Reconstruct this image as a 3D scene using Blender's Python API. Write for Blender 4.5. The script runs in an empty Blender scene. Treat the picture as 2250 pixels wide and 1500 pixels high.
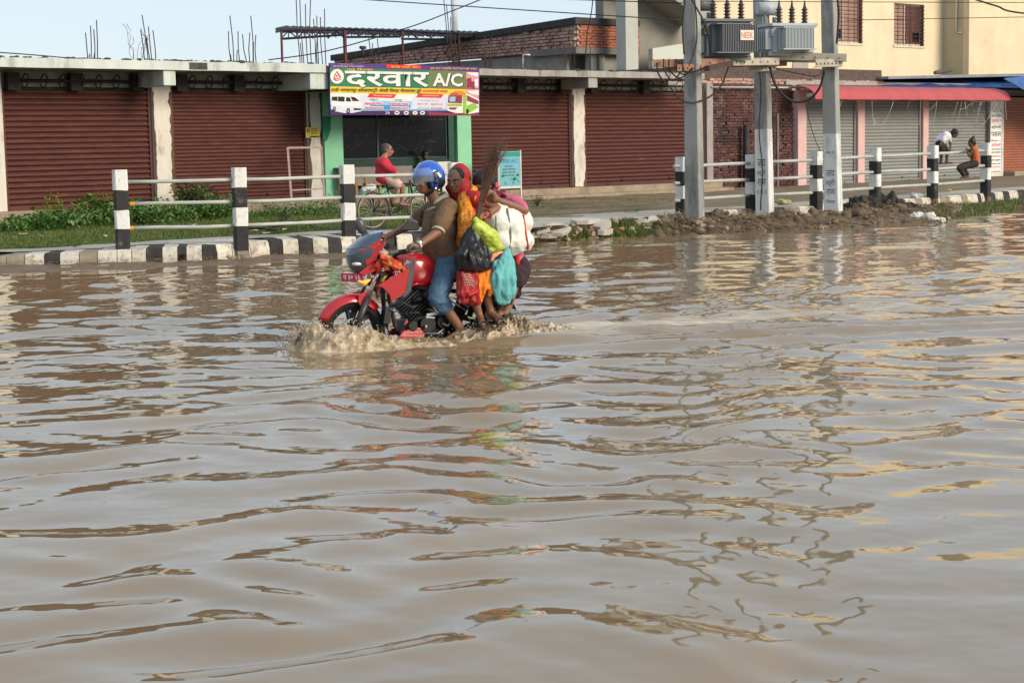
import bpy, bmesh, math, random
import numpy as np
from mathutils import Vector as V, Matrix as MX, noise
R = math.radians
random.seed(7); np.random.seed(7)
SC = bpy.context.scene; COL = SC.collection

# ------------------------------------------------------------------ camera, sky, sun, exposure
FPX = 3800.0; HC = 1.75
PHI = math.atan(430 / FPX); ROLL = R(1.1)
FWD = V((0, math.cos(PHI), -math.sin(PHI)))
UP0 = V((0, math.sin(PHI), math.cos(PHI)))
CR = V((1, 0, 0)) * math.cos(ROLL) - UP0 * math.sin(ROLL)
CU = UP0 * math.cos(ROLL) + V((1, 0, 0)) * math.sin(ROLL)
CAM = V((0, 0, HC))
cam_d = bpy.data.cameras.new('camera'); cam = bpy.data.objects.new('camera', cam_d); COL.objects.link(cam)
cam_d.sensor_width = 36; cam_d.lens = FPX * 36 / 2250; cam_d.clip_start = 0.1; cam_d.clip_end = 3000
cam.matrix_world = MX(((CR.x, CU.x, -FWD.x, 0), (CR.y, CU.y, -FWD.y, 0), (CR.z, CU.z, -FWD.z, HC), (0, 0, 0, 1)))
SC.camera = cam

SUN_AZ = math.atan2(0.86, -0.5); SUN_EL = R(24)
w = bpy.data.worlds.new('World'); SC.world = w; w.use_nodes = True
nt = w.node_tree; bg = nt.nodes['Background']
sky = nt.nodes.new('ShaderNodeTexSky'); sky.sky_type = 'NISHITA'; sky.sun_disc = False
sky.sun_elevation = SUN_EL; sky.sun_rotation = SUN_AZ; sky.air_density = 1.0; sky.dust_density = .5; sky.ozone_density = 1.0
veil = nt.nodes.new('ShaderNodeMix'); veil.data_type = 'RGBA'; veil.inputs['Factor'].default_value = .72      # thin bright overcast
veil.inputs['B'].default_value = (7.0, 8.15, 9.3, 1); nt.links.new(sky.outputs[0], veil.inputs['A'])
nt.links.new(veil.outputs['Result'], bg.inputs[0]); bg.inputs[1].default_value = 0.1
sd = bpy.data.lights.new('sun', 'SUN'); sd.energy = 3.3; sd.angle = R(26); sd.color = (1, .87, .68)
sun = bpy.data.objects.new('sun', sd); COL.objects.link(sun)
sdir = V((math.sin(SUN_AZ) * math.cos(SUN_EL), math.cos(SUN_AZ) * math.cos(SUN_EL), math.sin(SUN_EL)))
sun.rotation_euler = sdir.to_track_quat('Z', 'Y').to_euler(); sun.location = sdir * 60
SC.view_settings.view_transform = 'Standard'; SC.view_settings.look = 'None'
SC.view_settings.gamma = 1; SC.view_settings.exposure = 0.2; SC.view_settings.use_curve_mapping = False

# ------------------------------------------------------------------ pixel (of the 2250 x 1500 photograph) to point
def ray(px, py): return FWD + CR * ((px - 1125) / FPX) + CU * ((750 - py) / FPX)
def at(px, py, z=0.0):
    d = ray(px, py); return CAM + d * ((z - HC) / d.z)
def atd(px, py, Y):
    d = ray(px, py); return CAM + d * (Y / d.y)
def proj(p):
    q = V(p) - CAM; k = FPX / q.dot(FWD)
    return 1125 + q.dot(CR) * k, 750 - q.dot(CU) * k

# facade frame: x along the shop row, y into the buildings, z up
FA = math.atan2(3800, 5300 - 1125)
F0 = at(850, 430, 0.6); F0.z = 0
FRAME = {'W': MX.Identity(4), 'F': MX.Translation(F0) @ MX.Rotation(FA, 4, 'Z')}
def onp(px, py, frame, axis, val):
    """pixel on the plane axis=val of a frame -> frame coordinates"""
    Mi = FRAME[frame].inverted(); o = Mi @ CAM; d = Mi.to_3x3() @ ray(px, py)
    return o + d * ((val - o[axis]) / d[axis])
def fu(px, py, y=0.0): return onp(px, py, 'F', 1, y)

# ------------------------------------------------------------------ materials
MATS = {}
def M(name, col, rough=.75, var=.15, vs=6, bump=.15, bs=60, metal=0, dirt=None, da=.35, ds=2.5, streak=1, coat=0, spec=.4, bd=.01, dirt2=None, trans=0, sss=0, emit=0):
    if name in MATS: return MATS[name]
    m = bpy.data.materials.new(name); m.use_nodes = True; n = m.node_tree.nodes; L = m.node_tree.links
    b = n['Principled BSDF']; b.inputs['Roughness'].default_value = rough; b.inputs['Metallic'].default_value = metal
    b.inputs['Specular IOR Level'].default_value = spec; b.inputs['Coat Weight'].default_value = coat
    b.inputs['Coat Roughness'].default_value = .08; b.inputs['Transmission Weight'].default_value = trans
    if sss: b.inputs['Subsurface Weight'].default_value = sss; b.inputs['Subsurface Radius'].default_value = (.02, .01, .006)
    tc = n.new('ShaderNodeTexCoord'); oi = n.new('ShaderNodeObjectInfo')
    ad = n.new('ShaderNodeVectorMath'); ad.operation = 'MULTIPLY_ADD'
    L.new(oi.outputs['Random'], ad.inputs[0]); ad.inputs[1].default_value = (31, 17, 23); L.new(tc.outputs['Object'], ad.inputs[2])
    mp = n.new('ShaderNodeMapping'); L.new(ad.outputs[0], mp.inputs[0]); mp.inputs['Scale'].default_value = (1, 1, 1 / streak)
    def nz(scale, det=4, vec=mp, rg=.55):
        t = n.new('ShaderNodeTexNoise'); t.inputs['Scale'].default_value = scale; t.inputs['Detail'].default_value = det
        t.inputs['Roughness'].default_value = rg; L.new(vec.outputs[0], t.inputs['Vector']); return t
    a = nz(vs); rp = n.new('ShaderNodeValToRGB'); L.new(a.outputs[0], rp.inputs[0])
    rp.color_ramp.elements[0].position = .3; rp.color_ramp.elements[1].position = .7
    rp.color_ramp.elements[0].color = [max(0, c * (1 - var)) for c in col] + [1]
    rp.color_ramp.elements[1].color = [min(1, c * (1 + var)) for c in col] + [1]
    out = rp.outputs[0]
    for k, (dc, sc_) in enumerate(((dirt, ds), (dirt2, ds * 3.1))):
        if dc is None: continue
        t = nz(sc_, 7, rg=.68); r2 = n.new('ShaderNodeValToRGB'); L.new(t.outputs[0], r2.inputs[0])
        c0 = .72 - .45 * da; r2.color_ramp.elements[0].position = c0; r2.color_ramp.elements[1].position = min(1, c0 + .16)
        r2.color_ramp.elements[1].color = (.85, .85, .85, 1)
        mx = n.new('ShaderNodeMix'); mx.data_type = 'RGBA'; L.new(r2.outputs[0], mx.inputs['Factor'])
        L.new(out, mx.inputs['A']); mx.inputs['B'].default_value = (*dc, 1); out = mx.outputs['Result']
    L.new(out, b.inputs['Base Color'])
    if bump:
        t = nz(bs, 5, ad); bp = n.new('ShaderNodeBump'); bp.inputs['Strength'].default_value = bump; bp.inputs['Distance'].default_value = bd
        L.new(t.outputs[0], bp.inputs['Height']); L.new(bp.outputs[0], b.inputs['Normal'])
    MATS[name] = m; return m
def flat(name, col, rough=.6, spec=.3): return M(name, col, rough, var=.04, bump=0, spec=spec)

# ------------------------------------------------------------------ objects
ORG = {}                       # root object -> (frame, origin in frame)
def tag(o, label=None, cat=None, group=None, kind=None):
    if label: o['label'] = label
    if cat: o['category'] = cat
    if group: o['group'] = group
    if kind: o['kind'] = kind
    return o
def thing(name, label, cat, frame='W', org=(0, 0, 0), group=None, kind=None):
    o = bpy.data.objects.new(name, None); COL.objects.link(o); o.empty_display_size = .2
    o.matrix_world = FRAME[frame] @ MX.Translation(V(org))
    ORG[o.name] = (frame, V(org)); return tag(o, label, cat, group, kind)
def root_of(o):
    while o.parent: o = o.parent
    return o
def origin(parent): return ORG.get(root_of(parent).name, ('W', V()))[1] if parent else V()
def link(name, me, mats, parent=None, off=None, frame='W'):
    """me in frame coordinates; parented: stored relative to the root's origin"""
    if not isinstance(mats, (list, tuple)): mats = [mats]
    if parent: off = origin(parent)
    if off is not None and len(me.vertices): me.transform(MX.Translation(-V(off)))
    for m in mats: me.materials.append(m)
    o = bpy.data.objects.new(name, me); COL.objects.link(o)
    if parent: o.parent = parent
    elif off is not None: o.matrix_world = FRAME[frame] @ MX.Translation(V(off)); ORG[o.name] = (frame, V(off))
    return o
def inst(me, name, parent, loc, rot=(0, 0, 0), scale=(1, 1, 1)):
    o = bpy.data.objects.new(name, me); COL.objects.link(o); o.parent = parent
    o.location = V(loc) - origin(parent); o.rotation_euler = rot; o.scale = scale; return o

class MB:
    def __init__(s): s.v = []; s.f = []; s.m = []; s.s = []
    def add(s, vs, fs, mi=0, sm=False):
        b = len(s.v); s.v += [tuple(p) for p in vs]
        for f in fs: s.f.append(tuple(i + b for i in f)); s.m.append(mi); s.s.append(sm)
        return s
    BF = ((0, 3, 2, 1), (4, 5, 6, 7), (0, 1, 5, 4), (1, 2, 6, 5), (2, 3, 7, 6), (3, 0, 4, 7))
    def box(s, x0, x1, y0, y1, z0, z1, mi=0):
        if x0 > x1: x0, x1 = x1, x0
        if y0 > y1: y0, y1 = y1, y0
        if z0 > z1: z0, z1 = z1, z0
        return s.add([(x0, y0, z0), (x1, y0, z0), (x1, y1, z0), (x0, y1, z0), (x0, y0, z1), (x1, y0, z1), (x1, y1, z1), (x0, y1, z1)], s.BF, mi)
    def obox(s, c, h, rot=None, mi=0, taper=1):
        rot = rot or MX.Identity(3); c = V(c); P = []
        for z in (-1, 1):
            k = taper if z > 0 else 1
            for x, y in ((-1, -1), (1, -1), (1, 1), (-1, 1)): P.append(c + rot @ V((x * h[0] * k, y * h[1] * k, z * h[2])))
        return s.add(P, s.BF, mi)
    def ring(s, c, t, r, n, up=None, ph=0):
        t = V(t).normalized(); a = V(up) if up else (V((0, 0, 1)) if abs(t.z) < .9 else V((1, 0, 0)))
        u = t.cross(a).normalized(); v = u.cross(t)
        return [c + (u * math.cos(ph + 2 * math.pi * i / n) + v * math.sin(ph + 2 * math.pi * i / n)) * r for i in range(n)]
    def tube(s, pts, r, n=8, mi=0, cap=True, sm=True, up=None, ph=0, closed=False):
        pts = [V(p) for p in pts]; k = len(pts); rr = r if isinstance(r, (list, tuple)) else [r] * k
        vs = []; fs = []
        for i, p in enumerate(pts):
            if closed: t = pts[(i + 1) % k] - pts[i - 1]
            else: t = pts[min(i + 1, k - 1)] - pts[max(i - 1, 0)]
            vs += s.ring(p, t, rr[i], n, up, ph)
        for i in range(k if closed else k - 1):
            for j in range(n):
                a = i * n + j; b = i * n + (j + 1) % n; i2 = (i + 1) % k
                fs.append((a, b, i2 * n + (j + 1) % n, i2 * n + j))
        s.add(vs, fs, mi, sm)
        if cap and not closed:
            b = len(s.v) - len(vs)
            s.f.append(tuple(b + i for i in reversed(range(n)))); s.m.append(mi); s.s.append(False)
            s.f.append(tuple(b + (k - 1) * n + i for i in range(n))); s.m.append(mi); s.s.append(False)
        return s
    def cyl(s, p0, p1, r0, r1=None, n=12, mi=0, cap=True, sm=True): return s.tube([p0, p1], [r0, r0 if r1 is None else r1], n, mi, cap, sm)
    def ell(s, c, r, rot=None, n=12, k=8, mi=0):
        c = V(c); r = (r, r, r) if not isinstance(r, (tuple, list)) else r; rot = rot or MX.Identity(3); vs = []; fs = []
        for i in range(k + 1):
            th = math.pi * i / k
            for j in range(n):
                a = 2 * math.pi * j / n
                vs.append(c + rot @ V((r[0] * math.sin(th) * math.cos(a), r[1] * math.sin(th) * math.sin(a), r[2] * math.cos(th))))
        for i in range(k):
            for j in range(n): fs.append((i * n + j, (i + 1) * n + j, (i + 1) * n + (j + 1) % n, i * n + (j + 1) % n))
        return s.add(vs, fs, mi, True)
    def prism(s, pts, d, mi=0):
        """polygon (3d points) extruded by vector d"""
        pts = [V(p) for p in pts]; d = V(d); n = len(pts)
        nn = V()
        for i in range(n): nn += pts[i].cross(pts[(i + 1) % n])
        if nn.dot(d) > 0: pts = pts[::-1]
        vs = pts + [p + d for p in pts]
        fs = [tuple(range(n)), tuple(reversed(range(n, 2 * n)))] + [(i, i + n, (i + 1) % n + n, (i + 1) % n) for i in range(n)]
        return s.add(vs, fs, mi)
    def loft(s, rings, mi=0, cap=True, sm=True, closed=True):
        n = len(rings[0]); vs = [p for r in rings for p in r]; fs = []
        for i in range(len(rings) - 1):
            for j in range(n if closed else n - 1): fs.append((i * n + j, i * n + (j + 1) % n, (i + 1) * n + (j + 1) % n, (i + 1) * n + j))
        s.add(vs, fs, mi, sm)
        if cap and closed:
            b = len(s.v) - len(vs); s.f.append(tuple(b + i for i in reversed(range(n)))); s.m.append(mi); s.s.append(False)
            e = b + (len(rings) - 1) * n; s.f.append(tuple(e + i for i in range(n))); s.m.append(mi); s.s.append(False)
        return s
    def mesh(s, name):
        me = bpy.data.meshes.new(name); me.from_pydata(s.v, [], s.f)
        me.polygons.foreach_set('material_index', s.m); me.polygons.foreach_set('use_smooth', s.s); me.update(); return me
    def build(s, name, mats, parent=None, off=None, frame='W', bevel=0, fix=False):
        me = s.mesh(name)
        if fix:
            bm = bmesh.new(); bm.from_mesh(me); bmesh.ops.recalc_face_normals(bm, faces=bm.faces); bm.to_mesh(me); bm.free()
        o = link(name, me, mats, parent, off, frame)
        if bevel:
            b = o.modifiers.new('bevel', 'BEVEL'); b.width = bevel; b.segments = 2; b.limit_method = 'ANGLE'; b.angle_limit = R(40)
        return o

def rotz(a): return MX.Rotation(a, 3, 'Z')
def rot_to(d, up=(0, 0, 1)):
    """3x3 whose z axis is d"""
    return V(d).to_track_quat('Z', 'Y').to_matrix()
def fbm(p, s=1.0, o=4): return noise.fractal(V(p) * s, 1.0, 2.0, o)

def text_mesh(s, w=None, h=None, align='L', bold=0):
    c = bpy.data.curves.new('t', 'FONT'); c.body = s; c.resolution_u = 2; c.offset = bold; o = bpy.data.objects.new('t', c); COL.objects.link(o)
    dg = bpy.context.evaluated_depsgraph_get(); me = bpy.data.meshes.new_from_object(o.evaluated_get(dg))
    bpy.data.objects.remove(o); bpy.data.curves.remove(c)
    n = len(me.vertices); co = np.empty(n * 3); me.vertices.foreach_get('co', co); co = co.reshape(-1, 3)
    if n:
        lo = co.min(0); hi = co.max(0); sz = np.maximum(hi - lo, 1e-6); co -= lo
        if w and h: k = (w / sz[0], h / sz[1])
        elif w: k = (w / sz[0],) * 2
        else: k = (h / sz[1],) * 2
        co[:, 0] *= k[0]; co[:, 1] *= k[1]; co[:, 2] = 0
        me.vertices.foreach_set('co', co.ravel()); me.update()
    while me.materials: me.materials.pop()
    return me
def put_text(s, name, parent, mat, org, ux, uz, w=None, h=None, bold=0):
    """text with lower left corner at org (frame coords), running along ux, rising along uz"""
    me = text_mesh(s, w, h, bold=bold); ux = V(ux).normalized(); uz = V(uz).normalized(); nn = ux.cross(uz)
    me.transform(MX(((ux.x, uz.x, nn.x, org[0]), (ux.y, uz.y, nn.y, org[1]), (ux.z, uz.z, nn.z, org[2]), (0, 0, 0, 1))))
    me.name = name
    return link(name, me, mat, parent)

# organic bodies: tapered capsules and ellipsoids fused by a voxel remesh
def blob(name, prims, mats, parent=None, voxel=.013, smooth=6, namp=0, nscale=8, nstretch=(1, 1, 1), frame='W', off=None, ridge=0):
    mb = MB()
    for p in prims:
        if p[0] == 'c':
            _, a, b, r0, r1, mi = p; a = V(a); b = V(b); t = (b - a)
            if t.length < 1e-5: t = V((0, 0, 1e-4))
            d = t.normalized(); P = []; rr = []
            for k in range(0, 5):
                an = math.pi / 2 * (1 - k / 4); P.append(a - d * (r0 * math.sin(an))); rr.append(max(1e-4, r0 * math.cos(an)))
            for k in range(0, 5):
                an = math.pi / 2 * k / 4; P.append(b + d * (r1 * math.sin(an))); rr.append(max(1e-4, r1 * math.cos(an)))
            vs = []; n = 12
            for c_, r_ in zip(P, rr): vs.append(mb.ring(c_, d, r_, n))
            mb.loft(vs)
        else:
            _, c, r, rot, mi = p; mb.ell(c, r, rot, 14, 10)
    me = mb.mesh(name); o = bpy.data.objects.new('tmp', me); COL.objects.link(o)
    m = o.modifiers.new('r', 'REMESH'); m.mode = 'VOXEL'; m.voxel_size = voxel
    if smooth: s = o.modifiers.new('s', 'SMOOTH'); s.factor = .5; s.iterations = smooth
    dg = bpy.context.evaluated_depsgraph_get(); res = bpy.data.meshes.new_from_object(o.evaluated_get(dg))
    bpy.data.objects.remove(o); bpy.data.meshes.remove(me)
    n = len(res.vertices); co = np.empty(n * 3, np.float32); res.vertices.foreach_get('co', co); co = co.reshape(-1, 3)
    if namp or ridge:
        no = np.empty(n * 3, np.float32); res.vertices.foreach_get('normal', no); no = no.reshape(-1, 3)
        st = V(nstretch); dv = np.array([noise.fractal(V((p[0] * st.x, p[1] * st.y, p[2] * st.z)) * nscale, .9, 2.0, 3) for p in co.tolist()])
        rv = np.zeros(n)
        if ridge:
            k2 = nscale * .8
            rv = np.array([(1 - abs(noise.noise(V((p[0] * st.x, p[1] * st.y, p[2] * st.z)) * k2 + V((3, 7, 1)))) * 2.2) + .5 * (1 - abs(noise.noise(V((p[0] * st.x, p[1] * st.y, p[2] * st.z)) * k2 * 2.3)) * 2.2) for p in co.tolist()]) - .6
        co = co + no * (dv * namp + rv * ridge)[:, None]; res.vertices.foreach_set('co', co.astype(np.float32).ravel())
    nf = len(res.polygons)
    if len({p[-1] for p in prims}) > 1:
        ce = np.empty(nf * 3, np.float32); res.polygons.foreach_get('center', ce); ce = ce.reshape(-1, 3); best = np.full(nf, 1e9); mid = np.zeros(nf, np.int32)
        for p in prims:
            if p[0] == 'c':
                a = np.array(p[1]); b = np.array(p[2]); ab = b - a; t = np.clip(((ce - a) @ ab) / max(ab @ ab, 1e-9), 0, 1)
                d = np.linalg.norm(ce - a - t[:, None] * ab, axis=1) - (p[3] + t * (p[4] - p[3]))
            else:
                q = ce - np.array(p[1]); rt = np.array(p[3] or MX.Identity(3)); r_ = p[2] if isinstance(p[2], (tuple, list)) else (p[2],) * 3
                q = q @ rt; d = (np.linalg.norm(q / np.array(r_), axis=1) - 1) * min(r_)
            k = d < best; best[k] = d[k]; mid[k] = p[-1]
        res.polygons.foreach_set('material_index', mid)
    else: res.polygons.foreach_set('material_index', np.full(nf, prims[0][-1], np.int32))
    res.polygons.foreach_set('use_smooth', np.ones(nf, bool)); res.update(); res.name = name
    while res.materials: res.materials.pop()
    return link(name, res, mats, parent, off, frame)

# ------------------------------------------------------------------ palette
red_shut = M('oxide_red_paint', (.08, .0225, .0165), .65, .28, 3, .1, 90, dirt=(.15, .055, .036), da=.34, ds=1.6, streak=.15)
red_shut2 = M('oxide_red_paint_worn', (.088, .026, .019), .65, .28, 3, .1, 90, dirt=(.16, .065, .04), da=.38, ds=1.8, streak=.15)
rust_shut = M('orange_primer_paint', (.27, .09, .045), .6, .15, 4, .1, 90)
grey_shut = M('galvanised_sheet', (.24, .245, .23), .5, .1, 3, .05, 90, metal=.25, dirt=(.18, .16, .14), da=.25)
wh_plaster = M('whitewashed_plaster', (.64, .59, .52), .9, .08, 4, .3, 40, dirt=(.42, .36, .29), da=.4, ds=1.5, streak=2.5, dirt2=(.3, .25, .2))
slab_white = M('pale_limewash', (.54, .58, .54), .9, .1, 3, .3, 40, dirt=(.13, .135, .115), da=.4, ds=2.2, streak=4)
slab_moss = M('mossy_slab_top', (.06, .06, .055), .95, .4, 9, .5, 50)
slab_grey = M('weathered_slab', (.33, .31, .29), .95, .2, 5, .4, 50, dirt=(.09, .085, .08), da=.42, ds=2.6, streak=4)
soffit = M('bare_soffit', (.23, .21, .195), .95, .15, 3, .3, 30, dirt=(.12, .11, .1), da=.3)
dark_iron = M('dark_rusty_iron', (.035, .024, .02), .7, .3, 10, .2, 80)
conc = M('grey_concrete', (.34, .32, .29), .95, .15, 4, .4, 60, dirt=(.2, .18, .15), da=.35, ds=1.4)
plinth_m = M('mud_stained_plinth', (.3, .235, .17), .95, .2, 3, .4, 40, dirt=(.16, .12, .085), da=.4, ds=1.2)
green_p = M('mint_green_paint', (.25, .58, .36), .7, .08, 3, .15, 50, dirt=(.17, .44, .28), da=.28, ds=.9)
dgreen_p = M('dark_green_paint', (.008, .035, .024), .6, .2, 4, .1, 50)
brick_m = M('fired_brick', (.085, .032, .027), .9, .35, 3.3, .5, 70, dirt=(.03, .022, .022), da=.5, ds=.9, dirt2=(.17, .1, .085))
brick_dk = M('grey_red_brick', (.42, .25, .205), .95, .35, 3.3, .5, 70, dirt=(.18, .13, .12), da=.3, ds=4)  # greyer red brick with random darker spots
brick_or = M('orange_brick', (.34, .125, .075), .9, .25, 3.3, .5, 70, dirt=(.24, .13, .1), da=.3, ds=4)
mortar_m = M('dark_mortar', (.1, .07, .062), .95, .3, 12, .4, 60)
mortar_lt = M('pale_mortar', (.4, .33, .3), .95, .25, 12, .4, 60)
yel_wall = M('cream_yellow_wall', (.7, .585, .4), .85, .06, 1.2, .2, 50, dirt=(.6, .49, .33), da=.46, ds=.5, streak=1.3)
grey_wall = M('bare_grey_render', (.34, .32, .28), .9, .1, 2, .2, 50)
pink_p = M('pink_wall_paint', (.62, .4, .38), .8, .06, 3, .15, 50, dirt=(.5, .36, .33), da=.3)
wh_paint = M('chalky_white_paint', (.68, .67, .64), .8, .06, 8, .25, 60, dirt=(.34, .28, .22), da=.34, ds=4, dirt2=(.2, .17, .14))
bk_paint = M('chipped_black_paint', (.022, .021, .022), .7, .3, 9, .25, 60, dirt=(.2, .17, .145), da=.3, ds=6)
kerb_w = M('kerb_white_paint', (.6, .55, .47), .9, .1, 6, .4, 50, dirt=(.3, .23, .165), da=.45, ds=3, dirt2=(.14, .11, .085))
kerb_b = M('kerb_black_paint', (.035, .033, .032), .9, .3, 8, .4, 50, dirt=(.2, .16, .12), da=.3, ds=4)
kerb_g = M('kerb_worn_paint', (.27, .225, .17), .95, .3, 6, .4, 50, dirt=(.1, .09, .075), da=.4, ds=4)
rail_m = M('painted_steel_rail', (.42, .43, .39), .5, .1, 6, .15, 60, dirt=(.33, .3, .25), da=.3, ds=5)
pole_m = M('pole_concrete', (.31, .31, .29), .9, .14, 2.5, .3, 50, dirt=(.12, .12, .12), da=.52, ds=2.0, streak=2.5)
pole_w = M('pole_white_paint', (.64, .64, .63), .85, .07, 3, .2, 50, dirt=(.26, .27, .3), da=.5, ds=2.6, streak=3)
galv = M('galvanised_channel', (.42, .38, .31), .6, .12, 5, .2, 60, metal=.2, dirt=(.27, .15, .09), da=.3, ds=3)
rusty_ch = M('rusty_channel', (.29, .15, .095), .8, .3, 6, .3, 60)
cable_m = M('black_cable', (.02, .02, .021), .6, .1, 5, 0)
rebar_m = M('rusty_rebar', (.06, .032, .024), .8, .3, 9, 0)
# ================================================================== SETTING
def lerp_list(lst, x):
    if x <= lst[0][0]: return lst[0][1]
    for (a, b), (c, d) in zip(lst, lst[1:]):
        if x <= c: return b + (d - b) * (x - a) / (c - a)
    return lst[-1][1]
BASEL = [(-200, 586), (15, 583), (260, 577), (475, 571), (591, 562), (721, 557), (930, 546)]
EDGE = [(-250, 558), (15, 556), (174, 549), (289, 541), (388, 535), (518, 527), (591, 523), (688, 518), (748, 514), (930, 509), (1160, 503),
        (1300, 491), (1480, 473), (1600, 463), (1780, 455), (1870, 447), (2030, 437), (2236, 420), (2500, 403)]
ZT = .28
def base_pt(px, z=.03): return at(px, lerp_list(BASEL, px), .03) * 1 + V((0, 0, z - .03))
def ZTF(px): return .19 + .09 * min(1, max(0, (px - 15) / 560))
def edge_pt(px): return at(px, lerp_list(EDGE, px), ZTF(px))

mud = M('wet_mud', (.15, .1, .065), .55, .3, 5, .6, 25, dirt=(.085, .055, .036), da=.4, ds=3, bd=.03)
soil = M('trampled_soil', (.2, .145, .09), .95, .25, 3, .6, 30, dirt=(.06, .1, .025), da=.42, ds=.9, bd=.02)
turf = M('turf_soil', (.045, .085, .018), .95, .35, 2, .6, 30, dirt=(.15, .11, .06), da=.28, ds=.8, bd=.02)
path_m = M('dusty_concrete_path', (.4, .365, .31), .95, .12, 2, .4, 40, dirt=(.26, .22, .16), da=.36, ds=1.1)
road_m = M('drowned_road_bed', (.12, .09, .06), .9, .2, 3, .3, 20)

me = bpy.data.meshes.new('ground'); me.from_pydata([(-700, -300, -.35), (700, -300, -.35), (700, 900, -.35), (-700, 900, -.35)], [], [(0, 1, 2, 3)])
tag(link('ground', me, road_m), kind='structure')

# --- flood water: one displaced sheet
BH = R(25)                                   # the motorcycle's heading, turned towards the camera
HD = V((-math.cos(BH), -math.sin(BH), 0)); HR = V((-math.sin(BH), math.cos(BH), 0))
HUBW = at(772, 757, 0)                       # water below the front hub
def make_water():
    rows = 640; cols = 840
    ys = 2.6 * (75 / 2.6) ** (np.arange(rows) / (rows - 1)); us = np.linspace(-.47, .47, cols)
    Y = np.repeat(ys[:, None], cols, 1); X = us[None, :] * (Y + 4)
    Z = np.zeros_like(X); sp = Y * (math.log(75 / 2.6) / rows) + .004
    rng = np.random.default_rng(5)
    cells = rng.uniform(0, 6.28, (6, 2)); calm = np.zeros_like(X)
    for k, lam in enumerate((9, 6.5, 4.5, 3.2, 2.4, 1.7)):
        a = rng.uniform(0, 6.28); calm += np.sin((X * math.cos(a) + Y * math.sin(a)) * 6.28 / lam + cells[k, 0])
    calm = .85 + .17 * calm
    # warp the plane a little so that no crest runs straight
    WX = X + .22 * np.sin(Y * 1.9 + 1.2 * np.sin(X * .9)) + .1 * np.sin(Y * 4.1 + X * 2.2)
    WY = Y + .2 * np.sin(X * 1.6 + 1.1 * np.sin(Y * .7)) + .09 * np.sin(X * 3.9 - Y * 1.3)
    N = 80
    for i in range(N):
        lam = .2 * (1.7 / .2) ** rng.random() ; th = R(90) + rng.normal(0, R(30)); ph = rng.uniform(0, 6.28)
        slope = .0152 * (.55 + .75 * math.exp(-((math.log(lam / .55)) ** 2) / .6))
        nearcut = 1 if lam > .4 else .45
        amp = slope * lam / 6.28; k = 6.28 / lam
        att = np.clip((lam / sp - 2.5) / 3, 0, 1)
        Z += amp * att * (1 - (1 - nearcut) * np.clip((12 - Y) / 5, 0, 1)) * np.sin((WX * math.cos(th) + WY * math.sin(th)) * k + ph)
    Z *= calm
    near = np.clip((13 - Y) / 7, 0, 1); Z *= 1 - .2 * near
    # wake of the motorcycle
    dx = X - HUBW.x; dy = Y - HUBW.y
    s = -(dx * HD.x + dy * HD.y); t = dx * HR.x + dy * HR.y     # behind the bow, to its right
    on = np.clip((s + .5) / .8, 0, 1)
    for sg, A in ((-1, .05), (1, .03)):
        q = sg * t - .30 * np.maximum(s, 0) - .12
        Z += on * A * np.sin(q * 6.28 / .62 + 1) * np.exp(-(q / .75) ** 2) * np.exp(-np.maximum(s, 0) / 9)
    q2 = np.clip(s, 0, 40); band = np.exp(-(t / (.45 + .07 * q2)) ** 2) * np.clip((s - .9) / .6, 0, 1) * np.exp(-q2 / 9)
    for i in range(26):
        lam = .16 * (.6 / .16) ** rng.random(); th = rng.uniform(0, 6.28); ph = rng.uniform(0, 6.28)
        att = np.clip((lam / sp - 2.2) / 2.5, 0, 1)
        Z += band * att * .03 * lam / 6.28 * 2.2 * np.sin((X * math.cos(th) + Y * math.sin(th)) * 6.28 / lam + ph)
    Z = np.clip(Z, -.12, .16)
    me = bpy.data.meshes.new('flood_water')
    idx = np.arange(rows * cols).reshape(rows, cols)
    q = np.stack([idx[:-1, :-1], idx[:-1, 1:], idx[1:, 1:], idx[1:, :-1]], -1).reshape(-1, 4)
    me.vertices.add(rows * cols); me.vertices.foreach_set('co', np.stack([X, Y, Z], -1).astype(np.float32).ravel())
    me.loops.add(q.size); me.loops.foreach_set('vertex_index', q.astype(np.int32).ravel())
    me.polygons.add(len(q)); me.polygons.foreach_set('loop_start', (np.arange(len(q)) * 4).astype(np.int32))
    me.polygons.foreach_set('use_smooth', np.ones(len(q), bool)); me.update(calc_edges=True)
    at_ = me.attributes.new('foam', 'FLOAT', 'POINT')
    front = np.exp(-((s + .05) / .55) ** 2 - (t / .6) ** 2)
    at_.data.foreach_set('value', np.clip(band * 1.5 + front * 1.3, 0, 1.5).astype(np.float32).ravel())
    return me
wm = bpy.data.materials.new('muddy_flood_water'); wm.use_nodes = True; n = wm.node_tree.nodes; L = wm.node_tree.links; b = n['Principled BSDF']
tc = n.new('ShaderNodeTexCoord')
t1 = n.new('ShaderNodeTexNoise'); t1.inputs['Scale'].default_value = .5; t1.inputs['Detail'].default_value = 4; L.new(tc.outputs['Object'], t1.inputs['Vector'])
r1 = n.new('ShaderNodeValToRGB'); L.new(t1.outputs[0], r1.inputs[0])
r1.color_ramp.elements[0].position = .3; r1.color_ramp.elements[0].color = (.21, .147, .08, 1)
r1.color_ramp.elements[1].position = .7; r1.color_ramp.elements[1].color = (.255, .183, .106, 1)
fa = n.new('ShaderNodeAttribute'); fa.attribute_name = 'foam'
vm = n.new('ShaderNodeMapping'); L.new(tc.outputs['Object'], vm.inputs[0]); vm.inputs['Rotation'].default_value = (0, 0, -BH); vm.inputs['Scale'].default_value = (.45, 1.6, 1)
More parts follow.
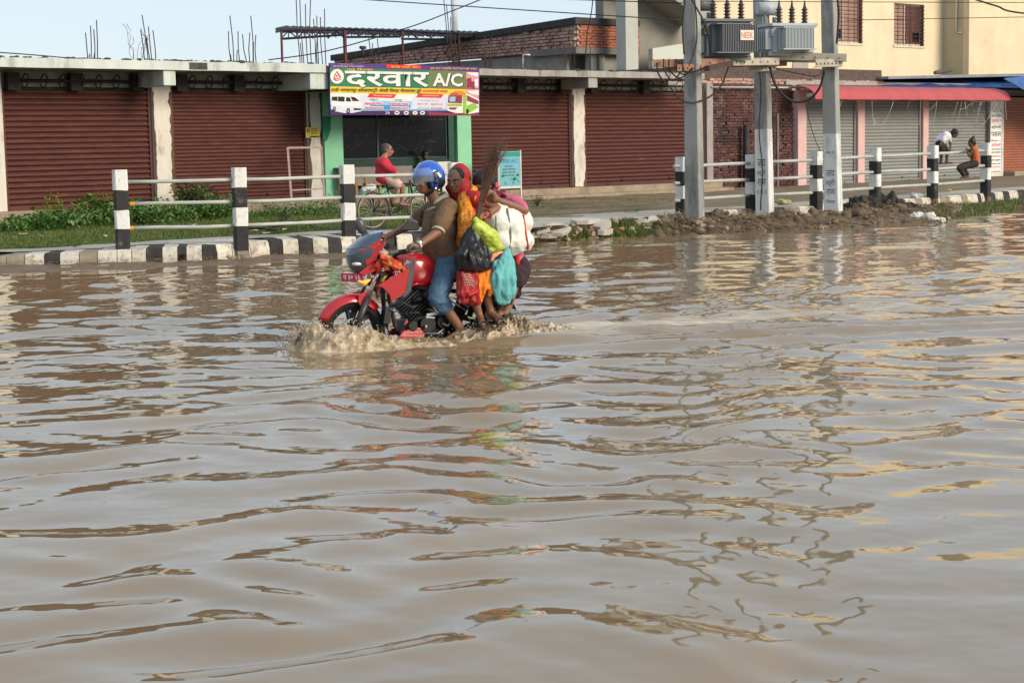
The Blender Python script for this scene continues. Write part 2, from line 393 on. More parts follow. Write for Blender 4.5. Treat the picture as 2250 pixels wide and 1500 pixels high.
t2 = n.new('ShaderNodeTexNoise'); t2.inputs['Scale'].default_value = 4; t2.inputs['Detail'].default_value = 8; t2.inputs['Roughness'].default_value = .72; L.new(vm.outputs[0], t2.inputs['Vector'])
mm = n.new('ShaderNodeMath'); mm.operation = 'MULTIPLY_ADD'; L.new(fa.outputs['Fac'], mm.inputs[0]); mm.inputs[1].default_value = .42; L.new(t2.outputs[0], mm.inputs[2])
r2 = n.new('ShaderNodeValToRGB'); L.new(mm.outputs[0], r2.inputs[0]); r2.color_ramp.elements[0].position = .76; r2.color_ramp.elements[1].position = .93
mx = n.new('ShaderNodeMix'); mx.data_type = 'RGBA'; L.new(r2.outputs[0], mx.inputs['Factor']); L.new(r1.outputs[0], mx.inputs['A']); mx.inputs['B'].default_value = (.5, .42, .31, 1)
L.new(mx.outputs['Result'], b.inputs['Base Color'])
rm = n.new('ShaderNodeMapRange'); L.new(r2.outputs[0], rm.inputs[0]); rm.inputs[3].default_value = .04; rm.inputs[4].default_value = .5; L.new(rm.outputs[0], b.inputs['Roughness'])
b.inputs['IOR'].default_value = 1.62
bn_ = n.new('ShaderNodeTexNoise'); bn_.inputs['Scale'].default_value = 5.5; bn_.inputs['Detail'].default_value = 1; L.new(tc.outputs['Object'], bn_.inputs['Vector'])
bp = n.new('ShaderNodeBump'); bp.inputs['Strength'].default_value = .3; bp.inputs['Distance'].default_value = .02
L.new(bn_.outputs[0], bp.inputs['Height']); L.new(bp.outputs[0], b.inputs['Normal'])
tag(link('flood_water', make_water(), wm), kind='structure')

# --- verge: kerb edge to the foot of the shops
def grid_between(A, B, nv, zfun, name, mat, kind='structure'):
    """A, B: lists of points; rows of nv between each pair"""
    vs = []; fs = []; nu = len(A)
    for i in range(nu):
        for j in range(nv + 1):
            p = A[i].lerp(B[i], j / nv); p = V((p.x, p.y, zfun(p, i / (nu - 1), j / nv))); vs.append(tuple(p))
    for i in range(nu - 1):
        for j in range(nv): a = i * (nv + 1) + j; fs.append((a, a + nv + 1, a + nv + 2, a + 1))
    me = bpy.data.meshes.new(name); me.from_pydata(vs, [], fs); me.polygons.foreach_set('use_smooth', [True] * len(fs)); me.update()
    o = link(name, me, mat); tag(o, kind=kind); return o
PXS = [-250 + i * 25 for i in range(111)]
FAREDGE = []
for px in PXS:
    q = onp(px, 400, 'F', 1, -.15); q.z = 0; FAREDGE.append(FRAME['F'] @ q)
NEAR = [edge_pt(px) for px in PXS]
def vz(p, a, b): return (.262 if a is None else ZTF(a) - .018) * (1 - b) + .382 * b - .06 * b * (1 - b) + .03 * fbm(p, .8) * min(1, b * 3)
def split(lo, hi): return [i for i, p in enumerate(PXS) if lo <= p <= hi]
ia = split(-250, 1000); ib = split(1000, 2500)
verge_l = grid_between([NEAR[i] for i in ia], [FAREDGE[i] for i in ia], 24, lambda p, a, b: vz(p, -250 + 1250 * a, b), 'grass_verge', turf)
verge_r = grid_between([NEAR[i] for i in ib], [FAREDGE[i] for i in ib], 24, lambda p, a, b: vz(p, None, b), 'dirt_verge', soil)
# footpath strip
WID = [(-250, 1.2), (700, 1.2), (900, 1.4), (1160, 3.2), (1480, 2.6), (1560, 2.0), (2500, 2.2)]
def inward(i):
    d = (NEAR[min(i + 1, len(NEAR) - 1)] - NEAR[max(0, i - 1)]); d.z = 0; d.normalize(); return V((-d.y, d.x, 0))
pa = []; pb = []
for i, px in enumerate(PXS): pa.append(NEAR[i] + inward(i) * .05); pb.append(NEAR[i] + inward(i) * (lerp_list(WID, px) + .12 * fbm(NEAR[i], .9)))
grid_between(pa, pb, 6, lambda p, a, b: ZTF(-250 + 2750 * a) + .008 + .012 * fbm(p, 1.5) - .03 * (b > .95), 'footpath', path_m)
# back yard sheet under the houses
yb = [FRAME['F'] @ V((x, y, .3)) for x, y in ((-30, -.2), (60, -.2), (60, 60), (-30, 60))]
me = bpy.data.meshes.new('yard'); me.from_pydata([tuple(p) for p in yb], [], [(0, 1, 2, 3)]); tag(link('yard', me, soil), kind='structure')

# --- kerbs
kerb = thing('kerb', None, None, 'W', base_pt(260, 0), kind='structure')
def kerb_block(p0, p1, z0, zt0, zt1, m, dep=.2):
    d = (p1 - p0); d.z = 0; d.normalize(); nn = V((-d.y, d.x, 0)); g = d * .006
    A = p0 + g; B = p1 - g; mb = MB(); P = []
    rings = []
    nseg = 4
    for k in range(nseg + 1):
        t = k / nseg; q = A.lerp(B, t); zt = zt0 + (zt1 - zt0) * t; j = .012 * fbm(q, 5)
        prof = [(-.02 + j, z0), (-.015 + j, z0 + (zt - z0) * .6), (.012 + j, zt - .035), (.045, zt - .004 + j * .4), (dep, zt), (dep, z0)]
        rings.append([V((q.x + nn.x * a, q.y + nn.y * a, zz)) for a, zz in prof])
    mb.loft(rings, sm=False); mb.build('kerb_block', m, kerb, fix=True)
KL = [(15, 'g'), (55, 'w'), (98, 'b'), (132, 'w'), (175, 'g'), (215, 'w'), (258, 'w'), (290, 'w'), (322, 'b'), (357, 'w'), (391, 'b'), (410, 'w'), (445, 'b'), (477, 'w'), (510, 'w'), (550, 'w'),
      (592, 'b'), (622, 'w'), (657, 'b'), (688, 'w'), (722, 'b'), (750, 'w'), (785, 'b'), (812, 'w'), (845, 'b'), (872, 'w'), (908, 'b'), (935, None)]
KM = {'w': kerb_w, 'b': kerb_b, 'g': kerb_g}
for (a, c), (b_, _) in zip(KL, KL[1:]): kerb_block(base_pt(a), base_pt(b_), -.06, .19 + .1 * min(1, max(0, (a - 15) / 560)), .19 + .1 * min(1, max(0, (b_ - 15) / 560)), KM[c], max(.2, (edge_pt(a) - base_pt(a)).dot(V((.1, 1, 0)).normalized()) + .08))
kerb_block(base_pt(-40), base_pt(15), -.06, .15, .19, kerb_g, .7); kerb_block(base_pt(-130), base_pt(-40), -.06, .14, .15, kerb_g, .7)
KRR = [(1590, 'w'), (1622, 'g'), (1655, 'w'), (1690, 'b'), (1725, 'g'), (1757, 'w'), (1778, 'g'), (1800, 'w'), (1832, 'b'), (1860, 'w'), (1882, 'g'), (1902, 'w'), (1930, 'b'), (1960, 'g'), (1990, 'w'), (2012, 'g'), (2026, 'w'), (2048, 'w'), (2066, 'g'), (2088, 'w'),
       (2112, 'g'), (2126, 'w'), (2148, 'b'), (2155, 'w'), (2174, 'b'), (2186, 'w'), (2204, 'b'), (2218, 'w'), (2237, 'b'), (2262, 'w'), (2290, 'b'), (2320, 'w'), (2350, 'b'), (2380, None)]
for (a, c), (b_, _) in zip(KRR, KRR[1:]):
    p, q = edge_pt(a), edge_pt(b_); kerb_block(V((p.x, p.y, 0)), V((q.x, q.y, 0)), -.1, .3, .3, KM[c], .25)
mbp = MB(); p = base_pt(401, .09); dn = V((0, -1, 0))
mbp.tube([p + V((0, .03, 0)), p + V((0, -.035, 0))], [.05, .05], 14, 0); mbp.build('drain_hole', M('drain_shadow', (.006, .005, .004), .9, .1, 5, 0), kerb)
# --- mud bank before the left kerb
OUT = [(-250, 640), (0, 628), (100, 612), (300, 603), (500, 592), (700, 577), (930, 562)]
A = [base_pt(px, .05) + V((0, .03, 0)) for px in range(-250, 940, 14)]; B = [at(px, lerp_list(OUT, px) + 14, -.05) for px in range(-250, 940, 14)]
grid_between(A, B, 16, lambda p, a, b: .035 - .085 * b + .03 * fbm(p, 2.2) + .014 * fbm(p, 9), 'mud_bank', mud)
# --- rubble bank before the right-hand footpath
OUTR = [(930, 560), (1100, 545), (1165, 540), (1300, 533), (1480, 526), (1600, 524), (1700, 521), (1900, 511), (2020, 500), (2100, 494), (2180, 480), (2500, 455)]
BPX = list(range(930, 2501, 12))
A = [edge_pt(px) + V((0, .1, 0)) for px in BPX]; B = [at(px, lerp_list(OUTR, px), -.07) for px in BPX]
HUMP = [(930, .1), (1160, .12), (1480, .26), (1700, .24), (1880, .3), (1960, .34), (2050, .22), (2130, .08), (2500, .05)]
def bz(p, a, b):
    px = 930 + a * 1570; h = lerp_list(HUMP, px)
    k_ = 1 if px < 1540 else (.62 if px < 1600 else .3)
    return (ZT - .03) * k_ * (1 - b) ** 1.3 - .07 * b + h * math.sin(math.pi * min(1, b * 1.05)) ** (1.0 if px < 1540 else 1.7) * (.5 + .75 * fbm(p, 1.5)) + .05 * fbm(p, 5)
bank = M('rubble_soil', (.165, .115, .074), .9, .35, 4, .9, 25, dirt=(.07, .05, .035), da=.42, ds=2.5, dirt2=(.28, .21, .15), bd=.04)
rub = grid_between(A, B, 30, bz, 'rubble_bank', bank)
RUBV = [v.co.copy() for v in rub.data.vertices]

# ================================================================== SHOP ROW
U = lambda px, py=330, y=0.0: fu(px, py, y).x
Z = lambda px, py, y=0.0: fu(px, py, y).z
u_l, u_r = U(-190), U(1546)
row = thing('shop_row', 'single storey row of shops with dark red shutters under a projecting concrete slab', 'building', 'F', (u_l, 0, .3))
OV = 1.25                                    # overhang of the slab
def slat_mesh(L, p, depth):
    mb = MB(); rings = []
    for x in (0, L):
        rings.append([V((x, -depth * (.5 + .5 * math.cos(2 * math.pi * k / 6)) + (.012 if k in (0, 6) and 0 else 0), p * (k / 6 - .5))) for k in range(7)])
    # crest in the middle of the slat
    rings = [[V((r.x, -depth * math.sin(math.pi * k / 6) ** 1.7, r.z)) for k, r in enumerate(rg)] for rg in rings]
    mb.loft(rings[::-1], cap=False, closed=False); return mb.mesh('slat')
def shutter(parent, xl, xr, zb, zt, n, mat, y=0.03, wav=.3):
    fr = MB(); fr.box(xl, xr, y + .012, y + .04, zb, zt); fr.box(xl - .035, xl + .03, y - .05, y + .05, zb, zt + .05, 0); fr.box(xr - .03, xr + .035, y - .05, y + .05, zb, zt + .05)
    fr.box(xl, xr, y - .03, y + .011, zb, zb + .09)
    for q, dz in ((.3, .13), (.7, .13)): fr.box(xl + (xr - xl) * q - .05, xl + (xr - xl) * q + .05, y - .075, y - .03, zb + dz, zb + dz + .025)
    for q in (.18, .82): fr.box(xl + (xr - xl) * q - .07, xl + (xr - xl) * q + .07, y - .06, y - .03, zb + .03, zb + .06)
    s = fr.build('shutter', mat, parent); p = (zt - zb - .09) / n; me = slat_mesh(xr - xl - .062, p, p * wav); me.materials.append(mat)
    for i in range(n): inst(me, 'slat', s, (xl + .031, y + .008 + random.uniform(-.003, .003), zb + .09 + p * (i + .5)), (0, random.uniform(-.0007, .0007), 0))
    return s
def roller(parent, xl, xr, z, y=-.1, n=7, boxes=(.03, .47, .93)):
    mb = MB(); mb.tube([(xl, y, z), (xr, y, z)], .035, 8)
    r = mb.build('shutter_roller', dark_iron, parent)
    for k in range(n):
        x = xl + (xr - xl) * (k + .9) / (n + .6)
        m2 = MB(); cs = [V((x + .02 * math.sin(a), y + .14 * math.cos(a), z + .14 * math.sin(a))) for a in [2 * math.pi * i / 14 for i in range(14)]]
        m2.tube(cs, .014, 5, closed=True); m2.build('spring_ring', dark_iron, r)
    for q in boxes:
        m3 = MB(); x = xl + (xr - xl) * q; m3.box(x - .13, x + .13, y - .08, y + .1, z - .2, z + .16); m3.build('spring_box', dark_iron, r)
shs = [(10, 331, 467, 442 + 14, 197, 21, red_shut), (380, 671, 454, 443, 199, 29, red_shut2), (1031, 1252, 421, 412, 201, 25, red_shut), (1285, 1546, 411, 402, 203, 23, red_shut)]
ZS = []
for a, b_, yb0, yb1, yt, n_, m_ in shs:
    xl, xr = U(a), U(b_); zb = .62; zt = Z((a + b_) / 2, yt); ZS.append((xl, xr, zb, zt)); shutter(row, xl, xr, zb, zt, n_, m_, wav=.42)
# one more bay beyond the left frame edge
xl0 = ZS[0][0]; shutter(row, xl0 - 4.2, xl0 - .45, .62, ZS[0][3], 21, red_shut, wav=.42)
zs_l = Z(200, 130, -OV); zs_lb = Z(200, 151, -OV); zs_r = Z(1300, 156, -OV); zs_rb = Z(1300, 170, -OV)
zt_l = ZS[0][3]
# pillars
def pillar(x0, x1, zb, zt, m, y0=-.09, y1=.35): mb = MB(); mb.box(x0, x1, y0, y1, zb, zt); return mb.build('pillar', m, row, bevel=.012)
pillar(ZS[0][0] - .42, ZS[0][0] - .04, .5, 3.5, wh_plaster)
pillar(ZS[0][1] + .05, ZS[1][0] - .05, .5, 3.5, wh_plaster)
pillar(ZS[1][1] + .05, U(704), .5, 3.5, wh_plaster)
pillar(U(706), U(747), .5, 3.45, green_p, -.14)
pillar(U(998), U(1030) - .02, .5, 3.45, green_p, -.14)
pillar(ZS[2][1] + .05, ZS[3][0] - .05, .62, 3.4, wh_plaster)
pillar(ZS[3][1] + .05, ZS[3][1] + .32, .5, 3.4, M('grey_stone_post', (.3, .27, .25), .9, .15, 4, .3, 50))
# broken plaster along the pillar edges
ragged = M('bare_brown_edge', (.13, .07, .045), .95, .35, 8, .5, 50)
def ragged_edge(x, sgn, zb, zt, w0=.05):
    P = [(x, zb)]; n = 34; Q = []
    for i in range(n + 1): z = zb + (zt - zb) * i / n; Q.append((x + sgn * max(.012, w0 * (.7 + 1.3 * fbm((x, z * 2.2, 2), 1.0) + .5 * fbm((x, z * 9, 5), 1.0))), z))
    pts = [V((x, -.096, zb))] + [V((a, -.096, z)) for a, z in Q] + [V((x, -.096, zt))]
    for i in range(n):
        mb.prism([V((x, -.097, Q[i][1])), V((Q[i][0], -.097, Q[i][1])), V((Q[i + 1][0], -.097, Q[i + 1][1])), V((x, -.097, Q[i + 1][1]))], (0, .012, 0))
for xl_, xr_ in ((ZS[0][1] + .05, ZS[1][0] - .05), (ZS[1][1] + .05, U(704)), (ZS[2][1] + .05, ZS[3][0] - .05)):
    for x_, s_ in ((xl_, 1), (xr_, -1)):
        mb = MB(); ragged_edge(x_, s_, .62, 3.05, .045 if s_ > 0 else .06); mb.build('broken_plaster', ragged, row)
# lintel panels behind the rollers
for (xl, xr, zb, zt) in ZS:
    mb = MB(); mb.box(xl - .05, xr + .05, .08, .3, zt + .052, 3.46); mb.build('lintel_panel', conc, row)
    roller(row, xl + .1, xr - .1, zt + .17)
# slabs
def slab(x0, x1, zb, zt, m, name='roof_slab'):
    mb = MB(); n = 40; rings = []
    for i in range(n + 1):
        x = x0 + (x1 - x0) * i / n; j = .018 * fbm((x, 0, 3), 1.4); k = .02 * fbm((x, 5, 3), 2.5)
        rings.append([V((x, -OV + k * .4, zb + j * .3)), V((x, -OV + k * .4, zt + k)), V((x, .6, zt + .02)), V((x, 8, zt + .02)), V((x, 8, zb)), V((x, 0, zb))])
    mb.loft(rings, sm=False); o = mb.build(name, [m, soffit, slab_moss], row, fix=True)
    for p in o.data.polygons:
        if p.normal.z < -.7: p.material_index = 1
        elif p.normal.z > .6: p.material_index = 2
    return o
xm = U(716, 150, -OV); slab(u_l, xm, zs_lb, zs_l, slab_white)
slab(xm + .03, U(1548, 165, -OV), zs_rb, zs_r, slab_grey)
mb = MB(); xa, xb = U(416, 145, -OV), U(455, 145, -OV); mb.box(xa, xb, -OV - .012, -OV + .3, zs_lb + .02, zs_l - .03); mb.build('broken_edge', slab_moss, row)
# moss and crust along the slab top
mb = MB()
for i in range(240):
    x = random.uniform(u_l, U(1540, 160, -OV)); r_ = random.uniform(.02, .05)
    zt = zs_l if x < xm else zs_r; mb.ell((x, -OV + random.uniform(.02, .5), zt + .01), (r_ * random.uniform(1, 3), r_ * 1.5, r_ * .8), None, 6, 4)
tag(mb.build('roof_crust', slab_moss, row), kind='stuff')
# beams under the slab
for pa_, pb_, m_, zlow in ((362, 389, slab_white, 188), (684, 724, slab_white, 196), (1296, 1316, slab_grey, 193)):
    x0, x1 = U(pa_, 170, -OV), U(pb_, 170, -OV); zt = (zs_lb if pa_ < 700 else zs_rb)
    mb = MB(); mb.box(x0, x1, -OV + .05, .3, Z(pa_, zlow, -OV), zt - .002); mb.build('slab_beam', m_, row, bevel=.015)
# walls, body and plinth
mb = MB(); mb.box(u_l, u_r + .35, .36, 7.6, .3, zs_rb - .02); mb.build('wall', conc, row)
mb = MB(); mb.box(u_l, u_r + .35, -.42, .34, .2, .615); mb.box(U(1030), u_r + .35, -.85, -.42, .2, .45); mb.build('plinth', plinth_m, row, bevel=.02)
# green shop front
gx0, gx1 = U(748), U(997); gz = Z(870, 346)
mb = MB(); mb.box(gx0, gx1, .2, .26, .62, 3.44); mb.build('shop_back', M('dark_shop_interior', (.012, .016, .017), .8, .2, 4, 0), row)
glass_dk = M('dark_shop_glass', (.009, .01, .014), .1, .2, 2, 0, spec=.15)
gm = U(831)
for a, b_ in ((gx0 + .03, gm - .03), (gm + .03, gx1 - .25)):
    mb = MB(); mb.box(a, b_, .02, .035, gz, 3.3); g = mb.build('shop_window', glass_dk, row)
    mf = MB(); t = .04
    for q in ((a - .03, b_ + .03, gz - t, gz), (a - .03, b_ + .03, 3.3, 3.34)): mf.box(q[0], q[1], .0, .06, q[2], q[3])
    mf.box(a - .03, a, 0, .06, gz, 3.3); mf.box(b_, b_ + .03, 0, .06, gz, 3.3); mf.build('window_frame', M('dark_green_frame', (.025, .06, .05), .5, .2, 4, 0), g)
faint = flat('faint_glass_lettering', (.045, .05, .06), .5)
faintb = flat('black_glass_lettering', (.002, .002, .002), .5)
Fx = (1, 0, 0); Fz = (0, 0, 1)
def gtext(s, x0, x1, y0, y1, mat, nm='glass_lettering'):
    p = fu(x0, y1, .016); q = fu(x1, y0, .016); put_text(s, nm, row, mat, (p.x, .016, p.z), Fx, Fz, q.x - p.x, q.z - p.z)
gtext('दरवार A/C', 838, 932, 262, 280, faintb); gtext('C', 743 + 5, 757, 270, 282, faintb)
for (x0, x1, y0) in ((762, 820, 272), (838, 900, 258), (940, 975, 262), (846, 940, 288), (842, 972, 341), (755, 815, 297), (762, 822, 281)):
    gtext('--- -- ----', x0, x1, y0, y0 + 2.5, faint)
for (x0, x1, y0, y1) in ((765, 800, 300, 322), (865, 890, 300, 325), (910, 955, 298, 330), (925, 965, 305, 322)):
    p = fu(x0, y1, .017); q = fu(x1, y0, .017); mb = MB()
    for k in range(9):
        a = V((random.uniform(p.x, q.x), .014, random.uniform(p.z, q.z))); b_ = a + V((random.uniform(-.3, .3), 0, random.uniform(-.2, .2))); mb.tube([a, b_], .012, 4, sm=False)
    mb.build('glass_print', faint, row)
mb = MB(); mb.box(gx0, gx1, -.03, .015, .8, gz - .05); mb.build('dado_panel', dgreen_p, row)
mb = MB(); mb.box(gx0, gx1, -.12, .015, .616, .8); mb.build('door_step', green_p, row)
P = [fu(x, y, -.143) for x, y in ((708, 256), (727, 256), (726, 285), (722, 300), (716, 312), (709, 305))]; mb = MB(); mb.prism(P, (0, -.004, 0)); mb.build('old_paint_patch', M('old_dark_green', (.03, .2, .12), .7, .15, 4, .1), row)
mb = MB(); mb.box(gx1 - .2, gx1, -.05, .05, .62, 3.44); mb.build('door_jamb', M('jamb_green', (.015, .07, .045), .6, .15, 4, 0), row)
# rebars on the roof: (px at foot, py foot, px top, py top)
RB = [(193, 128, 188, 72), (200, 128, 199, 57), (208, 129, 206, 65), (214, 129, 212, 45), (197, 128, 197, 119), (209, 128, 208, 116),
      (318, 132, 309, 65), (326, 133, 312, 33), (334, 133, 326, 59), (343, 134, 336, 67), (330, 133, 322, 82),
      (508, 135, 502, 69), (514, 136, 505, 35), (527, 136, 523, 69), (543, 136, 533, 76), (549, 136, 549, 72), (556, 136, 551, 35), (563, 137, 562, 77), (521, 136, 521, 110), (557, 136, 557, 92), (507, 136, 506, 119),
      (660, 136, 650, -20), (668, 136, 658, -20), (676, 137, 671, 10), (684, 137, 683, -20), (694, 136, 689, 42), (700, 137, 696, 35), (709, 137, 704, 38), (716, 137, 713, 20), (664, 136, 660, 95), (697, 136, 697, 82),
      (815, 142, 810, 83), (822, 143, 819, 95), (834, 143, 829, 85), (826, 143, 826, 118),
      (988, 148, 974, -10), (995, 148, 981, 12), (1000, 148, 990, 38), (1007, 148, 999, 80), (1064, 149, 1066, 80), (1080, 150, 1080, 80), (1244, 152, 1240, 96), (1252, 152, 1251, 100), (1262, 152, 1259, 92), (1296, 152, 1298, 104), (1240, 152, 1243, 118), (1068, 149, 1069, 98), (1076, 149, 1075, 105)]
for x0, y0, x1, y1 in RB:
    yy = -.7; a = fu(x0, y0, yy); a.z = zs_r; b_ = fu(x1, y1, yy); m_ = (a + b_) / 2 + V((random.uniform(-.03, .03), random.uniform(-.03, .03), 0))
    mb = MB(); mb.tube([a, m_, b_], .011, 5); mb.build('rebar', rebar_m, row)
mb = MB()
for k in range(7):
    p = fu(300 + random.uniform(-8, 25), 130, -.7); pts = [p]
    for j in range(7): pts.append(pts[-1] + V((random.uniform(-.1, .1), random.uniform(-.05, .05), random.uniform(-.02, .18))))
    mb.tube(pts, .005, 4)
mb.build('tie_wire', rebar_m, row)

# ================================================================== BANNER
BY = -OV - .1
bt = thing('shop_banner', 'wide printed shop banner with a van and a bus over the green shop front', 'banner', 'F', tuple(fu(890, 253, BY)))
def bn(zx, zy, k=0): return fu(680 + zx / 5.357, 120 + zy / 5.357, BY - .004 * k)
def bpoly(name, pts, mat, k):
    P = [bn(x, y, k) for x, y in pts]; mb = MB(); mb.prism(P, (0, .003, 0)); return mb.build(name, mat, bt)
def btext(s, x0, x1, y0, y1, mat, k=6, bold=0, nm='banner_lettering'):
    a = bn(x0, y1, k); b_ = bn(x1, y1 + (x1 - x0) * .011, k); t = bn(x0, y0, k); return put_text(s, nm, bt, mat, a, b_ - a, (0, 0, 1), (b_ - a).length, t.z - a.z, bold)
pr = lambda n_, c: flat('print_' + n_, c, .5)
P_ = {n_: pr(n_, c) for n_, c in dict(purple=(.09, .035, .2), green=(.02, .19, .085), olive=(.14, .19, .06), yellow=(.75, .52, .03), white=(.75, .72, .7), pale=(.62, .64, .74), blue=(.05, .27, .6), sky=(.3, .5, .72), red=(.7, .035, .03), dkpurp=(.055, .012, .1), ink=(.02, .03, .03), pinkred=(.75, .16, .14), orange=(.8, .22, .02), lime=(.28, .5, .05), maroon=(.28, .03, .06), grey=(.3, .3, .32), black=(.012, .012, .016), pink=(.65, .3, .32), dgreen=(.02, .1, .05), tan=(.5, .36, .3)).items()}
mb = MB(); mb.prism([bn(240, 100), bn(2000, 148), bn(2000, 720), bn(245, 712)], (0, .05, 0)); mb.build('banner_sheet', P_['purple'], bt)
bpoly('green_band', [(240, 157), (1395, 185), (1395, 395), (245, 372)], P_['green'], 1)
bpoly('olive_band', [(1395, 185), (1840, 200), (1840, 405), (1395, 395)], P_['olive'], 1)
for k, (a, c) in enumerate(((900, 1100), (1150, 1250))): bpoly('green_band', [(a, 180), (c, 184), (c - 60, 388), (a - 60, 384)], P_['dgreen' if k else 'olive'], 1.5) if 0 else None
bpoly('yellow_band', [(245, 375), (1995, 412), (1995, 480), (245, 452)], P_['yellow'], 1)
bpoly('white_panel', [(245, 453), (1640, 474), (1640, 560), (245, 535)], P_['white'], 1)
bpoly('pale_panel', [(245, 535), (1640, 558), (1640, 600), (245, 590)], P_['sky'], 1)
bpoly('blue_panel', [(245, 590), (1640, 600), (1640, 648), (245, 650)], P_['blue'], 1)
bpoly('pale_panel', [(600, 470), (760, 480), (700, 640), (560, 640)], P_['pale'], 2)
bpoly('pale_panel', [(1240, 480), (1640, 480), (1640, 645), (1180, 645)], P_['pale'], 2)
bpoly('blue_line', [(600, 650), (1640, 650), (1640, 660), (600, 662)], P_['sky'], 2)
bpoly('dark_strip', [(245, 662), (1640, 662), (1995, 690), (1995, 720), (245, 712)], P_['dkpurp'], 1)
bpoly('red_pill', [(905, 115), (1310, 128), (1315, 172), (905, 162)], P_['red'], 2)
btext('दैनिक  रात्री  सेवा', 960, 1285, 132, 165, P_['yellow'], bold=.01)
btext('नेपाल सरकार बाट', 345, 515, 104, 122, P_['pink']); btext('श्री राम सिह कृपा यातायात व्यवसाय', 275, 640, 128, 150, P_['white'])
btext('एक साथ यात्रिका लागि 6/9,188 नम्बर', 1420, 1970, 146, 182, P_['yellow'], bold=.008)
btext('न्यु िसरहा', 432, 750, 160, 192, P_['yellow'], bold=.01)
for dx, dy, m_, k in ((9, 8, P_['ink'], 3), (0, 0, P_['white'], 5)):
    btext('दरवार', 420 + dx, 1410 + dx, 192 + dy, 385 + dy, m_, k, .022, 'shop_name_lettering')
    btext('A/C', 1450 + dx, 1805 + dx, 218 + dy, 376 + dy, m_, k, .03, 'shop_name_lettering')
btext('ठाडी भगवानपुर बरीयारपट्टी औरही िसरहा गोलबजार हुदै', 258, 1320, 388, 447, P_['ink'], bold=.012)
btext('काठमाण्डौ सम्म', 1335, 1630, 408, 452, P_['red'], bold=.012)
for x0, x1, s in ((680, 1025, 'िसरहा काउन्टर'), (1255, 1580, 'काठमाडौं गौशाला ग्रुप मा')):
    bpoly('red_tag', [(x0 + 30, 458), (x1, 468), (x1 - 30, 512), (x0, 505)], P_['red'], 3); btext(s, x0 + 75, x1 - 55, 474, 498, P_['white'], bold=.01)
btext('लक्ष्मण', 710, 810, 522, 543, P_['ink']); btext('रामपुर', 1005, 1098, 528, 550, P_['ink']); btext('अन्य सम्पर्क नं मो ए न', 1310, 1525, 532, 550, P_['pinkred'])
for x0, x1, y0, s in ((655, 865, 562, '9805057992'), (655, 868, 612, '9842830433'), (955, 1165, 566, '9805052000'), (955, 1168, 614, '9805852337')):
    bpoly('number_pill', [(x0 - 6, y0 - 4), (x1 + 4, y0 - 2), (x1 + 4, y0 + 34), (x0 - 6, y0 + 32)], P_['pale'], 3); btext(s, x0, x1, y0 + 2, y0 + 28, P_['pinkred'], bold=.01)
btext('सुर्मन साह', 1270, 1400, 574, 594, P_['pinkred']); btext('9807719115', 1432, 1570, 574, 596, P_['pinkred']); btext('केवल साह', 1280, 1415, 618, 638, P_['orange']); btext('9701458682', 1435, 1568, 620, 640, P_['pinkred'])
# round emblem
def bdisc(name, cx, cy, rx, ry, mat, k, n=24): return bpoly(name, [(cx + rx * math.cos(2 * math.pi * i / n), cy + ry * math.sin(2 * math.pi * i / n)) for i in range(n)], mat, k)
bdisc('emblem_disc', 325, 258, 80, 86, P_['white'], 3)
mb = MB()
for pts in ([(290, 270), (300, 235), (325, 205), (352, 240), (365, 275)], [(285, 262), (310, 285), (345, 278), (370, 262)], [(285, 285), (310, 305), (345, 300), (375, 285)], [(310, 240), (325, 262), (340, 240)], [(318, 215), (325, 195), (332, 215)]):
    mb.tube([bn(x, y, 5) for x, y in pts], .011, 5, sm=False)
mb.build('emblem_mark', P_['pinkred'], bt)
for cx, t_ in ((1030, 'ink'), (1140, 'ink'), (1243, 'orange'), (1330, 'ink')):
    bdisc('round_icon', cx, 688, 30, 22, P_['white'], 4, 16); bdisc('icon_mark', cx, 688, 16, 9, P_[t_], 5, 8)
btext('»', 890, 948, 672, 704, P_['pale'])
# printed van
van = [(258, 520), (275, 470), (330, 462), (470, 468), (530, 498), (590, 545), (612, 585), (615, 660), (590, 672), (500, 690), (420, 690), (300, 668), (255, 640)]
bpoly('van_print', van, P_['white'], 3)
bpoly('van_print', [(255, 590), (612, 612), (612, 668), (500, 690), (255, 645)], P_['pale'], 4)
for w_ in ([(268, 498), (330, 496), (330, 548), (265, 540)], [(338, 496), (415, 498), (412, 555), (338, 549)], [(435, 502), (478, 506), (490, 552), (432, 552)], [(488, 495), (535, 505), (590, 548), (510, 548)], [(520, 632), (610, 636), (608, 655), (522, 655)]): bpoly('van_window_print', w_, P_['black'], 5)
for cx, cy, r_ in ((295, 640, 24), (458, 665, 30)): bdisc('van_wheel_print', cx, cy, r_ * .75, r_ * 1.15, P_['black'], 5, 14); bdisc('van_hub_print', cx, cy, r_ * .4, r_ * .62, P_['grey'], 6, 12)
# printed bus and cabin photographs
bpoly('photo_print', [(1843, 205), (1992, 210), (1992, 400), (1843, 402)], P_['pink'], 2); bpoly('photo_print', [(1850, 210), (1985, 214), (1985, 262), (1890, 240)], P_['white'], 3); bpoly('photo_print', [(1850, 285), (1905, 275), (1915, 390), (1850, 398)], P_['maroon'], 3); bpoly('photo_print', [(1940, 300), (1985, 285), (1985, 385), (1945, 370)], P_['white'], 3); bpoly('photo_print', [(1905, 320), (1945, 315), (1945, 398), (1910, 398)], P_['maroon'], 4)
bpoly('photo_print', [(1843, 412), (1992, 408), (1992, 640), (1860, 560)], P_['pink'], 2); bpoly('photo_print', [(1850, 430), (1992, 424), (1992, 480), (1900, 465)], P_['white'], 3)
bpoly('bus_print', [(1640, 470), (1700, 432), (1800, 430), (1850, 460), (1995, 530), (1995, 680), (1880, 700), (1810, 690), (1720, 690), (1620, 660), (1615, 560)], P_['white'], 4)
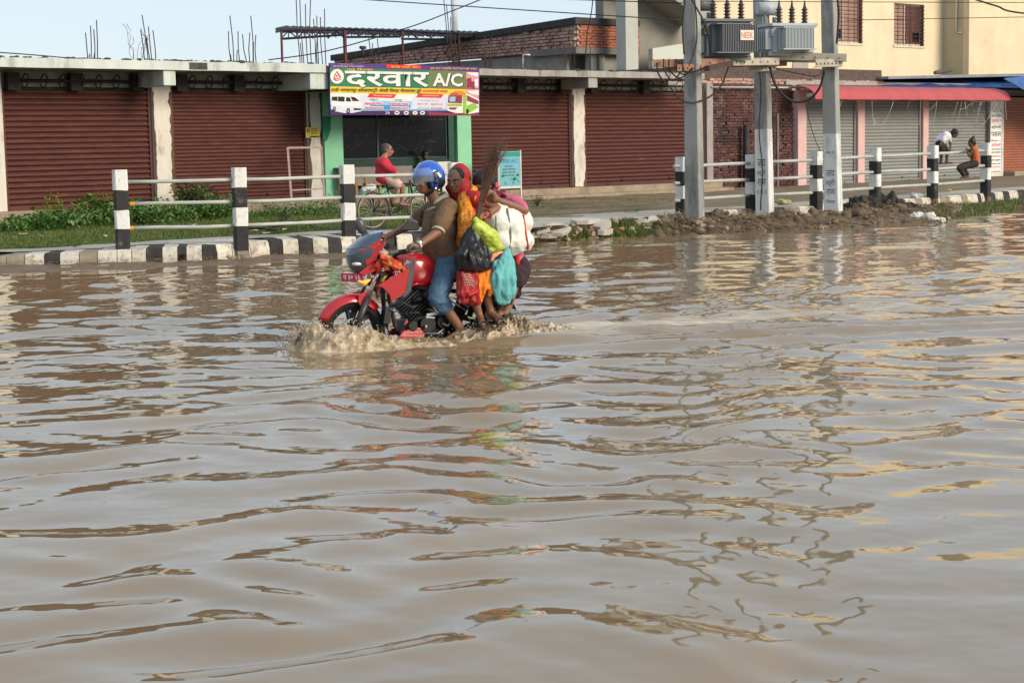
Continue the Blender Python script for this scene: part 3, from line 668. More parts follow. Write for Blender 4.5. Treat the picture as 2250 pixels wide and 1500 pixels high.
bpoly('bus_print', [(1650, 462), (1715, 428), (1800, 428), (1840, 455), (1845, 475), (1650, 480)], P_['orange'], 5); bpoly('bus_print', [(1640, 482), (1800, 478), (1795, 575), (1628, 570)], P_['maroon'], 5); bpoly('bus_print', [(1650, 500), (1720, 496), (1715, 555), (1648, 555)], P_['sky'], 6)
bpoly('bus_print', [(1808, 470), (1850, 478), (1848, 700), (1806, 690)], P_['lime'], 5); bpoly('bus_print', [(1855, 480), (1990, 545), (1990, 590), (1855, 545)], P_['maroon'], 5); bpoly('bus_print', [(1855, 600), (1940, 570), (1990, 620), (1900, 680), (1855, 690)], P_['lime'], 5); bpoly('bus_print', [(1625, 580), (1795, 580), (1790, 610), (1630, 608)], P_['lime'], 5); bpoly('bus_print', [(1640, 625), (1740, 622), (1720, 650), (1650, 648)], P_['maroon'], 5)
bdisc('bus_wheel_print', 1862, 668, 16, 30, P_['black'], 6, 12)
btext('DARBAR', 1665, 1755, 452, 474, P_['maroon'], 7)
bpoly('corner_print', [(1620, 690), (1995, 700), (1995, 720), (1400, 716), (1400, 670)], P_['maroon'], 3)
mb = MB()
for q in (.06, .5, .94):
    a = bn(245 + q * 1750, 150); mb.box(a.x - .02, a.x + .02, BY + .055, BY + .1, Z(870, 253, BY), Z(870, 140, BY)); mb.box(a.x - .02, a.x + .02, BY + .1, -.1, Z(870, 200, BY), Z(870, 200, BY) + .04)
mb.build('mounting_bracket', dark_iron, bt)
# ================================================================== BRICKS
def brick_meshes(mat, L=.235, D=.05, H=.07):
    out = []
    for k in range(4):
        mb = MB(); j = lambda s: random.uniform(-s, s); P = []
        for z in (-1, 1):
            for x, y in ((-1, -1), (1, -1), (1, 1), (-1, 1)): P.append((x * L / 2 + j(.006), y * D + j(.004), z * H / 2 + j(.004)))
        mb.add(P, MB.BF); me = mb.mesh('brick'); me.materials.append(mat); out.append(me)
    return out
def brick_field(parent, fr, u0, u1, z0, z1, frot, mat, limit, holes=0, pitch=(.25, .083), skip=None, rough=.012):
    """fr(u, out, z) -> frame point; bricks as parts up to the limit, the rest joined"""
    ms = brick_meshes(mat); rest = MB(); cnt = 0; row_ = 0; z = z0 + pitch[1] / 2
    while z < z1:
        u = u0 + (pitch[0] / 2 if row_ % 2 else 0) + pitch[0] / 2
        while u < u1:
            uu = u + random.uniform(-.012, .012); zz = z + random.uniform(-.006, .006); o = random.uniform(-rough, rough)
            if random.random() < holes: o -= .07
            if not (skip and skip(uu, zz)):
                p = fr(uu, o, zz); rz = frot + random.uniform(-.03, .03)
                if cnt < limit: inst(random.choice(ms), 'brick', parent, p, (0, random.uniform(-.02, .02), rz)); cnt += 1
                else:
                    rest.obox(p, (.117, .05, .035), rotz(rz))
            u += pitch[0]
        z += pitch[1]; row_ += 1
    if rest.v: tag(rest.build('brickwork', mat, parent), kind='stuff')

# ------------------------------------------------------------------ far tin roofed shed
SY = 9.0
f9 = lambda x, y, d=SY: fu(x, y, d)
a = f9(605, 62); b_ = f9(1050, 74)
shed = thing('tin_shed', 'open shed with a thin dark tin roof on trusses and reddish posts behind the shops', 'shed', 'F', (a.x, SY, 3))
blue_st = M('dark_blue_steel', (.012, .013, .026), .6, .2, 5, .1, 50); red_st = M('red_oxide_steel', (.1, .03, .03), .7, .2, 5, .1, 50)
mb = MB()
n = 60
for i in range(n):
    t = i / n; p = a.lerp(b_, t); q = a.lerp(b_, (i + 1) / n); h = .03 * (i % 2)
    mb.prism([(p.x, SY, p.z + h), (q.x, SY, q.z + .03 - h), (q.x + 1.2, SY + 1.3, q.z + .2 - h), (p.x + 1.2, SY + 1.3, p.z + .17 + h)], (0, 0, -.15))
mb.build('tin_roof', blue_st, shed)
def bar(mb, x0, y0, x1, y1, r=.035, d=SY): mb.tube([f9(x0, y0, d), f9(x1, y1, d)], r, 4, sm=False)
for tx0, tx1, y0, y1 in ((617, 755, 66, 62), (757, 880, 62, 66), (882, 1010, 66, 72)):
    mb = MB(); bar(mb, tx0, y0 + 2, tx1, y1 + 3); bar(mb, tx0, y0 + 20, tx1, y1 + 15)
    k = 8
    for i in range(k):
        xa = tx0 + (tx1 - tx0) * i / k; xb = tx0 + (tx1 - tx0) * (i + 1) / k; bar(mb, xa, y0 + (2 if i % 2 else 19), xb, y0 + (17 if i % 2 else 3), .02); bar(mb, xb, y0 + 3, xb, y0 + 17, .02)
    mb.build('truss', blue_st, shed)
for x, r_ in ((618, .025), (757, .04), (884, .025), (1008, .025)):
    mb = MB(); p = f9(x, 68); mb.box(p.x - r_, p.x + r_, SY - r_, SY + r_, .3, p.z); mb.build('post', red_st, shed)
# ------------------------------------------------------------------ brick building with a sloping top
CX = fu(1265, 60, 4.5).x; CY = 4.5
bb = thing('brick_building', 'raw brick building with a grey red side wall and an orange front end', 'building', 'F', (CX, CY, .3))
sp = lambda px, py: onp(px, py, 'F', 0, CX)
t0 = sp(1265, 46); t1 = sp(732, 128); b0 = sp(1265, 112); b1 = sp(735, 152)
mb = MB(); mb.prism([(CX + .05, CY, b0.z), (CX + .05, CY, t0.z - .1), (CX + .05, t1.y, t1.z - .1), (CX + .05, t1.y, min(b1.z, t1.z - .3))], (.3, 0, 0)); mb.build('wall', mortar_lt, bb)
zline = lambda y: t0.z + (t1.z - t0.z) * (y - CY) / (t1.y - CY)
zlow = lambda y: b0.z + (b1.z - b0.z) * (y - CY) / (t1.y - CY)
FXR = CX + (fu(1400, 70, CY).x - CX)
zo = fu(1320, 105, CY).z; zt = t0.z
mb = MB(); mb.box(CX + .02, FXR, CY + .05, CY + .3, zo, zt - .1); mb.build('wall', mortar_lt, bb)
brick_field(bb, lambda u, o, z: V((u, CY - o, z)), CX + .02, FXR, zo, zt - .12, 0, brick_or, 300)
brick_field(bb, lambda u, o, z: V((CX - o, u, z)), CY, t1.y, zlow(t1.y) - .1, t0.z, R(90), brick_dk, 0, .12, (.27, .1), lambda u, z: z > zline(u) - .14 or z < zlow(u), .02)
mb = MB(); mb.prism([(CX - .12, CY - .12, t0.z - .1), (CX - .12, CY - .12, t0.z + .1), (CX - .12, t1.y, t1.z + .1), (CX - .12, t1.y, t1.z - .1)], (.5, 0, 0)); mb.box(CX + .385, FXR, CY - .12, CY + .4, zt - .1, zt + .1); mb.build('coping', M('dark_coping', (.05, .045, .045), .95, .3, 6, .4, 50), bb)
mb = MB(); mb.box(CX + .6, FXR + 1, CY + 1.3, CY + 5, .3, zo + .3); mb.build('lower_wall', M('grey_blue_wall', (.45, .46, .47), .9, .12, 2, .2, 40), bb)
mb = MB(); mb.prism([(CX + .1, CY + .6, .3), (CX + .1, CY + .6, b0.z - .05), (CX + .1, t1.y, b1.z - .05), (CX + .1, t1.y, .3)], (.2, 0, 0)); mb.build('lower_wall', M('dark_grey_wall', (.24, .22, .2), .95, .2, 3, .2, 40), bb)
mb = MB(); mb.box(CX - .1, FXR, CY - .1, CY + 2, zo - .2, zo - .01); mb.build('beam', M('dark_beam', (.16, .15, .14), .95, .2, 4, .2, 40), bb)
for px in (1300, 1318):
    p = fu(px, 130, CY + .2); mb = MB(); mb.box(p.x - .12, p.x + .12, CY + .1, CY + .35, .3, zo - .21); mb.build('post', grey_wall, bb)
mb = MB(); p = fu(1148, 150, 1.5); q = fu(1150, 121, 1.5); r_ = fu(1164, 121, 1.5); mb.tube([p, q, r_], .03, 6)
tag(mb.build('vent_pipe', M('white_pipe', (.6, .6, .58), .5, .1, 5, 0), None, p, 'F'), 'thin white bent vent pipe standing on the flat roof before the brick building', 'pipe')
mb = MB(); p = fu(998, 100, 14); q = fu(995, -20, 14); p.z = .3; mb.tube([p, (p.x + .05, 14, 6), q], [.13, .11, .1], 10)
tag(mb.build('steel_pole', M('pale_steel_pole', (.5, .53, .55), .5, .1, 5, 0), None, p, 'F'), 'pale slender street pole rising behind the tin roofed shed', 'pole')
mb = MB(); p = fu(797, 126, 6); q = fu(797, 105, 6); mb.tube([p, q], .04, 6); mb.tube([q + V((-.09, 0, 0)), q + V((.09, 0, 0))], .05, 6); mb.build
tag(mb.build('chimney_pipe', dark_iron, None, p, 'F'), 'small dark capped chimney pipe on the roof left of the brick wall', 'pipe')

# ------------------------------------------------------------------ yellow house
HY = 5.0
hx0 = U(1503, 100, HY); hx1 = U(2072, 100, HY)
hz0 = Z(1700, 170, HY); hz1 = Z(1700, -160, HY)
house = thing('yellow_house', 'tall cream yellow house with barred windows and a grey stairwell at its left', 'house', 'F', (hx0, HY, .3))
WN = [(1829, 1894, -30, 95), (1964, 2029, 9, 101)]
wins = []
for x0, x1, y0, y1 in WN:
    wins.append((U(x0, y1, HY), U(x1, y1, HY), Z((x0 + x1) / 2, y1, HY), Z((x0 + x1) / 2, y0, HY)))
mb = MB(); xs = [hx0] + [v for w_ in wins for v in w_[:2]] + [hx1]
for i in range(0, len(xs), 2): mb.box(xs[i], xs[i + 1], HY, HY + .25, hz0, hz1)
for (x0, x1, z0, z1) in wins:
    mb.box(x0, x1, HY, HY + .25, hz0, z0); mb.box(x0, x1, HY, HY + .25, z1, hz1)
mb.build('wall', yel_wall, house)
mb = MB(); mb.box(hx0, hx1, HY + .3, HY + 1.8, .3, hz1 - .05); mb.build('house_body', M('dark_room', (.05, .04, .035), .9, .1, 3, 0), house)
wood = M('dark_red_window_wood', (.12, .045, .04), .6, .2, 5, .1, 50); curtain = M('pinkish_window_pane', (.4, .24, .18), .3, .15, 3, 0); grille = M('brown_window_grille', (.085, .03, .03), .6, .2, 5, 0)
sill_m = M('pale_window_reveal', (.62, .55, .45), .8, .1, 4, 0)
for wi, (x0, x1, z0, z1) in enumerate(wins):
    mb = MB(); t = .07; y = HY + .1
    mb.box(x0, x0 + t, y, y + .1, z0, z1); mb.box(x1 - t, x1, y, y + .1, z0, z1); mb.box(x0 + t, x1 - t, y, y + .1, z0, z0 + t); mb.box(x0 + t, x1 - t, y, y + .1, z1 - t, z1)
    mx_ = x0 + (x1 - x0) * .42; mb.box(mx_ - .04, mx_ + .04, y, y + .1, z0 + t, z1 - t); wf = mb.build('window', sill_m, house)
    for k, (a, b_) in enumerate(((x0 + t, mx_ - .04), (mx_ + .04, x1 - t))):
        mb = MB(); mb.box(a, b_, y + .04, y + .06, z0 + t, z1 - t); mb.build('pane', curtain if (k == 0) == (wi == 1) or wi == 0 else wood, wf)
        if k == wi * 1: mb = MB(); mb.box(a + (b_ - a) * .55, b_ - .03, y + .03, y + .039, z0 + t + .1, z0 + .5); mb.build('dark_pane', glass_dk, wf)
    for k in range(5): mb = MB(); x = x0 + (x1 - x0) * (k + .5) / 5; mb.tube([(x, HY - .03, z0), (x, HY - .03, z1)], .013, 4); mb.build('grille_bar', grille, wf)
    nb = max(9, int((z1 - z0) / .13))
    for k in range(nb): mb = MB(); z = z0 + (z1 - z0) * (k + .5) / nb; mb.tube([(x0, HY - .045, z), (x1, HY - .045, z)], .013, 4); mb.build('grille_bar', grille, wf)
    mb = MB(); mb.box(x0 - .05, x1 + .05, HY - .04, HY + .098, z0 - .07, z0 - .002); mb.build('sill', sill_m, wf)
    mb = MB(); mb.box(x1 - .06, x1 - .005, HY - .02, HY + .098, z0, z1); mb.build('shutter_edge', wood, wf)
# right wing
px_s = onp(2129, 100, 'F', 0, hx1); WY = px_s.y
wx1 = U(2480, 100, WY)
mb = MB(); mb.box(hx1, hx1 + .25, WY + .25, HY - .003, hz0 - .8, hz1); mb.build('return_wall', M('shaded_yellow_wall', (.47, .41, .28), .85, .08, 1.2, .2, 50), house)  # left-facing side of the yellow wall, its shade mixed into the colour
mb = MB(); mb.box(hx1, wx1, WY, WY + .25, hz0 - 1.5, hz1); mb.build('wing_wall', yel_wall, house)
mb = MB(); mb.box(hx1 + .26, wx1, WY + .26, HY + 1.8, hz0 - 1.5, hz1 - .1); mb.build('house_body', MATS['dark_room'], house)
mb = MB(); p = onp(2102, -20, 'F', 0, hx1 - .06); q = onp(2100, 72, 'F', 0, hx1 - .06); r_ = onp(2113, 72, 'F', 0, hx1 - .06); mb.tube([p, q, r_], .035, 6); mb.build('drain_pipe', M('cream_pipe', (.6, .53, .4), .5, .08, 4, 0), house)
# stairwell at the left
cx0, cx1 = U(1375, 80, HY - 1.6), U(1402, 80, HY - 1.6)
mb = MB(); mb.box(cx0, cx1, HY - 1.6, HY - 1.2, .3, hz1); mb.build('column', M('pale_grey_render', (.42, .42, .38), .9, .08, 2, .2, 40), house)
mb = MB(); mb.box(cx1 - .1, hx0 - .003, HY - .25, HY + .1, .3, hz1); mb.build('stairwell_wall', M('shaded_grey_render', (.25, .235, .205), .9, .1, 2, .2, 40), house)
sa = fu(1432, -8, HY - .6); sb = fu(1500, 42, HY - .6)
mb = MB(); mb.prism([(cx1 + .003, HY - 1.5, sa.z + .55), (sb.x + .3, HY - 1.5, sb.z - .2), (sb.x + .3, HY - 1.5, sb.z + .2), (cx1 + .003, HY - 1.5, sa.z + .95)], (0, 1.24, 0)); mb.build('stair_flight', grey_wall, house, fix=True)
pa_ = fu(1434, 107, HY - 1.4); pb_ = fu(1540, 90, HY - 1.4); pc = fu(1434, 158, HY - 1.4)
mb = MB(); mb.prism([(pa_.x, HY - 1.4, pa_.z), (pb_.x, HY - 1.4, pb_.z), (pb_.x, HY - 1.4, pc.z), (pa_.x, HY - 1.4, pc.z)], (0, .18, 0)); mb.build('parapet', M('pale_green_grey_wall', (.52, .53, .46), .9, .06, 2, .2, 40), house)
mb = MB(); p = fu(1742, 132, HY - .02); q = fu(1776, 152, HY - .02); mb.box(p.x, q.x, HY - .03, HY - .004, q.z, p.z); mb.build('wall_plate', grey_wall, house)

# ------------------------------------------------------------------ brick wall between the shops
bx0, bx1 = U(1557), U(1748); bz0 = Z(1650, 415); bz1 = Z(1650, 186)
bw = thing('brick_wall', 'dark red brick wall between the shop row and the pink pillared shop', 'wall', 'F', (bx0, .1, .3))
mb = MB(); mb.box(bx0, bx1, .13, .5, .25, bz1 + .02); mb.build('mortar', mortar_m, bw)
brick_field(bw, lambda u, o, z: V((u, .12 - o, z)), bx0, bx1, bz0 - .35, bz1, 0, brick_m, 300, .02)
mb = MB(); zl = Z(1650, 193, -.1); mb.tube([(bx0, -.1, zl), (bx1 + .3, -.1, zl + .02), (bx1 + .45, -.1, zl - .15)], .03, 6); mb.build('wall_pipe', M('pale_grey_pipe', (.42, .4, .38), .6, .1, 4, 0), bw)
ux0, ux1 = bx0, U(1945, 180, .3)
up = thing('brick_parapet', 'low grey red brick parapet over the brick wall below the yellow house', 'wall', 'F', (ux0, .3, 2.9))
mb = MB(); mb.box(ux0, ux1, .44, HY - .01, bz1 + .1, hz0 + .03); mb.build('mortar', mortar_m, up)
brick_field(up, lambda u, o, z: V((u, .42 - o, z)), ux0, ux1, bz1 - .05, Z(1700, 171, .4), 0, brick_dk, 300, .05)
mb = MB(); p = U(1632); mb.tube([(p, -.12, .3), (p + .02, -.12, Z(1632, 275, -.12))], [.1, .09], 8)
tag(mb.build('charred_stump', bk_paint, None, (p, -.12, .3), 'F'), 'black charred post standing against the dark brick wall', 'post')
tag(MB().box(U(1703) - .03, U(1703) + .03, -.12, -.06, .3, Z(1703, 250, -.1)).build('wooden_stake', M('grey_stake_wood', (.2, .16, .15), .9, .2, 5, .2, 40), None, (U(1703), -.09, .3), 'F'), 'thin upright stake leaning on the brick wall beside the middle pole', 'stake')

# ------------------------------------------------------------------ pink shop with the red awning
ps = thing('pink_shop', 'low shop with pale grey roller shutters between pink pillars under a red awning', 'building', 'F', (U(1748), 0, .3))
PZ = Z(1900, 402) ; PT = Z(1900, 228) + .1
PIL = [(1748, 1767), (1880, 1895), (2023, 2035), (2170, 2200)]
pm = [pink_p, pink_p, pink_p, wh_plaster]
for (a, b_), m_ in zip(PIL, pm):
    mb = MB(); mb.box(U(a), U(b_), -.1, .3, .3, PT + .3); mb.build('pillar', m_, ps, bevel=.02)
for (a, b_), (c, d) in zip(PIL, PIL[1:]): shutter(ps, U(b_) + .06, U(c) - .06, PZ, PT, 24, grey_shut, wav=.22)
mb = MB(); mb.box(U(1748), U(2200), .35, HY - .4, .3, PT + .6); mb.build('wall', conc, ps)
mb = MB(); mb.box(U(1748), U(2200), -.6, .34, .2, PZ - .01); mb.build('plinth', conc, ps, bevel=.02)
# awning: curved sheet
ax0 = U(1786, 215, -1.0); ax1 = U(2215, 205, -1.0)
az1 = Z(1990, 191, -.3); az0 = Z(1990, 219, -1.1); prof = []
for k in range(9): t = k / 8 * math.pi / 2; prof.append((-.15 - .95 * math.sin(t), az0 + (az1 - az0) * math.cos(t) ** .8))
red_aw = M('faded_red_awning', (.42, .07, .075), .6, .1, 1.5, .15, 20, dirt=(.4, .12, .115), da=.3, ds=.8)
mb = MB(); nn_ = 30; rings = []
for i in range(nn_ + 1):
    x = ax0 + (ax1 - ax0) * i / nn_; s_ = .006 * math.sin(i * 2.1)
    rings.append([V((x, y, z + s_)) for y, z in prof] + [V((x, y + .02, z - .02 + s_)) for y, z in reversed(prof)])
mb.loft(rings, sm=False); mb.build('awning', red_aw, ps, fix=True)
mb = MB(); mb.box(U(1770, 200), ax1, .2, .34, PT + .3, az1 + .05); mb.build('fascia', mortar_m, ps)
# loose strings under the awning
strm = M('pale_string', (.55, .52, .46), .8, .1, 5, 0)
for k in range(22):
    x = random.uniform(ax0 + .4, ax1 - .1); z = az0 + .0; L_ = random.uniform(.25, .9); w_ = random.uniform(-.7, .7)
    pts = [V((x + w_ * t * (1 if k % 3 else .1), -1.0 + .3 * t, z - L_ * math.sin(math.pi * t * (.75 if k % 2 else .5)))) for t in [j / 8 for j in range(9)]]
    mb = MB(); mb.tube(pts, .008, 4); mb.build('loose_string', strm, ps)
# tarpaulins
tarp = M('blue_tarpaulin', (.035, .1, .3), .5, .25, 3, .3, 12, dirt=(.1, .12, .17), da=.3, ds=2); tarp_g = M('grey_tarp_edge', (.2, .22, .25), .7, .2, 4, .2, 20)
def tarpsheet(name, corners, label, amp=.06):
    A, B_, C_, D = [V(c) for c in corners]; rings = []
    for i in range(25):
        rings.append([])
        for j in range(9): p = A.lerp(B_, i / 24).lerp(D.lerp(C_, i / 24), j / 8); rings[-1].append(p + V((0, 0, amp * fbm(p, 1.1))))
    mb = MB(); mb.loft(rings, cap=False, closed=False); mb.loft([[p - V((0, 0, .012)) for p in r] for r in rings][::-1], cap=False, closed=False)
    return tag(mb.build(name, tarp, None, A, 'F'), label, 'tarpaulin')
p1 = fu(1948, 172, -.2); p2 = fu(2330, 164, -.2); p3 = fu(2330, 192, -.5); p4 = fu(1960, 192, -.15)
tarpsheet('tarpaulin', [(p1.x, 1.2, p1.z), (p2.x, 1.2, p2.z), (p3.x, -.2, p3.z), (p4.x, .0, p4.z)], 'dark blue tarpaulin hanging behind the top of the red awning')
q1 = fu(2205, 172, -1.2); q2 = fu(2420, 150, -1.2); q3 = fu(2420, 260, -2.0); q4 = fu(2252, 198, -1.6)
tarpsheet('tarpaulin', [q1, q2, q3, q4], 'bright blue tarpaulin corner stretched over the rust coloured shutter', .03)
mb = MB(); mb.prism([fu(1952, 168, .0), fu(2330, 160, .0), fu(2330, 166, .0), fu(1952, 174, .0)], (0, 2.5, 0)); tag(mb.build('tin_sheet', tarp_g, None, fu(1952, 170, 0), 'F', fix=True), 'thin grey tin sheet lying over the blue tarpaulin', 'roof sheet')
blob('rolled_mat', [('c', fu(2055, 160, .6), fu(2090, 154, .6), .07, .07, 0)], [M('dark_rolled_mat', (.1, .08, .08), .9, .2, 6, .3, 30)], None, .03, 2, off=fu(2070, 158, .6), frame='F')
tag(bpy.data.objects['rolled_mat'], 'dark rolled mat lying on the roof edge below the drain pipe', 'mat')
# shop sign on the right pillar
sg = thing('pillar_sign', 'tall narrow white signboard with black and red lettering on the right pillar', 'sign', 'F', fu(2188, 375, -.14))
sx0, sx1 = U(2176, 300, -.14), U(2200, 300, -.14); szb, szt = Z(2188, 376, -.14), Z(2188, 247, -.14)
mb = MB(); mb.box(sx0, sx1, -.15, -.12, szb, szt); mb.build('sign_panel', P_['white'], sg)
lines = [('रारा साहेब', 'ink', .055), ('पुस्तक र', 'pinkred', .06), ('स्टेशनरी', 'ink', .07), ('पसल', 'ink', .08), ('सिरहा ५', 'ink', .035), ('फोटोकपी', 'red', .055), ('यहाँ सबै प्रकारको', 'ink', .035), ('पाठ्य पुस्तक', 'ink', .035), ('स्टेशनरी सामान', 'red', .045), ('सुपथ मूल्यमा', 'ink', .035), ('पाइन्छ यहाँ', 'ink', .035), ('धन्यवाद', 'pinkred', .04)]
tot = sum(l[2] for l in lines); z = szt - .06; hh = (szt - szb - .1)
for s, c_, h_ in lines:
    H_ = hh * h_ / tot * .62; z2 = z - H_; s = s.replace('सि', 'िस')
    put_text(s, 'sign_lettering', sg, P_[c_], (sx0 + .04, -.154, z2), Fx, Fz, (sx1 - sx0) - .08, H_, .01); z -= hh * h_ / tot
mb = MB(); mb.box(sx1, sx1 + .03, -.15, -.12, szb, szt); mb.build('sign_edge', P_['blue'], sg)
# rust coloured shop at the right edge
rs = thing('rust_shop', 'shop with a rusty orange roller shutter at the right end of the street', 'building', 'F', (U(2202), 0, .3))
rz = Z(2225, 375); shutter(rs, U(2203) + .04, U(2470), rz, Z(2225, 215), 27, rust_shut, wav=.22)
mb = MB(); mb.box(U(2202), U(2480), .34, 5, .3, Z(2225, 185)); mb.build('wall', mortar_m, rs)
mb = MB(); mb.box(U(2202), U(2480), -.5, .33, .2, rz - .01); mb.build('plinth', plinth_m, rs, bevel=.03)
mb = MB(); mb.box(U(2202), U(2470), -.02, .3, Z(2225, 215) + .06, Z(2225, 188)); mb.build('fascia', M('dark_fascia', (.03, .025, .022), .9, .2, 4, .2, 30), rs)  # fascia in one dark tone along its whole length

# ------------------------------------------------------------------ electric poles
def pole(px, py, depth, wid, label, white_top=None, text=False, toppx=None, ztop=9.5):
    b0_ = atd(px, py, depth); b0_.z = .05; t_ = atd(toppx or px - 6, 0, depth)
    k = ztop / t_.z; top = b0_ + (t_ - b0_) * ((ztop - b0_.z) / (t_.z - b0_.z))
    th = thing('electric_pole', label, 'pole', 'W', b0_, group='concrete electric poles')
    ang = R(-27); rot = rotz(ang); mb = MB(); h0 = wid / 2; rings = []
    zs = [0, .01, 1, 2, 3, 4, 5, 6, 7.5, ztop]; zw = (atd(px, white_top, depth).z if white_top else 0)
    if white_top: zs = sorted(set([0, .01, zw - .01, zw + .01, 1, 2, 3, 4, 5, 6, 7.5, ztop]))
    for z in zs:
        p = b0_.lerp(top, z / ztop); r_ = h0 * (1 - .35 * z / ztop); c = .12
        prof = [(-1 + c, -1), (1 - c, -1), (1, -1 + c), (1, 1 - c), (1 - c, 1), (-1 + c, 1), (-1, 1 - c), (-1, -1 + c)]
        rings.append([p + rot @ V((x * r_ * .85, y * r_ * .85, 0)) for x, y in prof])
    mb.loft(rings, sm=False); o = mb.build('pole_shaft', [pole_m, pole_w], th)
    if white_top:
        for p in o.data.polygons:
            if p.center.z + b0_.z < zw: p.material_index = 1
    th['h'] = 0
    return th, b0_, top, rot, h0
POL = [(1527, 490, 34.4, .37, 'left pole of the transformer stand, unpainted grey concrete', None, 1520),
       (1681, 470, 37.2, .385, 'middle pole of the transformer stand, white painted foot with lettering and a hanging cable', 287, 1672),
       (1832, 468, 37.0, .385, 'right pole of the transformer stand, white painted foot with three words below grey concrete', 297, 1821)]
POLES = [pole(a, b_, c, d, e, wt, toppx=tp) for a, b_, c, d, e, wt, tp in POL]
ink = flat('dark_blue_brush_paint', (.11, .115, .15), .8)
for (th, b0_, top, rot, h0), rows_ in ((POLES[1], [('जय', 1663, 1681, 350, 367), ('श्री', 1664, 1683, 372, 388), ('राम', 1664, 1684, 393, 408), ('।२।', 1662, 1676, 417, 426)]), (POLES[2], [('जय', 1817, 1835, 374, 388), ('श्री', 1817, 1834, 393, 411), ('राम', 1817, 1836, 415, 428), ('िसरहा', 1817, 1837, 438, 447), ('आ.२', 1812, 1830, 333, 338)])):
    n_ = rot @ V((0, -1, 0)); uxx = rot @ V((1, 0, 0))
    for s, x0, x1, y0, y1 in rows_:
        d = b0_.y; zb = atd(x0, y1, d).z; zt_ = atd(x0, y0, d).z; zc = (zb + zt_) / 2; c = b0_.lerp(top, zc / top.z); r_ = h0 * (1 - .35 * zc / top.z) * .85
        s = s.replace('श्री', 'श्री'); o = c + n_ * (r_ + .005) - uxx * (r_ * .62); o.z = zb
        put_text(s, 'pole_lettering', th, ink, o, uxx, (0, 0, 1), r_ * 1.2, zt_ - zb, 0)
th, b0_, top, rot, h0 = POLES[1]
n_ = rot @ V((0, -1, 0)); mb = MB(); pts = []
for k in range(12): z = 3.2 - k * .27; c = b0_.lerp(top, z / top.z); pts.append(c + n_ * (h0 * .95 + .02) + V((.03 * math.sin(k), -.02, 0)))
mb.tube(pts, .014, 5); mb.build('hanging_cable', cable_m, th)
# ------------------------------------------------------------------ transformer platforms
def beam(mb, p, q, w_, h_, mi=0):
    d = (q - p); L_ = d.length; rot = d.to_track_quat('X', 'Z').to_matrix()
    mb.obox((p + q) / 2, (L_ / 2, w_ / 2, h_ / 2), rot, mi)
def channel(name, parent, p, q, mat, h=.14, w_=.09):
    d = (q - p).normalized(); side = d.cross(V((0, 0, 1))).normalized(); mb = MB()
    beam(mb, p, q, .012, h); beam(mb, p + V((0, 0, h / 2)) - side * (w_ / 2 + .008), q + V((0, 0, h / 2)) - side * (w_ / 2 + .008), w_, .014); beam(mb, p - V((0, 0, h / 2)) - side * (w_ / 2 + .008), q - V((0, 0, h / 2)) - side * (w_ / 2 + .008), w_, .014)
    n = 7
    for k in range(n):
        c = p.lerp(q, (k + .5) / n) + side * .012; mb.cyl(c, c + side * .02, .022, n=6)
    return mb.build(name, mat, parent)
A1 = atd(1436, 140, 34.1); B1 = atd(1712, 135, 36.6); A2 = atd(1676, 123, 36.8); B2 = atd(1860, 127, 36.6)
back = V((.25, .55, 0))
pl1 = thing('transformer_platform', 'rusty steel channel platform spanning the left and middle poles', 'platform', 'W', A1.lerp(B1, .5))
channel('channel_beam', pl1, A1.lerp(B1, .0), A1.lerp(B1, .55), rusty_ch); channel('channel_beam', pl1, A1.lerp(B1, .551), B1, galv); channel('channel_beam', pl1, A1 + back, B1 + back, rusty_ch)
channel('cross_channel', pl1, atd(1488, 150, 33.9), atd(1552, 148, 34.5) , rusty_ch, .12); channel('cross_channel', pl1, atd(1645, 152, 36.7), atd(1706, 148, 37.0), galv, .13)
mb = MB(); beam(mb, atd(1553, 151, 33.9), atd(1606, 140, 35.4), .1, .1); mb.build('wooden_prop', M('dark_prop_wood', (.06, .04, .035), .9, .2, 5, .2, 40), pl1)
pl2 = thing('transformer_platform', 'pale galvanised channel platform spanning the middle and right poles', 'platform', 'W', A2.lerp(B2, .5))
channel('channel_beam', pl2, A2, B2, galv, .15); channel('channel_beam', pl2, A2 + V((0, .7, 0)), B2 + V((0, .7, 0)), galv, .15); channel('cross_channel', pl2, atd(1792, 140, 36.5), atd(1851, 138, 36.7), galv, .15)
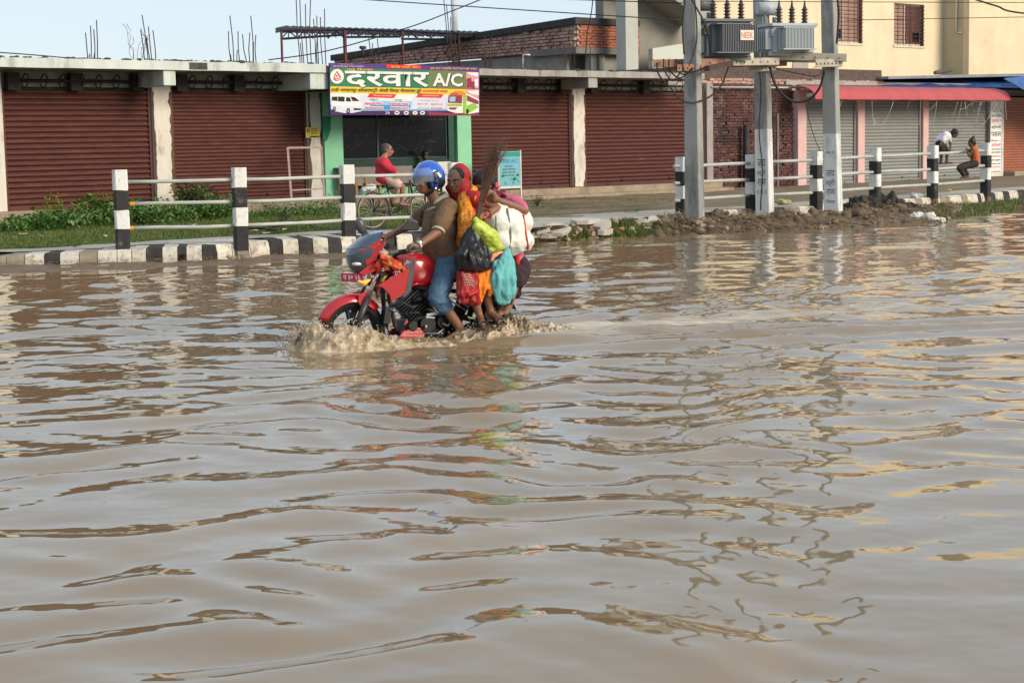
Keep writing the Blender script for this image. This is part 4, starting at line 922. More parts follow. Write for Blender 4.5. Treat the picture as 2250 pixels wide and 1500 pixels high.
def transformer(label, box, depth, col, finrows, pale, ang, plate=False):
    (x0, y0, x1, y1) = box; m = M('transformer_' + ('dark' if plate else 'light') + '_paint', col, .5, .06, 3, .08, 40, dirt=tuple(c * .8 for c in col), da=.2)
    c0 = atd(x0, y1, depth); c1 = atd(x1, y0, depth); base = (c0 + atd(x1, y1, depth)) / 2; H_ = c1.z - c0.z; W_ = (c1.x - c0.x); rot = rotz(ang)
    t = thing('transformer', label, 'transformer', 'W', base); Pt = lambda x, y, z: base + rot @ V((x, y, z))
    wx, wy = W_ * .5, W_ * .34
    mb = MB(); mb.obox(Pt(0, wy, H_ * .5), (wx * .86, wy * .8, H_ * .47), rot); mb.build('tank', m, t, bevel=.015)
    mb = MB(); mb.obox(Pt(0, wy, H_ * 1.0), (wx * .98, wy * .98, .03), rot); mb.build('tank_lid', m, t, bevel=.008)
    nf = finrows
    for k in range(nf):
        mb = MB(); x = -wx * .62 + wx * 1.24 * (k + .5) / nf if not plate else -wx * .5 + wx * 1.4 * (k + .5) / nf
        mb.obox(Pt(x, -.06, H_ * .5), (.008, .14, H_ * .36), rot); mb.build('cooling_fin', m, t)
    for k in range(6):
        mb = MB(); y = wy * .4 + wy * 1.2 * k / 5; mb.obox(Pt(-wx * .95, y, H_ * .5), (.1, .008, H_ * .36), rot); mb.build('cooling_fin', m, t)
    mb = MB(); mb.obox(Pt(0, .03, H_ * .5), (wx * .7, .03, H_ * .37), rot); mb.obox(Pt(.0, -.06, H_ * .885), (wx * .7, .14, .012), rot); mb.obox(Pt(0, -.06, H_ * .125), (wx * .7, .14, .012), rot); mb.build('radiator_frame', m, t)
    por = M('brown_porcelain', (.05, .025, .018), .25, .2, 5, 0, coat=.4)
    for k in range(3):
        mb = MB(); x = wx * (-.45 + .55 * k) + wx * .05; prof = []
        for i in range(5): prof += [(H_ + .05 + .065 * i, .045), (H_ + .075 + .065 * i, .085), (H_ + .085 + .065 * i, .05)]
        prof += [(H_ + .4, .03), (H_ + .52, .012)]
        mb.tube([Pt(x, wy * .8, z) for z, r_ in prof], [r_ for z, r_ in prof], 10); mb.build('bushing', por, t)
        mb = MB(); mb.obox(Pt(x + .12, wy * 1.4, H_ + .1), (.03, .03, .09), rot); mb.build('low_bushing', por, t)
    mb = MB(); cz = H_ + .38; cxx = -wx * .75; mb.tube([Pt(cxx - .14, wy * 1.75, cz), Pt(cxx - .13, wy * 1.75, cz), Pt(cxx + wx * .6, wy * 1.75, cz), Pt(cxx + wx * .6 + .01, wy * 1.75, cz)], [.1, .15, .15, .1], 16); mb.obox(Pt(cxx, wy * 1.75, H_ + .1), (.03, .04, .1), rot); mb.obox(Pt(cxx + wx * .5, wy * 1.75, H_ + .1), (.03, .04, .1), rot); mb.build('oil_tank', m, t)
    mb = MB(); mb.obox(Pt(0, wy * .5, -.0), (wx * .95, .04, .045), rot); mb.obox(Pt(0, wy * 1.5, -.0), (wx * .95, .04, .045), rot); mb.build('skid', m, t)
    mb = MB(); mb.obox(Pt(-wx * .9, wy * .5, H_ * .72), (.02, .12, .07), rot); mb.cyl(Pt(-wx * .9, wy * .8, .12), Pt(-wx * 1.05, wy * .8, .12), .03); mb.build('valve_box', m, t)
    if plate:
        mb = MB(); p = Pt(wx * .45, -.215, H_ * .58); mb.obox(p, (.15, .006, .1), rot); mb.build('name_plate', flat('plate_white', (.75, .68, .6)), t)
        put_text('NEEK', 'plate_lettering', t, flat('plate_orange', (.5, .14, .03)), Pt(wx * .45 - .13, -.223, H_ * .58 - .06), rot @ V((1, 0, 0)), (0, 0, 1), .26, .12, .004)
    return t
transformer('dark grey finned transformer with a small white NEEK plate', (1543, 42, 1668, 127), 35.4, (.13, .145, .155), 21, 0, R(20), True)
transformer('pale grey transformer with white oil drum beside the right pole', (1690, 52, 1806, 117), 36.6, (.4, .44, .46), 20, 1, R(20))
# ------------------------------------------------------------------ cables
def cable(name, pts, label, r_=.012, sag=0, n=16, cat='cable'):
    P = [V(p) for p in pts]
    if len(P) == 2: P = [P[0].lerp(P[1], i / n) - V((0, 0, sag * 4 * (i / n) * (1 - i / n))) for i in range(n + 1)]
    else:
        Q = []
        for i in range(len(P) - 1):
            a = P[max(0, i - 1)]; b_ = P[i]; c = P[i + 1]; d = P[min(len(P) - 1, i + 2)]
            for k in range(6):
                t = k / 6; Q.append(.5 * ((2 * b_) + (c - a) * t + (2 * a - 5 * b_ + 4 * c - d) * t * t + (3 * b_ - 3 * c + d - a) * t ** 3))
        P = Q + [P[-1]]
    mb = MB(); mb.tube(P, r_, 5); return tag(mb.build(name, cable_m, None, P[0], 'W'), label, cat)
D = lambda px, py, d: atd(px, py, d)
cable('overhead_cable', [D(-900, -125, 42), D(1500, 45, 34.3)], 'thin cable crossing the sky towards the left pole', .011, .05)
cable('overhead_cable', [D(-600, -66, 52), D(1520, 8, 34.3)], 'upper thin cable reaching the left pole near the picture top', .011, .02)
cable('overhead_cable', [D(-60, 112, 33), D(60, 120, 33), D(150, 128, 34)], 'loose cable sagging over the far left end of the roof', .011)
cable('overhead_cable', [D(590, 132, 41), D(720, 112, 41.5), D(900, 60, 42), D(1000, 22, 42), D(1085, -12, 42)], 'cable rising from the roof past the tin shed into the sky', .014)
cable('overhead_cable', [D(2120, -8, 39), D(2190, 14, 40), D(2260, 31, 41), D(2600, 60, 44), D(3400, 20, 50)], 'thick dark cable dipping across the top right corner', .022)
cable('overhead_cable', [D(1500, 3, 34.3), D(3900, 6, 50)], 'thin wire strung across the yellow house near its top', .008, .03)
cable('overhead_cable', [D(1860, 45, 37), D(3900, 0, 54)], 'lower thin wire strung across the yellow house between its windows', .008, .03)
cable('looped_cable', [D(1505, 0, 34), D(1500, 60, 33.9), D(1503, 120, 33.9)], 'black cable running down the left edge of the left pole', .017)
cable('looped_cable', [D(1525, -5, 34.0), D(1530, 40, 34.0), D(1530, 95, 34.0), D(1514, 145, 33.9)], 'black cable running down the front of the left pole', .014)
cable('looped_cable', [D(1520, 0, 33.9), D(1545, 45, 33.8), D(1558, 90, 34), D(1560, 120, 34.6)], 'black cable crossing from the left pole to the dark transformer', .018)
cable('looped_cable', [D(1840, 0, 36.6), D(1843, 30, 36.6), D(1840, 75, 36.6), D(1838, 97, 36.6)], 'short thick cable hanging at the right pole top', .024)
cable('looped_cable', [D(1443, 138, 34.0), D(1448, 165, 34), D(1470, 190, 34), D(1502, 223, 34.1), D(1540, 222, 34.3), D(1580, 195, 35), D(1602, 145, 35.5)], 'longest cable loop hanging below the left platform around the pole', .019)
for k, (xa, xb, dz) in enumerate(((1458, 1500, 178), (1470, 1520, 172), (1486, 1524, 164), (1500, 1546, 158))):
    cable('looped_cable', [D(xa, 130, 34), D(xa + 2, 155, 34), D((xa + xb) / 2, dz, 34), D(xb, 150, 34)], ['first small cable loop from the left end of the rusty platform', 'second small cable loop from the left end of the rusty platform', 'third small cable loop left of the left pole', 'small cable loop passing in front of the left pole'][k], .015)
cable('looped_cable', [D(1692, 148, 36.7), D(1705, 190, 36.7), D(1740, 222, 36.8), D(1775, 220, 36.8), D(1800, 195, 36.7), D(1812, 155, 36.6)], 'thick cable bundle looping between the middle and right poles', .026)
cable('looped_cable', [D(1690, 148, 36.7), D(1712, 200, 36.8), D(1725, 213, 36.8), D(1745, 222, 36.8)], 'thin cable beside the thick bundle at the middle pole', .014)
cable('looped_cable', [D(1768, 220, 37.5), D(1785, 290, 38.5), D(1808, 345, 39)], 'thin stay wire hanging from the cable bundle to the railing', .008)
cable('looped_cable', [D(1806, 157, 36.6), D(1790, 168, 36.6), D(1705, 152, 36.8)], 'thin cable under the galvanised platform', .01)
cable('looped_cable', [D(1303, -5, 38), D(1299, 30, 38.5), D(1290, 75, 40), D(1285, 150, 41.5)], 'thin dangling wire before the orange brick wall', .012)

# ------------------------------------------------------------------ railings
def post_mesh(mb, base, H_, side, ang, lean=0):
    rot = rotz(ang); mz = .13 + random.uniform(-.03, .03); bands = [(0, mz, 2), (mz, .39, 1), (.39, .585, 0), (.585, .79, 1), (.79, 1, 0)]
    for a, b_, mi in bands:
        rings = []
        for t in (a, a + (b_ - a) * .5, b_):
            c = base + V((lean * (1 - t) * H_, 0, t * H_)); s_ = side / 2; k = .2
            prof = [(-1 + k, -1), (1 - k, -1), (1, -1 + k), (1, 1 - k), (1 - k, 1), (-1 + k, 1), (-1, 1 - k), (-1, -1 + k)]
            j = .006
            rings.append([c + rot @ V((x * s_ + random.uniform(-j, j), y * s_ + random.uniform(-j, j), random.uniform(-.008, .008) if t in (a, b_) and 0 < t < 1 else 0)) for x, y in prof])
        mb.loft(rings, mi, cap=(b_ == 1 or a == 0), sm=False)
railL = thing('railing', 'left roadside railing of black and white posts with three white rails', 'railing', 'W', base_pt(530, 0))
POSTL = [(271, 373, 575), (531, 368, 567), (767, 362, 552), (1003, 357, 538)]; PL = []
for px, yt, yb in POSTL:
    b0_ = at(px, yb, .03) + V((0, .02, -.08)); H_ = atd(px, yt, b0_.y).z - b0_.z
    mb = MB(); post_mesh(mb, b0_, H_, .215, R(20)); o = mb.build('post', [wh_paint, bk_paint, kerb_g], railL); PL.append((b0_, H_))
    mb = MB()
    for k in range(16): p = b0_ + V((random.uniform(-.2, .2), random.uniform(-.2, .1), .05 + random.uniform(0, .08))); r_ = random.uniform(.03, .09); mb.ell(p, (r_, r_, r_ * .7), None, 6, 4)
    tag(mb.build('mortar_lump', kerb_g, railL), kind='stuff')
def rails(parent, P, fr, ov0=0, ov1=0, r_=.029):
    for (b0_, H0), (b1, H1) in zip(P, P[1:]):
        for f in fr:
            a = b0_ + V((0, 0, H0 * f)); b_ = b1 + V((0, 0, H1 * f)); d = (b_ - a).normalized()
            mb = MB(); mb.tube([a + d * .05, a.lerp(b_, .3) + V((0, 0, random.uniform(-.012, .012))), a.lerp(b_, .7) + V((0, 0, random.uniform(-.012, .012))), b_ - d * .05], r_, 8); mb.build('rail', rail_m, parent)
rails(railL, PL, (.395, .645, .875))
mb = MB(); a = PL[0][0] + V((0, 0, PL[0][1] * .645)); b_ = PL[1][0] + V((0, 0, PL[1][1] * .645)); mb.tube([a.lerp(b_, .075), a.lerp(b_, .115)], .035, 8, cap=False)
a = PL[0][0] + V((0, 0, PL[0][1] * .395)); b_ = PL[1][0] + V((0, 0, PL[1][1] * .395)); mb.tube([a.lerp(b_, .06), a.lerp(b_, .1)], .0345, 8, cap=False); mb.build('orange_mark', flat('orange_paint', (.7, .28, .02)), railL)
railR = thing('railing', 'right roadside railing of black and white posts running behind the transformer poles', 'railing', 'W', edge_pt(1800))
PR = []
for px, yt in ((1493, 345), (1646, 340), (1787, 333), (1917, 325), (2043, 320), (2160, 314), (2290, 308)):
    e = edge_pt(px); d = inward(min(range(len(PXS)), key=lambda i: abs(PXS[i] - px))); b0_ = e + d * .25; b0_.z = .05
    H_ = atd(px, yt, b0_.y).z - b0_.z
    mb = MB(); b0_.x = atd(px + 6, yt + 60, b0_.y).x; post_mesh(mb, b0_, H_, .225, R(-38)); mb.build('post', [wh_paint, bk_paint, MATS['rubble_soil']], railR); PR.append((b0_, H_))
PR0 = (PR[0][0] + (PR[0][0] - PR[1][0]) * .13, PR[0][1])
rails(railR, [PR0] + PR[1:2], (.87,), r_=.036); rails(railR, [PR0] + PR[1:2], (.62, .37), r_=.036); rails(railR, PR[1:-1], (.37, .62, .87), r_=.036)
# ================================================================== MOTORCYCLE (frame B: x ahead, y to its left, z above the water)
from mathutils.bvhtree import BVHTree
FRAME['B'] = MX.Translation(HUBW) @ MX.Rotation(math.atan2(HD.y, HD.x), 4, 'Z')
bl = lambda px, py, y=0.0: onp(px, py, 'B', 1, y)
red_g = M('glossy_red_paint', (.4, .01, .014), .25, .06, 3, 0, coat=.8, dirt=(.2, .06, .04), da=.08, ds=9); blk_p = M('black_plastic', (.012, .012, .013), .4, .15, 6, .1, 60)
blk_m = M('black_engine_metal', (.02, .02, .022), .45, .3, 9, .2, 60, metal=.4); chrome = M('chrome', (.75, .75, .76), .15, .05, 4, 0, metal=1)
alu = M('dull_aluminium', (.32, .32, .33), .4, .15, 8, .1, 60, metal=.8); rubber = M('tyre_rubber', (.014, .013, .013), .75, .2, 9, .3, 80)
screen_m = M('smoked_blue_screen', (.03, .06, .1), .08, .1, 2, 0, coat=.6, spec=.6); dgrey = M('dark_grey_decal', (.07, .055, .065), .35, .1, 4, 0, coat=.4)
lens_m = M('clear_lens', (.7, .72, .75), .1, .05, 3, 0, spec=.8)
bike = thing('motorcycle', 'red motorcycle carrying three riders through the flood', 'motorcycle', 'B', (-.65, 0, -.15))
HUBZ = .115
def wheel(name, cx, R_, r_, nsp=6):
    w_ = MB(); w_.cyl((cx, -.06, HUBZ), (cx, .06, HUBZ), .045, n=14); o = w_.build(name, blk_m, bike)
    c = [V((cx + R_ * math.cos(a), 0, HUBZ + R_ * math.sin(a))) for a in [2 * math.pi * i / 40 for i in range(40)]]
    mb = MB(); mb.tube(c, r_, 12, closed=True, up=(0, 1, 0)); mb.build('tyre', rubber, o)
    c = [V((cx + (R_ - .045) * math.cos(a), 0, HUBZ + (R_ - .045) * math.sin(a))) for a in [2 * math.pi * i / 40 for i in range(40)]]
    mb = MB(); mb.tube(c, .022, 8, closed=True, up=(0, 1, 0)); mb.build('rim', blk_m, o)
    for i in range(nsp):
        a = 2 * math.pi * (i + .3) / nsp; d = V((math.cos(a), 0, math.sin(a))); c = V((cx, 0, HUBZ)); mb = MB()
        mb.tube([c + d * .03, c + d * .1, c + d * (R_ - .04)], [.03, .02, .022], 6); mb.build('spoke', blk_m, o)
    return o
fw = wheel('front_wheel', -.01, .262, .052); rw = wheel('rear_wheel', -1.28, .255, .06)
mb = MB(); mb.tube([V((-.01, .045, HUBZ)) + V((.12 * math.cos(a), 0, .12 * math.sin(a))) for a in [2 * math.pi * i / 24 for i in range(24)]], .014, 6, closed=True); mb.build('brake_disc', alu, fw)
# front fender
rings = []
for k in range(15):
    a = R(22 + 118 * k / 14); rr = .345; wd = .055 + .03 * math.sin(math.pi * k / 14); c = V((-.01, 0, HUBZ))
    row_ = []
    for j in range(9):
        t = -1 + 2 * j / 8; drop = .07 * abs(t) ** 2.5; row_.append(c + V((math.cos(a) * (rr - drop), t * wd, math.sin(a) * (rr - drop))))
    for j in range(8, -1, -1): row_.append(c.lerp(row_[j], .975))
    rings.append(row_)
mb = MB(); mb.loft(rings); mb.build('front_fender', red_g, bike, fix=True)
for s in (1, -1):
    P = [bl(x, y, .085) for x, y in ((788, 646), (806, 640), (804, 660), (798, 680), (786, 664))]; P = [V((p.x, s * .082, p.z)) for p in P]
    mb = MB(); mb.prism(P, (0, s * .012, 0)); mb.build('fender_flank', red_g, bike, bevel=.004)
    lo = V((0.0, s * .1, HUBZ)); m1 = bl(808, 655, .1); m1.y = s * .1; m2 = bl(834, 590, .1); m2.y = s * .1
    lo2 = m1 + (m1 - m2) * ((m1.z - HUBZ) / (m2.z - m1.z)); lo2.y = s * .1
    mb = MB(); mb.tube([lo2, m1], [.03, .033], 10); mb.build('fork_leg', M('grey_fork', (.05, .045, .05), .4, .1, 5, 0, metal=.3), bike)
    mb = MB(); mb.tube([m1, m2, m2 + (m2 - m1) * .3], [.021] * 3, 10); mb.build('fork_tube', chrome, bike)
mb = MB(); c = bl(830, 600); mb.obox(c, (.05, .13, .02), MX.Rotation(R(-25), 3, 'Y')); mb.build('fork_clamp', blk_m, bike)
# cowl: windscreen, headlight, red sides
def arc(cx, back, hw, z, tilt=0, n=11):
    out = []
    for i in range(n):
        a = math.pi * i / (n - 1); out.append(V((cx - back + back * math.sin(a) ** .8, hw * math.cos(a), z + tilt * (1 - math.sin(a)))))
    return out
n0 = bl(766, 546); n1 = bl(845, 507); nm = bl(800, 522); c0 = bl(763, 573); c1 = bl(782, 604)
mb = MB(); A_ = [arc(n0.x, .17, .165, n0.z, .02), arc((n0.x + nm.x) / 2 + .0, .16, .16, (n0.z + nm.z) / 2 + .01, .03), arc(nm.x + .01, .13, .135, nm.z + .02, .03), arc(n1.x + .02, .07, .085, n1.z, .0)]
mb.loft(A_, cap=False, closed=False); mb.loft([[p + V((-.012, 0, -.004)) for p in r] for r in A_][::-1], cap=False, closed=False); mb.build('windscreen', screen_m, bike)
mb = MB(); A_ = [arc(n0.x + .003, .18, .168, n0.z - .002, .02), arc(c0.x + .01, .19, .165, (n0.z + c0.z) / 2, .02), arc(c0.x, .18, .15, c0.z, .02), arc(c0.x - .02, .15, .12, (c0.z + c1.z) / 2, .02), arc(c1.x, .1, .07, c1.z, .01)]
mb.loft(A_[::-1], cap=False, closed=False); o = mb.build('headlight', [M('headlight_glass', (.05, .07, .09), .06, .1, 2, 0, coat=.8, spec=.7)], bike)
for s in (1, -1):
    mb = MB(); c = bl(784, 577, .09); mb.ell((c.x - .005, s * .075, c.z - .012), (.045, .055, .02), None, 12, 8); mb.build('lamp_lens', lens_m, o)
mb = MB(); mb.loft([arc(n0.x - .1, .12, .15, n0.z, 0), arc(c1.x - .08, .1, .1, c1.z + .02, 0)], closed=False, cap=False); mb.ell(bl(822, 560), (.1, .12, .09)); mb.build('instrument_housing', blk_p, bike)
for s in (1, -1):
    for nm_, pts, y0, y1 in (('cowl_panel', ((788, 552), (820, 536), (836, 524), (842, 528), (822, 546), (806, 552)), .175, .15), ('cowl_panel', ((806, 566), (822, 546), (846, 530), (848, 536), (836, 556), (828, 572), (808, 585)), .185, .14), ('lower_cowl', ((790, 600), (808, 585), (838, 565), (852, 558), (838, 588), (818, 600), (800, 606)), .14, .12)):
        P = [bl(x, y, y0) for x, y in pts]; x0_ = min(p.x for p in P); x1_ = max(p.x for p in P)
        P = [V((p.x, s * (y0 - (y0 - y1) * (p.x - x0_) / (x1_ - x0_)), p.z)) for p in P]; mb = MB(); mb.prism(P, (-.01, -s * .035, 0)); mb.build(nm_, red_g, bike, bevel=.006)
mb = MB(); c = bl(784, 609); rt = rotz(R(38)); mb.obox(c + V((.05, .02, 0)), (.006, .115, .038), rt); pl = mb.build('number_plate', flat('plate_red', (.5, .05, .1)), bike)
ux_ = rt @ V((0, 1, 0)); put_text('प ३७ २६', 'plate_lettering', pl, P_['white'], c + V((.05, .02, 0)) + rt @ V((.008, 0, 0)) - ux_ * .09 - V((0, 0, .022)), ux_, (0, 0, 1), .18, .044, .02)
for s in (1, -1): mb = MB(); c = bl(843, 556, .17); mb.ell((c.x, s * .17, c.z), (.05, .035, .028)); mb.tube([(c.x - .02, s * .05, c.z), (c.x - .01, s * .15, c.z)], .012, 6); mb.build('turn_signal', M('smoky_signal_lens', (.35, .32, .28), .15, .1, 4, 0), bike)
# tank
def sec(px, yt, yb, hw, k=.75):
    t = bl(px, yt); b_ = bl(px, yb); zc = (t.z + b_.z) / 2; hz = (t.z - b_.z) / 2; return [V((t.x, hw * math.copysign(abs(math.cos(a)) ** k, math.cos(a)), zc + hz * math.copysign(abs(math.sin(a)) ** k, math.sin(a)))) for a in [2 * math.pi * i / 20 for i in range(20)]]
mb = MB(); mb.loft([sec(852, 572, 585, .05), sec(860, 563, 610, .1), sec(876, 556, 628, .15), sec(900, 552, 634, .17), (sec(925, 556, 634, .165)), sec(945, 566, 628, .13), sec(962, 580, 615, .09)]); mb.build('fuel_tank', red_g, bike)
for s in (1, -1):
    P = [bl(x, y, .17) for x, y in ((886, 572), (908, 566), (912, 574), (897, 594), (885, 585))]; P = [V((p.x, s * .166, p.z)) for p in P]; mb = MB(); mb.prism(P, (0, s * .012, 0)); o = mb.build('tank_panel', dgrey, bike)
    P = [bl(x, y, .19) for x, y in ((829, 627), (862, 608), (896, 590), (899, 594), (890, 640), (883, 648), (859, 664), (856, 648), (843, 634))]; P = [V((p.x, s * (.2 - .03 * (p.x + .33)), p.z)) for p in P]; mb = MB(); mb.prism(P, (0, -s * .03, 0)); mb.build('tank_shroud', red_g, bike, bevel=.006)
    P = [bl(x, y, .17) for x, y in ((897, 594), (912, 574), (909, 606), (902, 640), (886, 655), (884, 648), (891, 638))]; P = [V((p.x, s * .168, p.z)) for p in P]; mb = MB(); mb.prism(P, (0, s * .012, 0)); mb.build('side_trim', dgrey, bike, bevel=.004)
a_ = bl(890, 585, .19); put_text('~4L', 'tank_lettering', bike, P_['pink'], V((a_.x, .182, a_.z)), (-.85, 0, .5), (.5, 0, .85), .07, .035, .01)
a_ = bl(868, 605, .21); put_text('ZN', 'tank_lettering', bike, P_['pink'], V((a_.x, .2025, a_.z)), (-.9, 0, .35), (.35, 0, .9), .06, .03, .01)
mb = MB(); a_ = bl(890, 642, .18); mb.tube([bl(898, 631, .16), bl(912, 624, .17), bl(930, 623, .165)], .009, 6); mb.build('tank_seam_trim', red_g, bike)
mb = MB(); mb.tube([bl(862, 560, .03), bl(900, 551, .05), bl(925, 553, .05)], [.012, .02, .012], 6); mb.build('tank_cap_trim', alu, bike)
# seat, tail
mb = MB(); mb.loft([sec(955, 585, 612, .1), sec(985, 592, 620, .14), sec(1030, 590, 622, .15), sec(1085, 582, 615, .14), sec(1125, 578, 600, .11)]); mb.build('seat', M('seat_vinyl', (.02, .019, .02), .6, .15, 8, .15, 60), bike)
mb = MB(); mb.loft([sec(1040, 622, 650, .12), sec(1090, 612, 640, .11), sec(1138, 590, 612, .06)]); mb.build('tail_panel', red_g, bike)
mb = MB(); mb.ell(bl(1142, 602), (.03, .06, .03)); mb.build('tail_lamp', M('red_lens', (.45, .02, .02), .15, .1, 3, 0), bike)
rings = []
for k in range(10):
    a = R(50 + 110 * k / 9); row_ = [V((-1.28 + math.cos(a) * .35, t * .08, HUBZ + math.sin(a) * .35)) for t in (-1, -.5, 0, .5, 1)]; rings.append(row_ + [V((-1.28, 0, HUBZ)).lerp(p, .97) for p in reversed(row_)])
mb = MB(); mb.loft(rings); mb.build('rear_fender', blk_p, bike, fix=True)
# engine
mb = MB(); mb.ell(bl(930, 708), (.19, .15, .13)); mb.ell(bl(965, 712), (.13, .14, .11)); mb.obox(bl(925, 722), (.2, .13, .09)); mb.build('crankcase', blk_m, bike)
mb = MB(); ca = bl(918, 690); cb = bl(888, 652); d = (cb - ca).normalized()
mb.cyl(ca, cb, .085, .08, 14); mb.build('cylinder', blk_m, bike)
for k in range(8): mb = MB(); c = ca.lerp(cb, .1 + .85 * k / 7); mb.obox(c, (.105, .115, .006), rot_to(d)); mb.build('cylinder_fin', blk_m, bike)
for (x, y, r_, m_) in ((938, 712, .085, blk_m), (972, 706, .07, blk_m), (905, 716, .05, blk_m)): mb = MB(); c = bl(x, y, .14); mb.cyl((c.x, .13, c.z), (c.x, .175, c.z), r_, r_ * .9, 20); mb.build('engine_cover', m_, bike, bevel=.006)
mb = MB(); mb.tube([bl(850, 615, .06), bl(856, 660, .08), bl(868, 715, .12), bl(880, 740, .14), bl(960, 742, .14), bl(1000, 700, .14)], .022, 8); mb.tube([V((p.x, -p.y, p.z)) for p in (bl(850, 615, .06), bl(856, 660, .08), bl(868, 715, .12), bl(880, 740, .14), bl(960, 742, .14), bl(1000, 700, .14))], .022, 8); mb.tube([bl(900, 630, .1), bl(1000, 640, .12), bl(1090, 612, .1)], .02, 8); mb.tube([bl(1000, 700, .12), bl(1010, 640, .12)], .02, 8); mb.build('frame_tube', blk_m, bike)
mb = MB(); c = bl(848, 692, .1); mb.obox(c, (.03, .05, .075), MX.Rotation(R(-10), 3, 'Y')); mb.build('horn', blk_p, bike)
mb = MB(); mb.ell(bl(942, 648, .12), (.07, .05, .06)); mb.ell(bl(958, 640, .1), (.06, .06, .06)); mb.tube([bl(930, 655, .13), bl(905, 662, .1)], .025, 8); mb.build('carburettor', blk_m, bike)
mb = MB(); mb.tube([bl(862, 672, .14), bl(884, 664, .15), bl(905, 676, .16), bl(925, 668, .16)], .011, 6); mb.tube([bl(880, 690, .17), bl(920, 686, .18), bl(928, 700, .18)], .008, 6); mb.tube([bl(890, 712, .17), bl(918, 700, .18), bl(940, 694, .18)], .008, 6); mb.tube([bl(852, 680, .13), bl(850, 720, .12)], .012, 6); mb.tube([bl(835, 640, .1), bl(848, 660, .12), bl(880, 655, .14)], .009, 6); mb.build('hose', blk_p, bike)
mb = MB(); mb.obox(bl(948, 690, .18), (.05, .008, .012), MX.Rotation(R(5), 3, 'Y')); mb.obox(bl(945, 697, .18), (.045, .008, .008), MX.Rotation(R(-8), 3, 'Y')); mb.tube([bl(852, 668, .15), bl(858, 682, .15), bl(872, 684, .16)], .012, 6); mb.tube([bl(935, 732, .2), bl(962, 733, .2), bl(975, 722, .2)], .008, 6); mb.ell(bl(936, 718, .2), (.012, .01, .02)); mb.tube([bl(972, 710, .2), bl(984, 716, .21), bl(992, 704, .21)], .01, 6); mb.build('gear_lever', alu, bike)
for s in (1, -1):
    P = [bl(x, y, .14) for x, y in ((870, 746), (884, 727), (905, 720), (938, 719), (928, 746), (900, 760))]; P = [V((p.x, s * .165, p.z)) for p in P]; mb = MB(); mb.prism(P, (0, -s * .05, 0)); mb.build('belly_pan', red_g, bike, bevel=.006)
P = [bl(x, y, .17) for x, y in ((886, 712), (893, 700), (895, 708), (889, 713))]; mb = MB(); mb.prism([V((p.x, .178, p.z)) for p in P], (0, .012, 0)); mb.build('engine_badge', red_g, bike)
P = [bl(x, y, .17) for x, y in ((848, 741), (873, 736), (871, 752), (850, 756))]; mb = MB(); mb.prism([V((p.x, .12, p.z)) for p in P], (0, .05, 0)); mb.build('engine_guard', alu, bike)
mb = MB(); mb.tube([bl(1000, 728, .12), (-1.28, .1, HUBZ)], .025, 8); mb.tube([bl(1000, 728, -.12), (-1.28, -.1, HUBZ)], .025, 8); mb.build('swingarm', blk_m, bike)
for s in (1, -1): mb = MB(); a_ = bl(1075, 622, .13); mb.tube([(a_.x, s * .13, a_.z), (-1.22, s * .13, .17)], .03, 8); mb.build('shock_absorber', blk_m, bike)
mb = MB(); mb.tube([bl(984, 655, .2), bl(992, 662, .22), bl(1024, 682, .22), bl(1030, 676, .22), bl(998, 655, .22)], .008, 6); mb.build('saree_guard', alu, bike)
mb = MB(); mb.tube([bl(880, 700, -.15), bl(930, 740, -.2), bl(1000, 735, -.2), bl(1100, 700, -.2)], [.025, .03, .05, .05], 10); mb.build('exhaust', blk_m, bike)
for x, y in ((1005, 738), (1060, 702), (1095, 694)):
    for s in (1, -1): mb = MB(); c = bl(x, y, .25); mb.tube([(c.x, s * .12, c.z), (c.x, s * .31, c.z)], .017, 8); mb.build('foot_peg', rubber, bike)
# handlebar, levers, mirrors
gl = bl(903, 548, .33); gr = bl(838, 527, -.33); hc = bl(862, 562, 0)
mb = MB(); mb.tube([gl, gl.lerp(hc, .35) + V((.02, 0, .01)), hc + V((0, .06, 0)), hc + V((0, -.06, 0)), gr.lerp(hc, .35) + V((.02, 0, .01)), gr], .013, 8); mb.build('handlebar', blk_m, bike)
for g in (gl, gr):
    d = (g - hc).normalized(); mb = MB(); mb.tube([g - d * .1, g + d * .06], .019, 10); mb.build('grip', rubber, bike)
    mb = MB(); mb.obox(g - d * .14, (.03, .03, .022)); mb.tube([g - d * .13 + V((.04, 0, -.01)), g - d * .04 + V((.075, 0, -.01)), g + d * .06 + V((.07, 0, -.015))], .007, 6); mb.build('lever', blk_p, bike)
mb = MB(); a_ = bl(869, 541, .22); b2 = bl(867, 513, .24); c_ = bl(876, 507, .27); mb.tube([a_, b2, c_], .008, 6); o = mb.build('mirror_stem', blk_p, bike)
P = [bl(x, y, .27) for x, y in ((876, 507), (884, 497), (897, 484), (908, 481), (920, 486), (922, 503), (916, 506), (890, 506))]; mb = MB(); mb.prism(P, (.03, .07, 0)); mb.build('mirror', blk_p, bike, bevel=.012)
mb = MB(); a_ = bl(845, 525, -.22); b2 = bl(806, 510, -.27); mb.tube([a_, b2, bl(800, 505, -.27)], .008, 6); mb.build('mirror_stem', blk_p, bike); mb = MB(); mb.ell(bl(793, 497, -.28), (.05, .03, .08), MX.Rotation(R(20), 3, 'Y'), 12, 8); mb.build('mirror', M('grey_mirror_shell', (.06, .065, .07), .35, .1, 4, 0), bike)

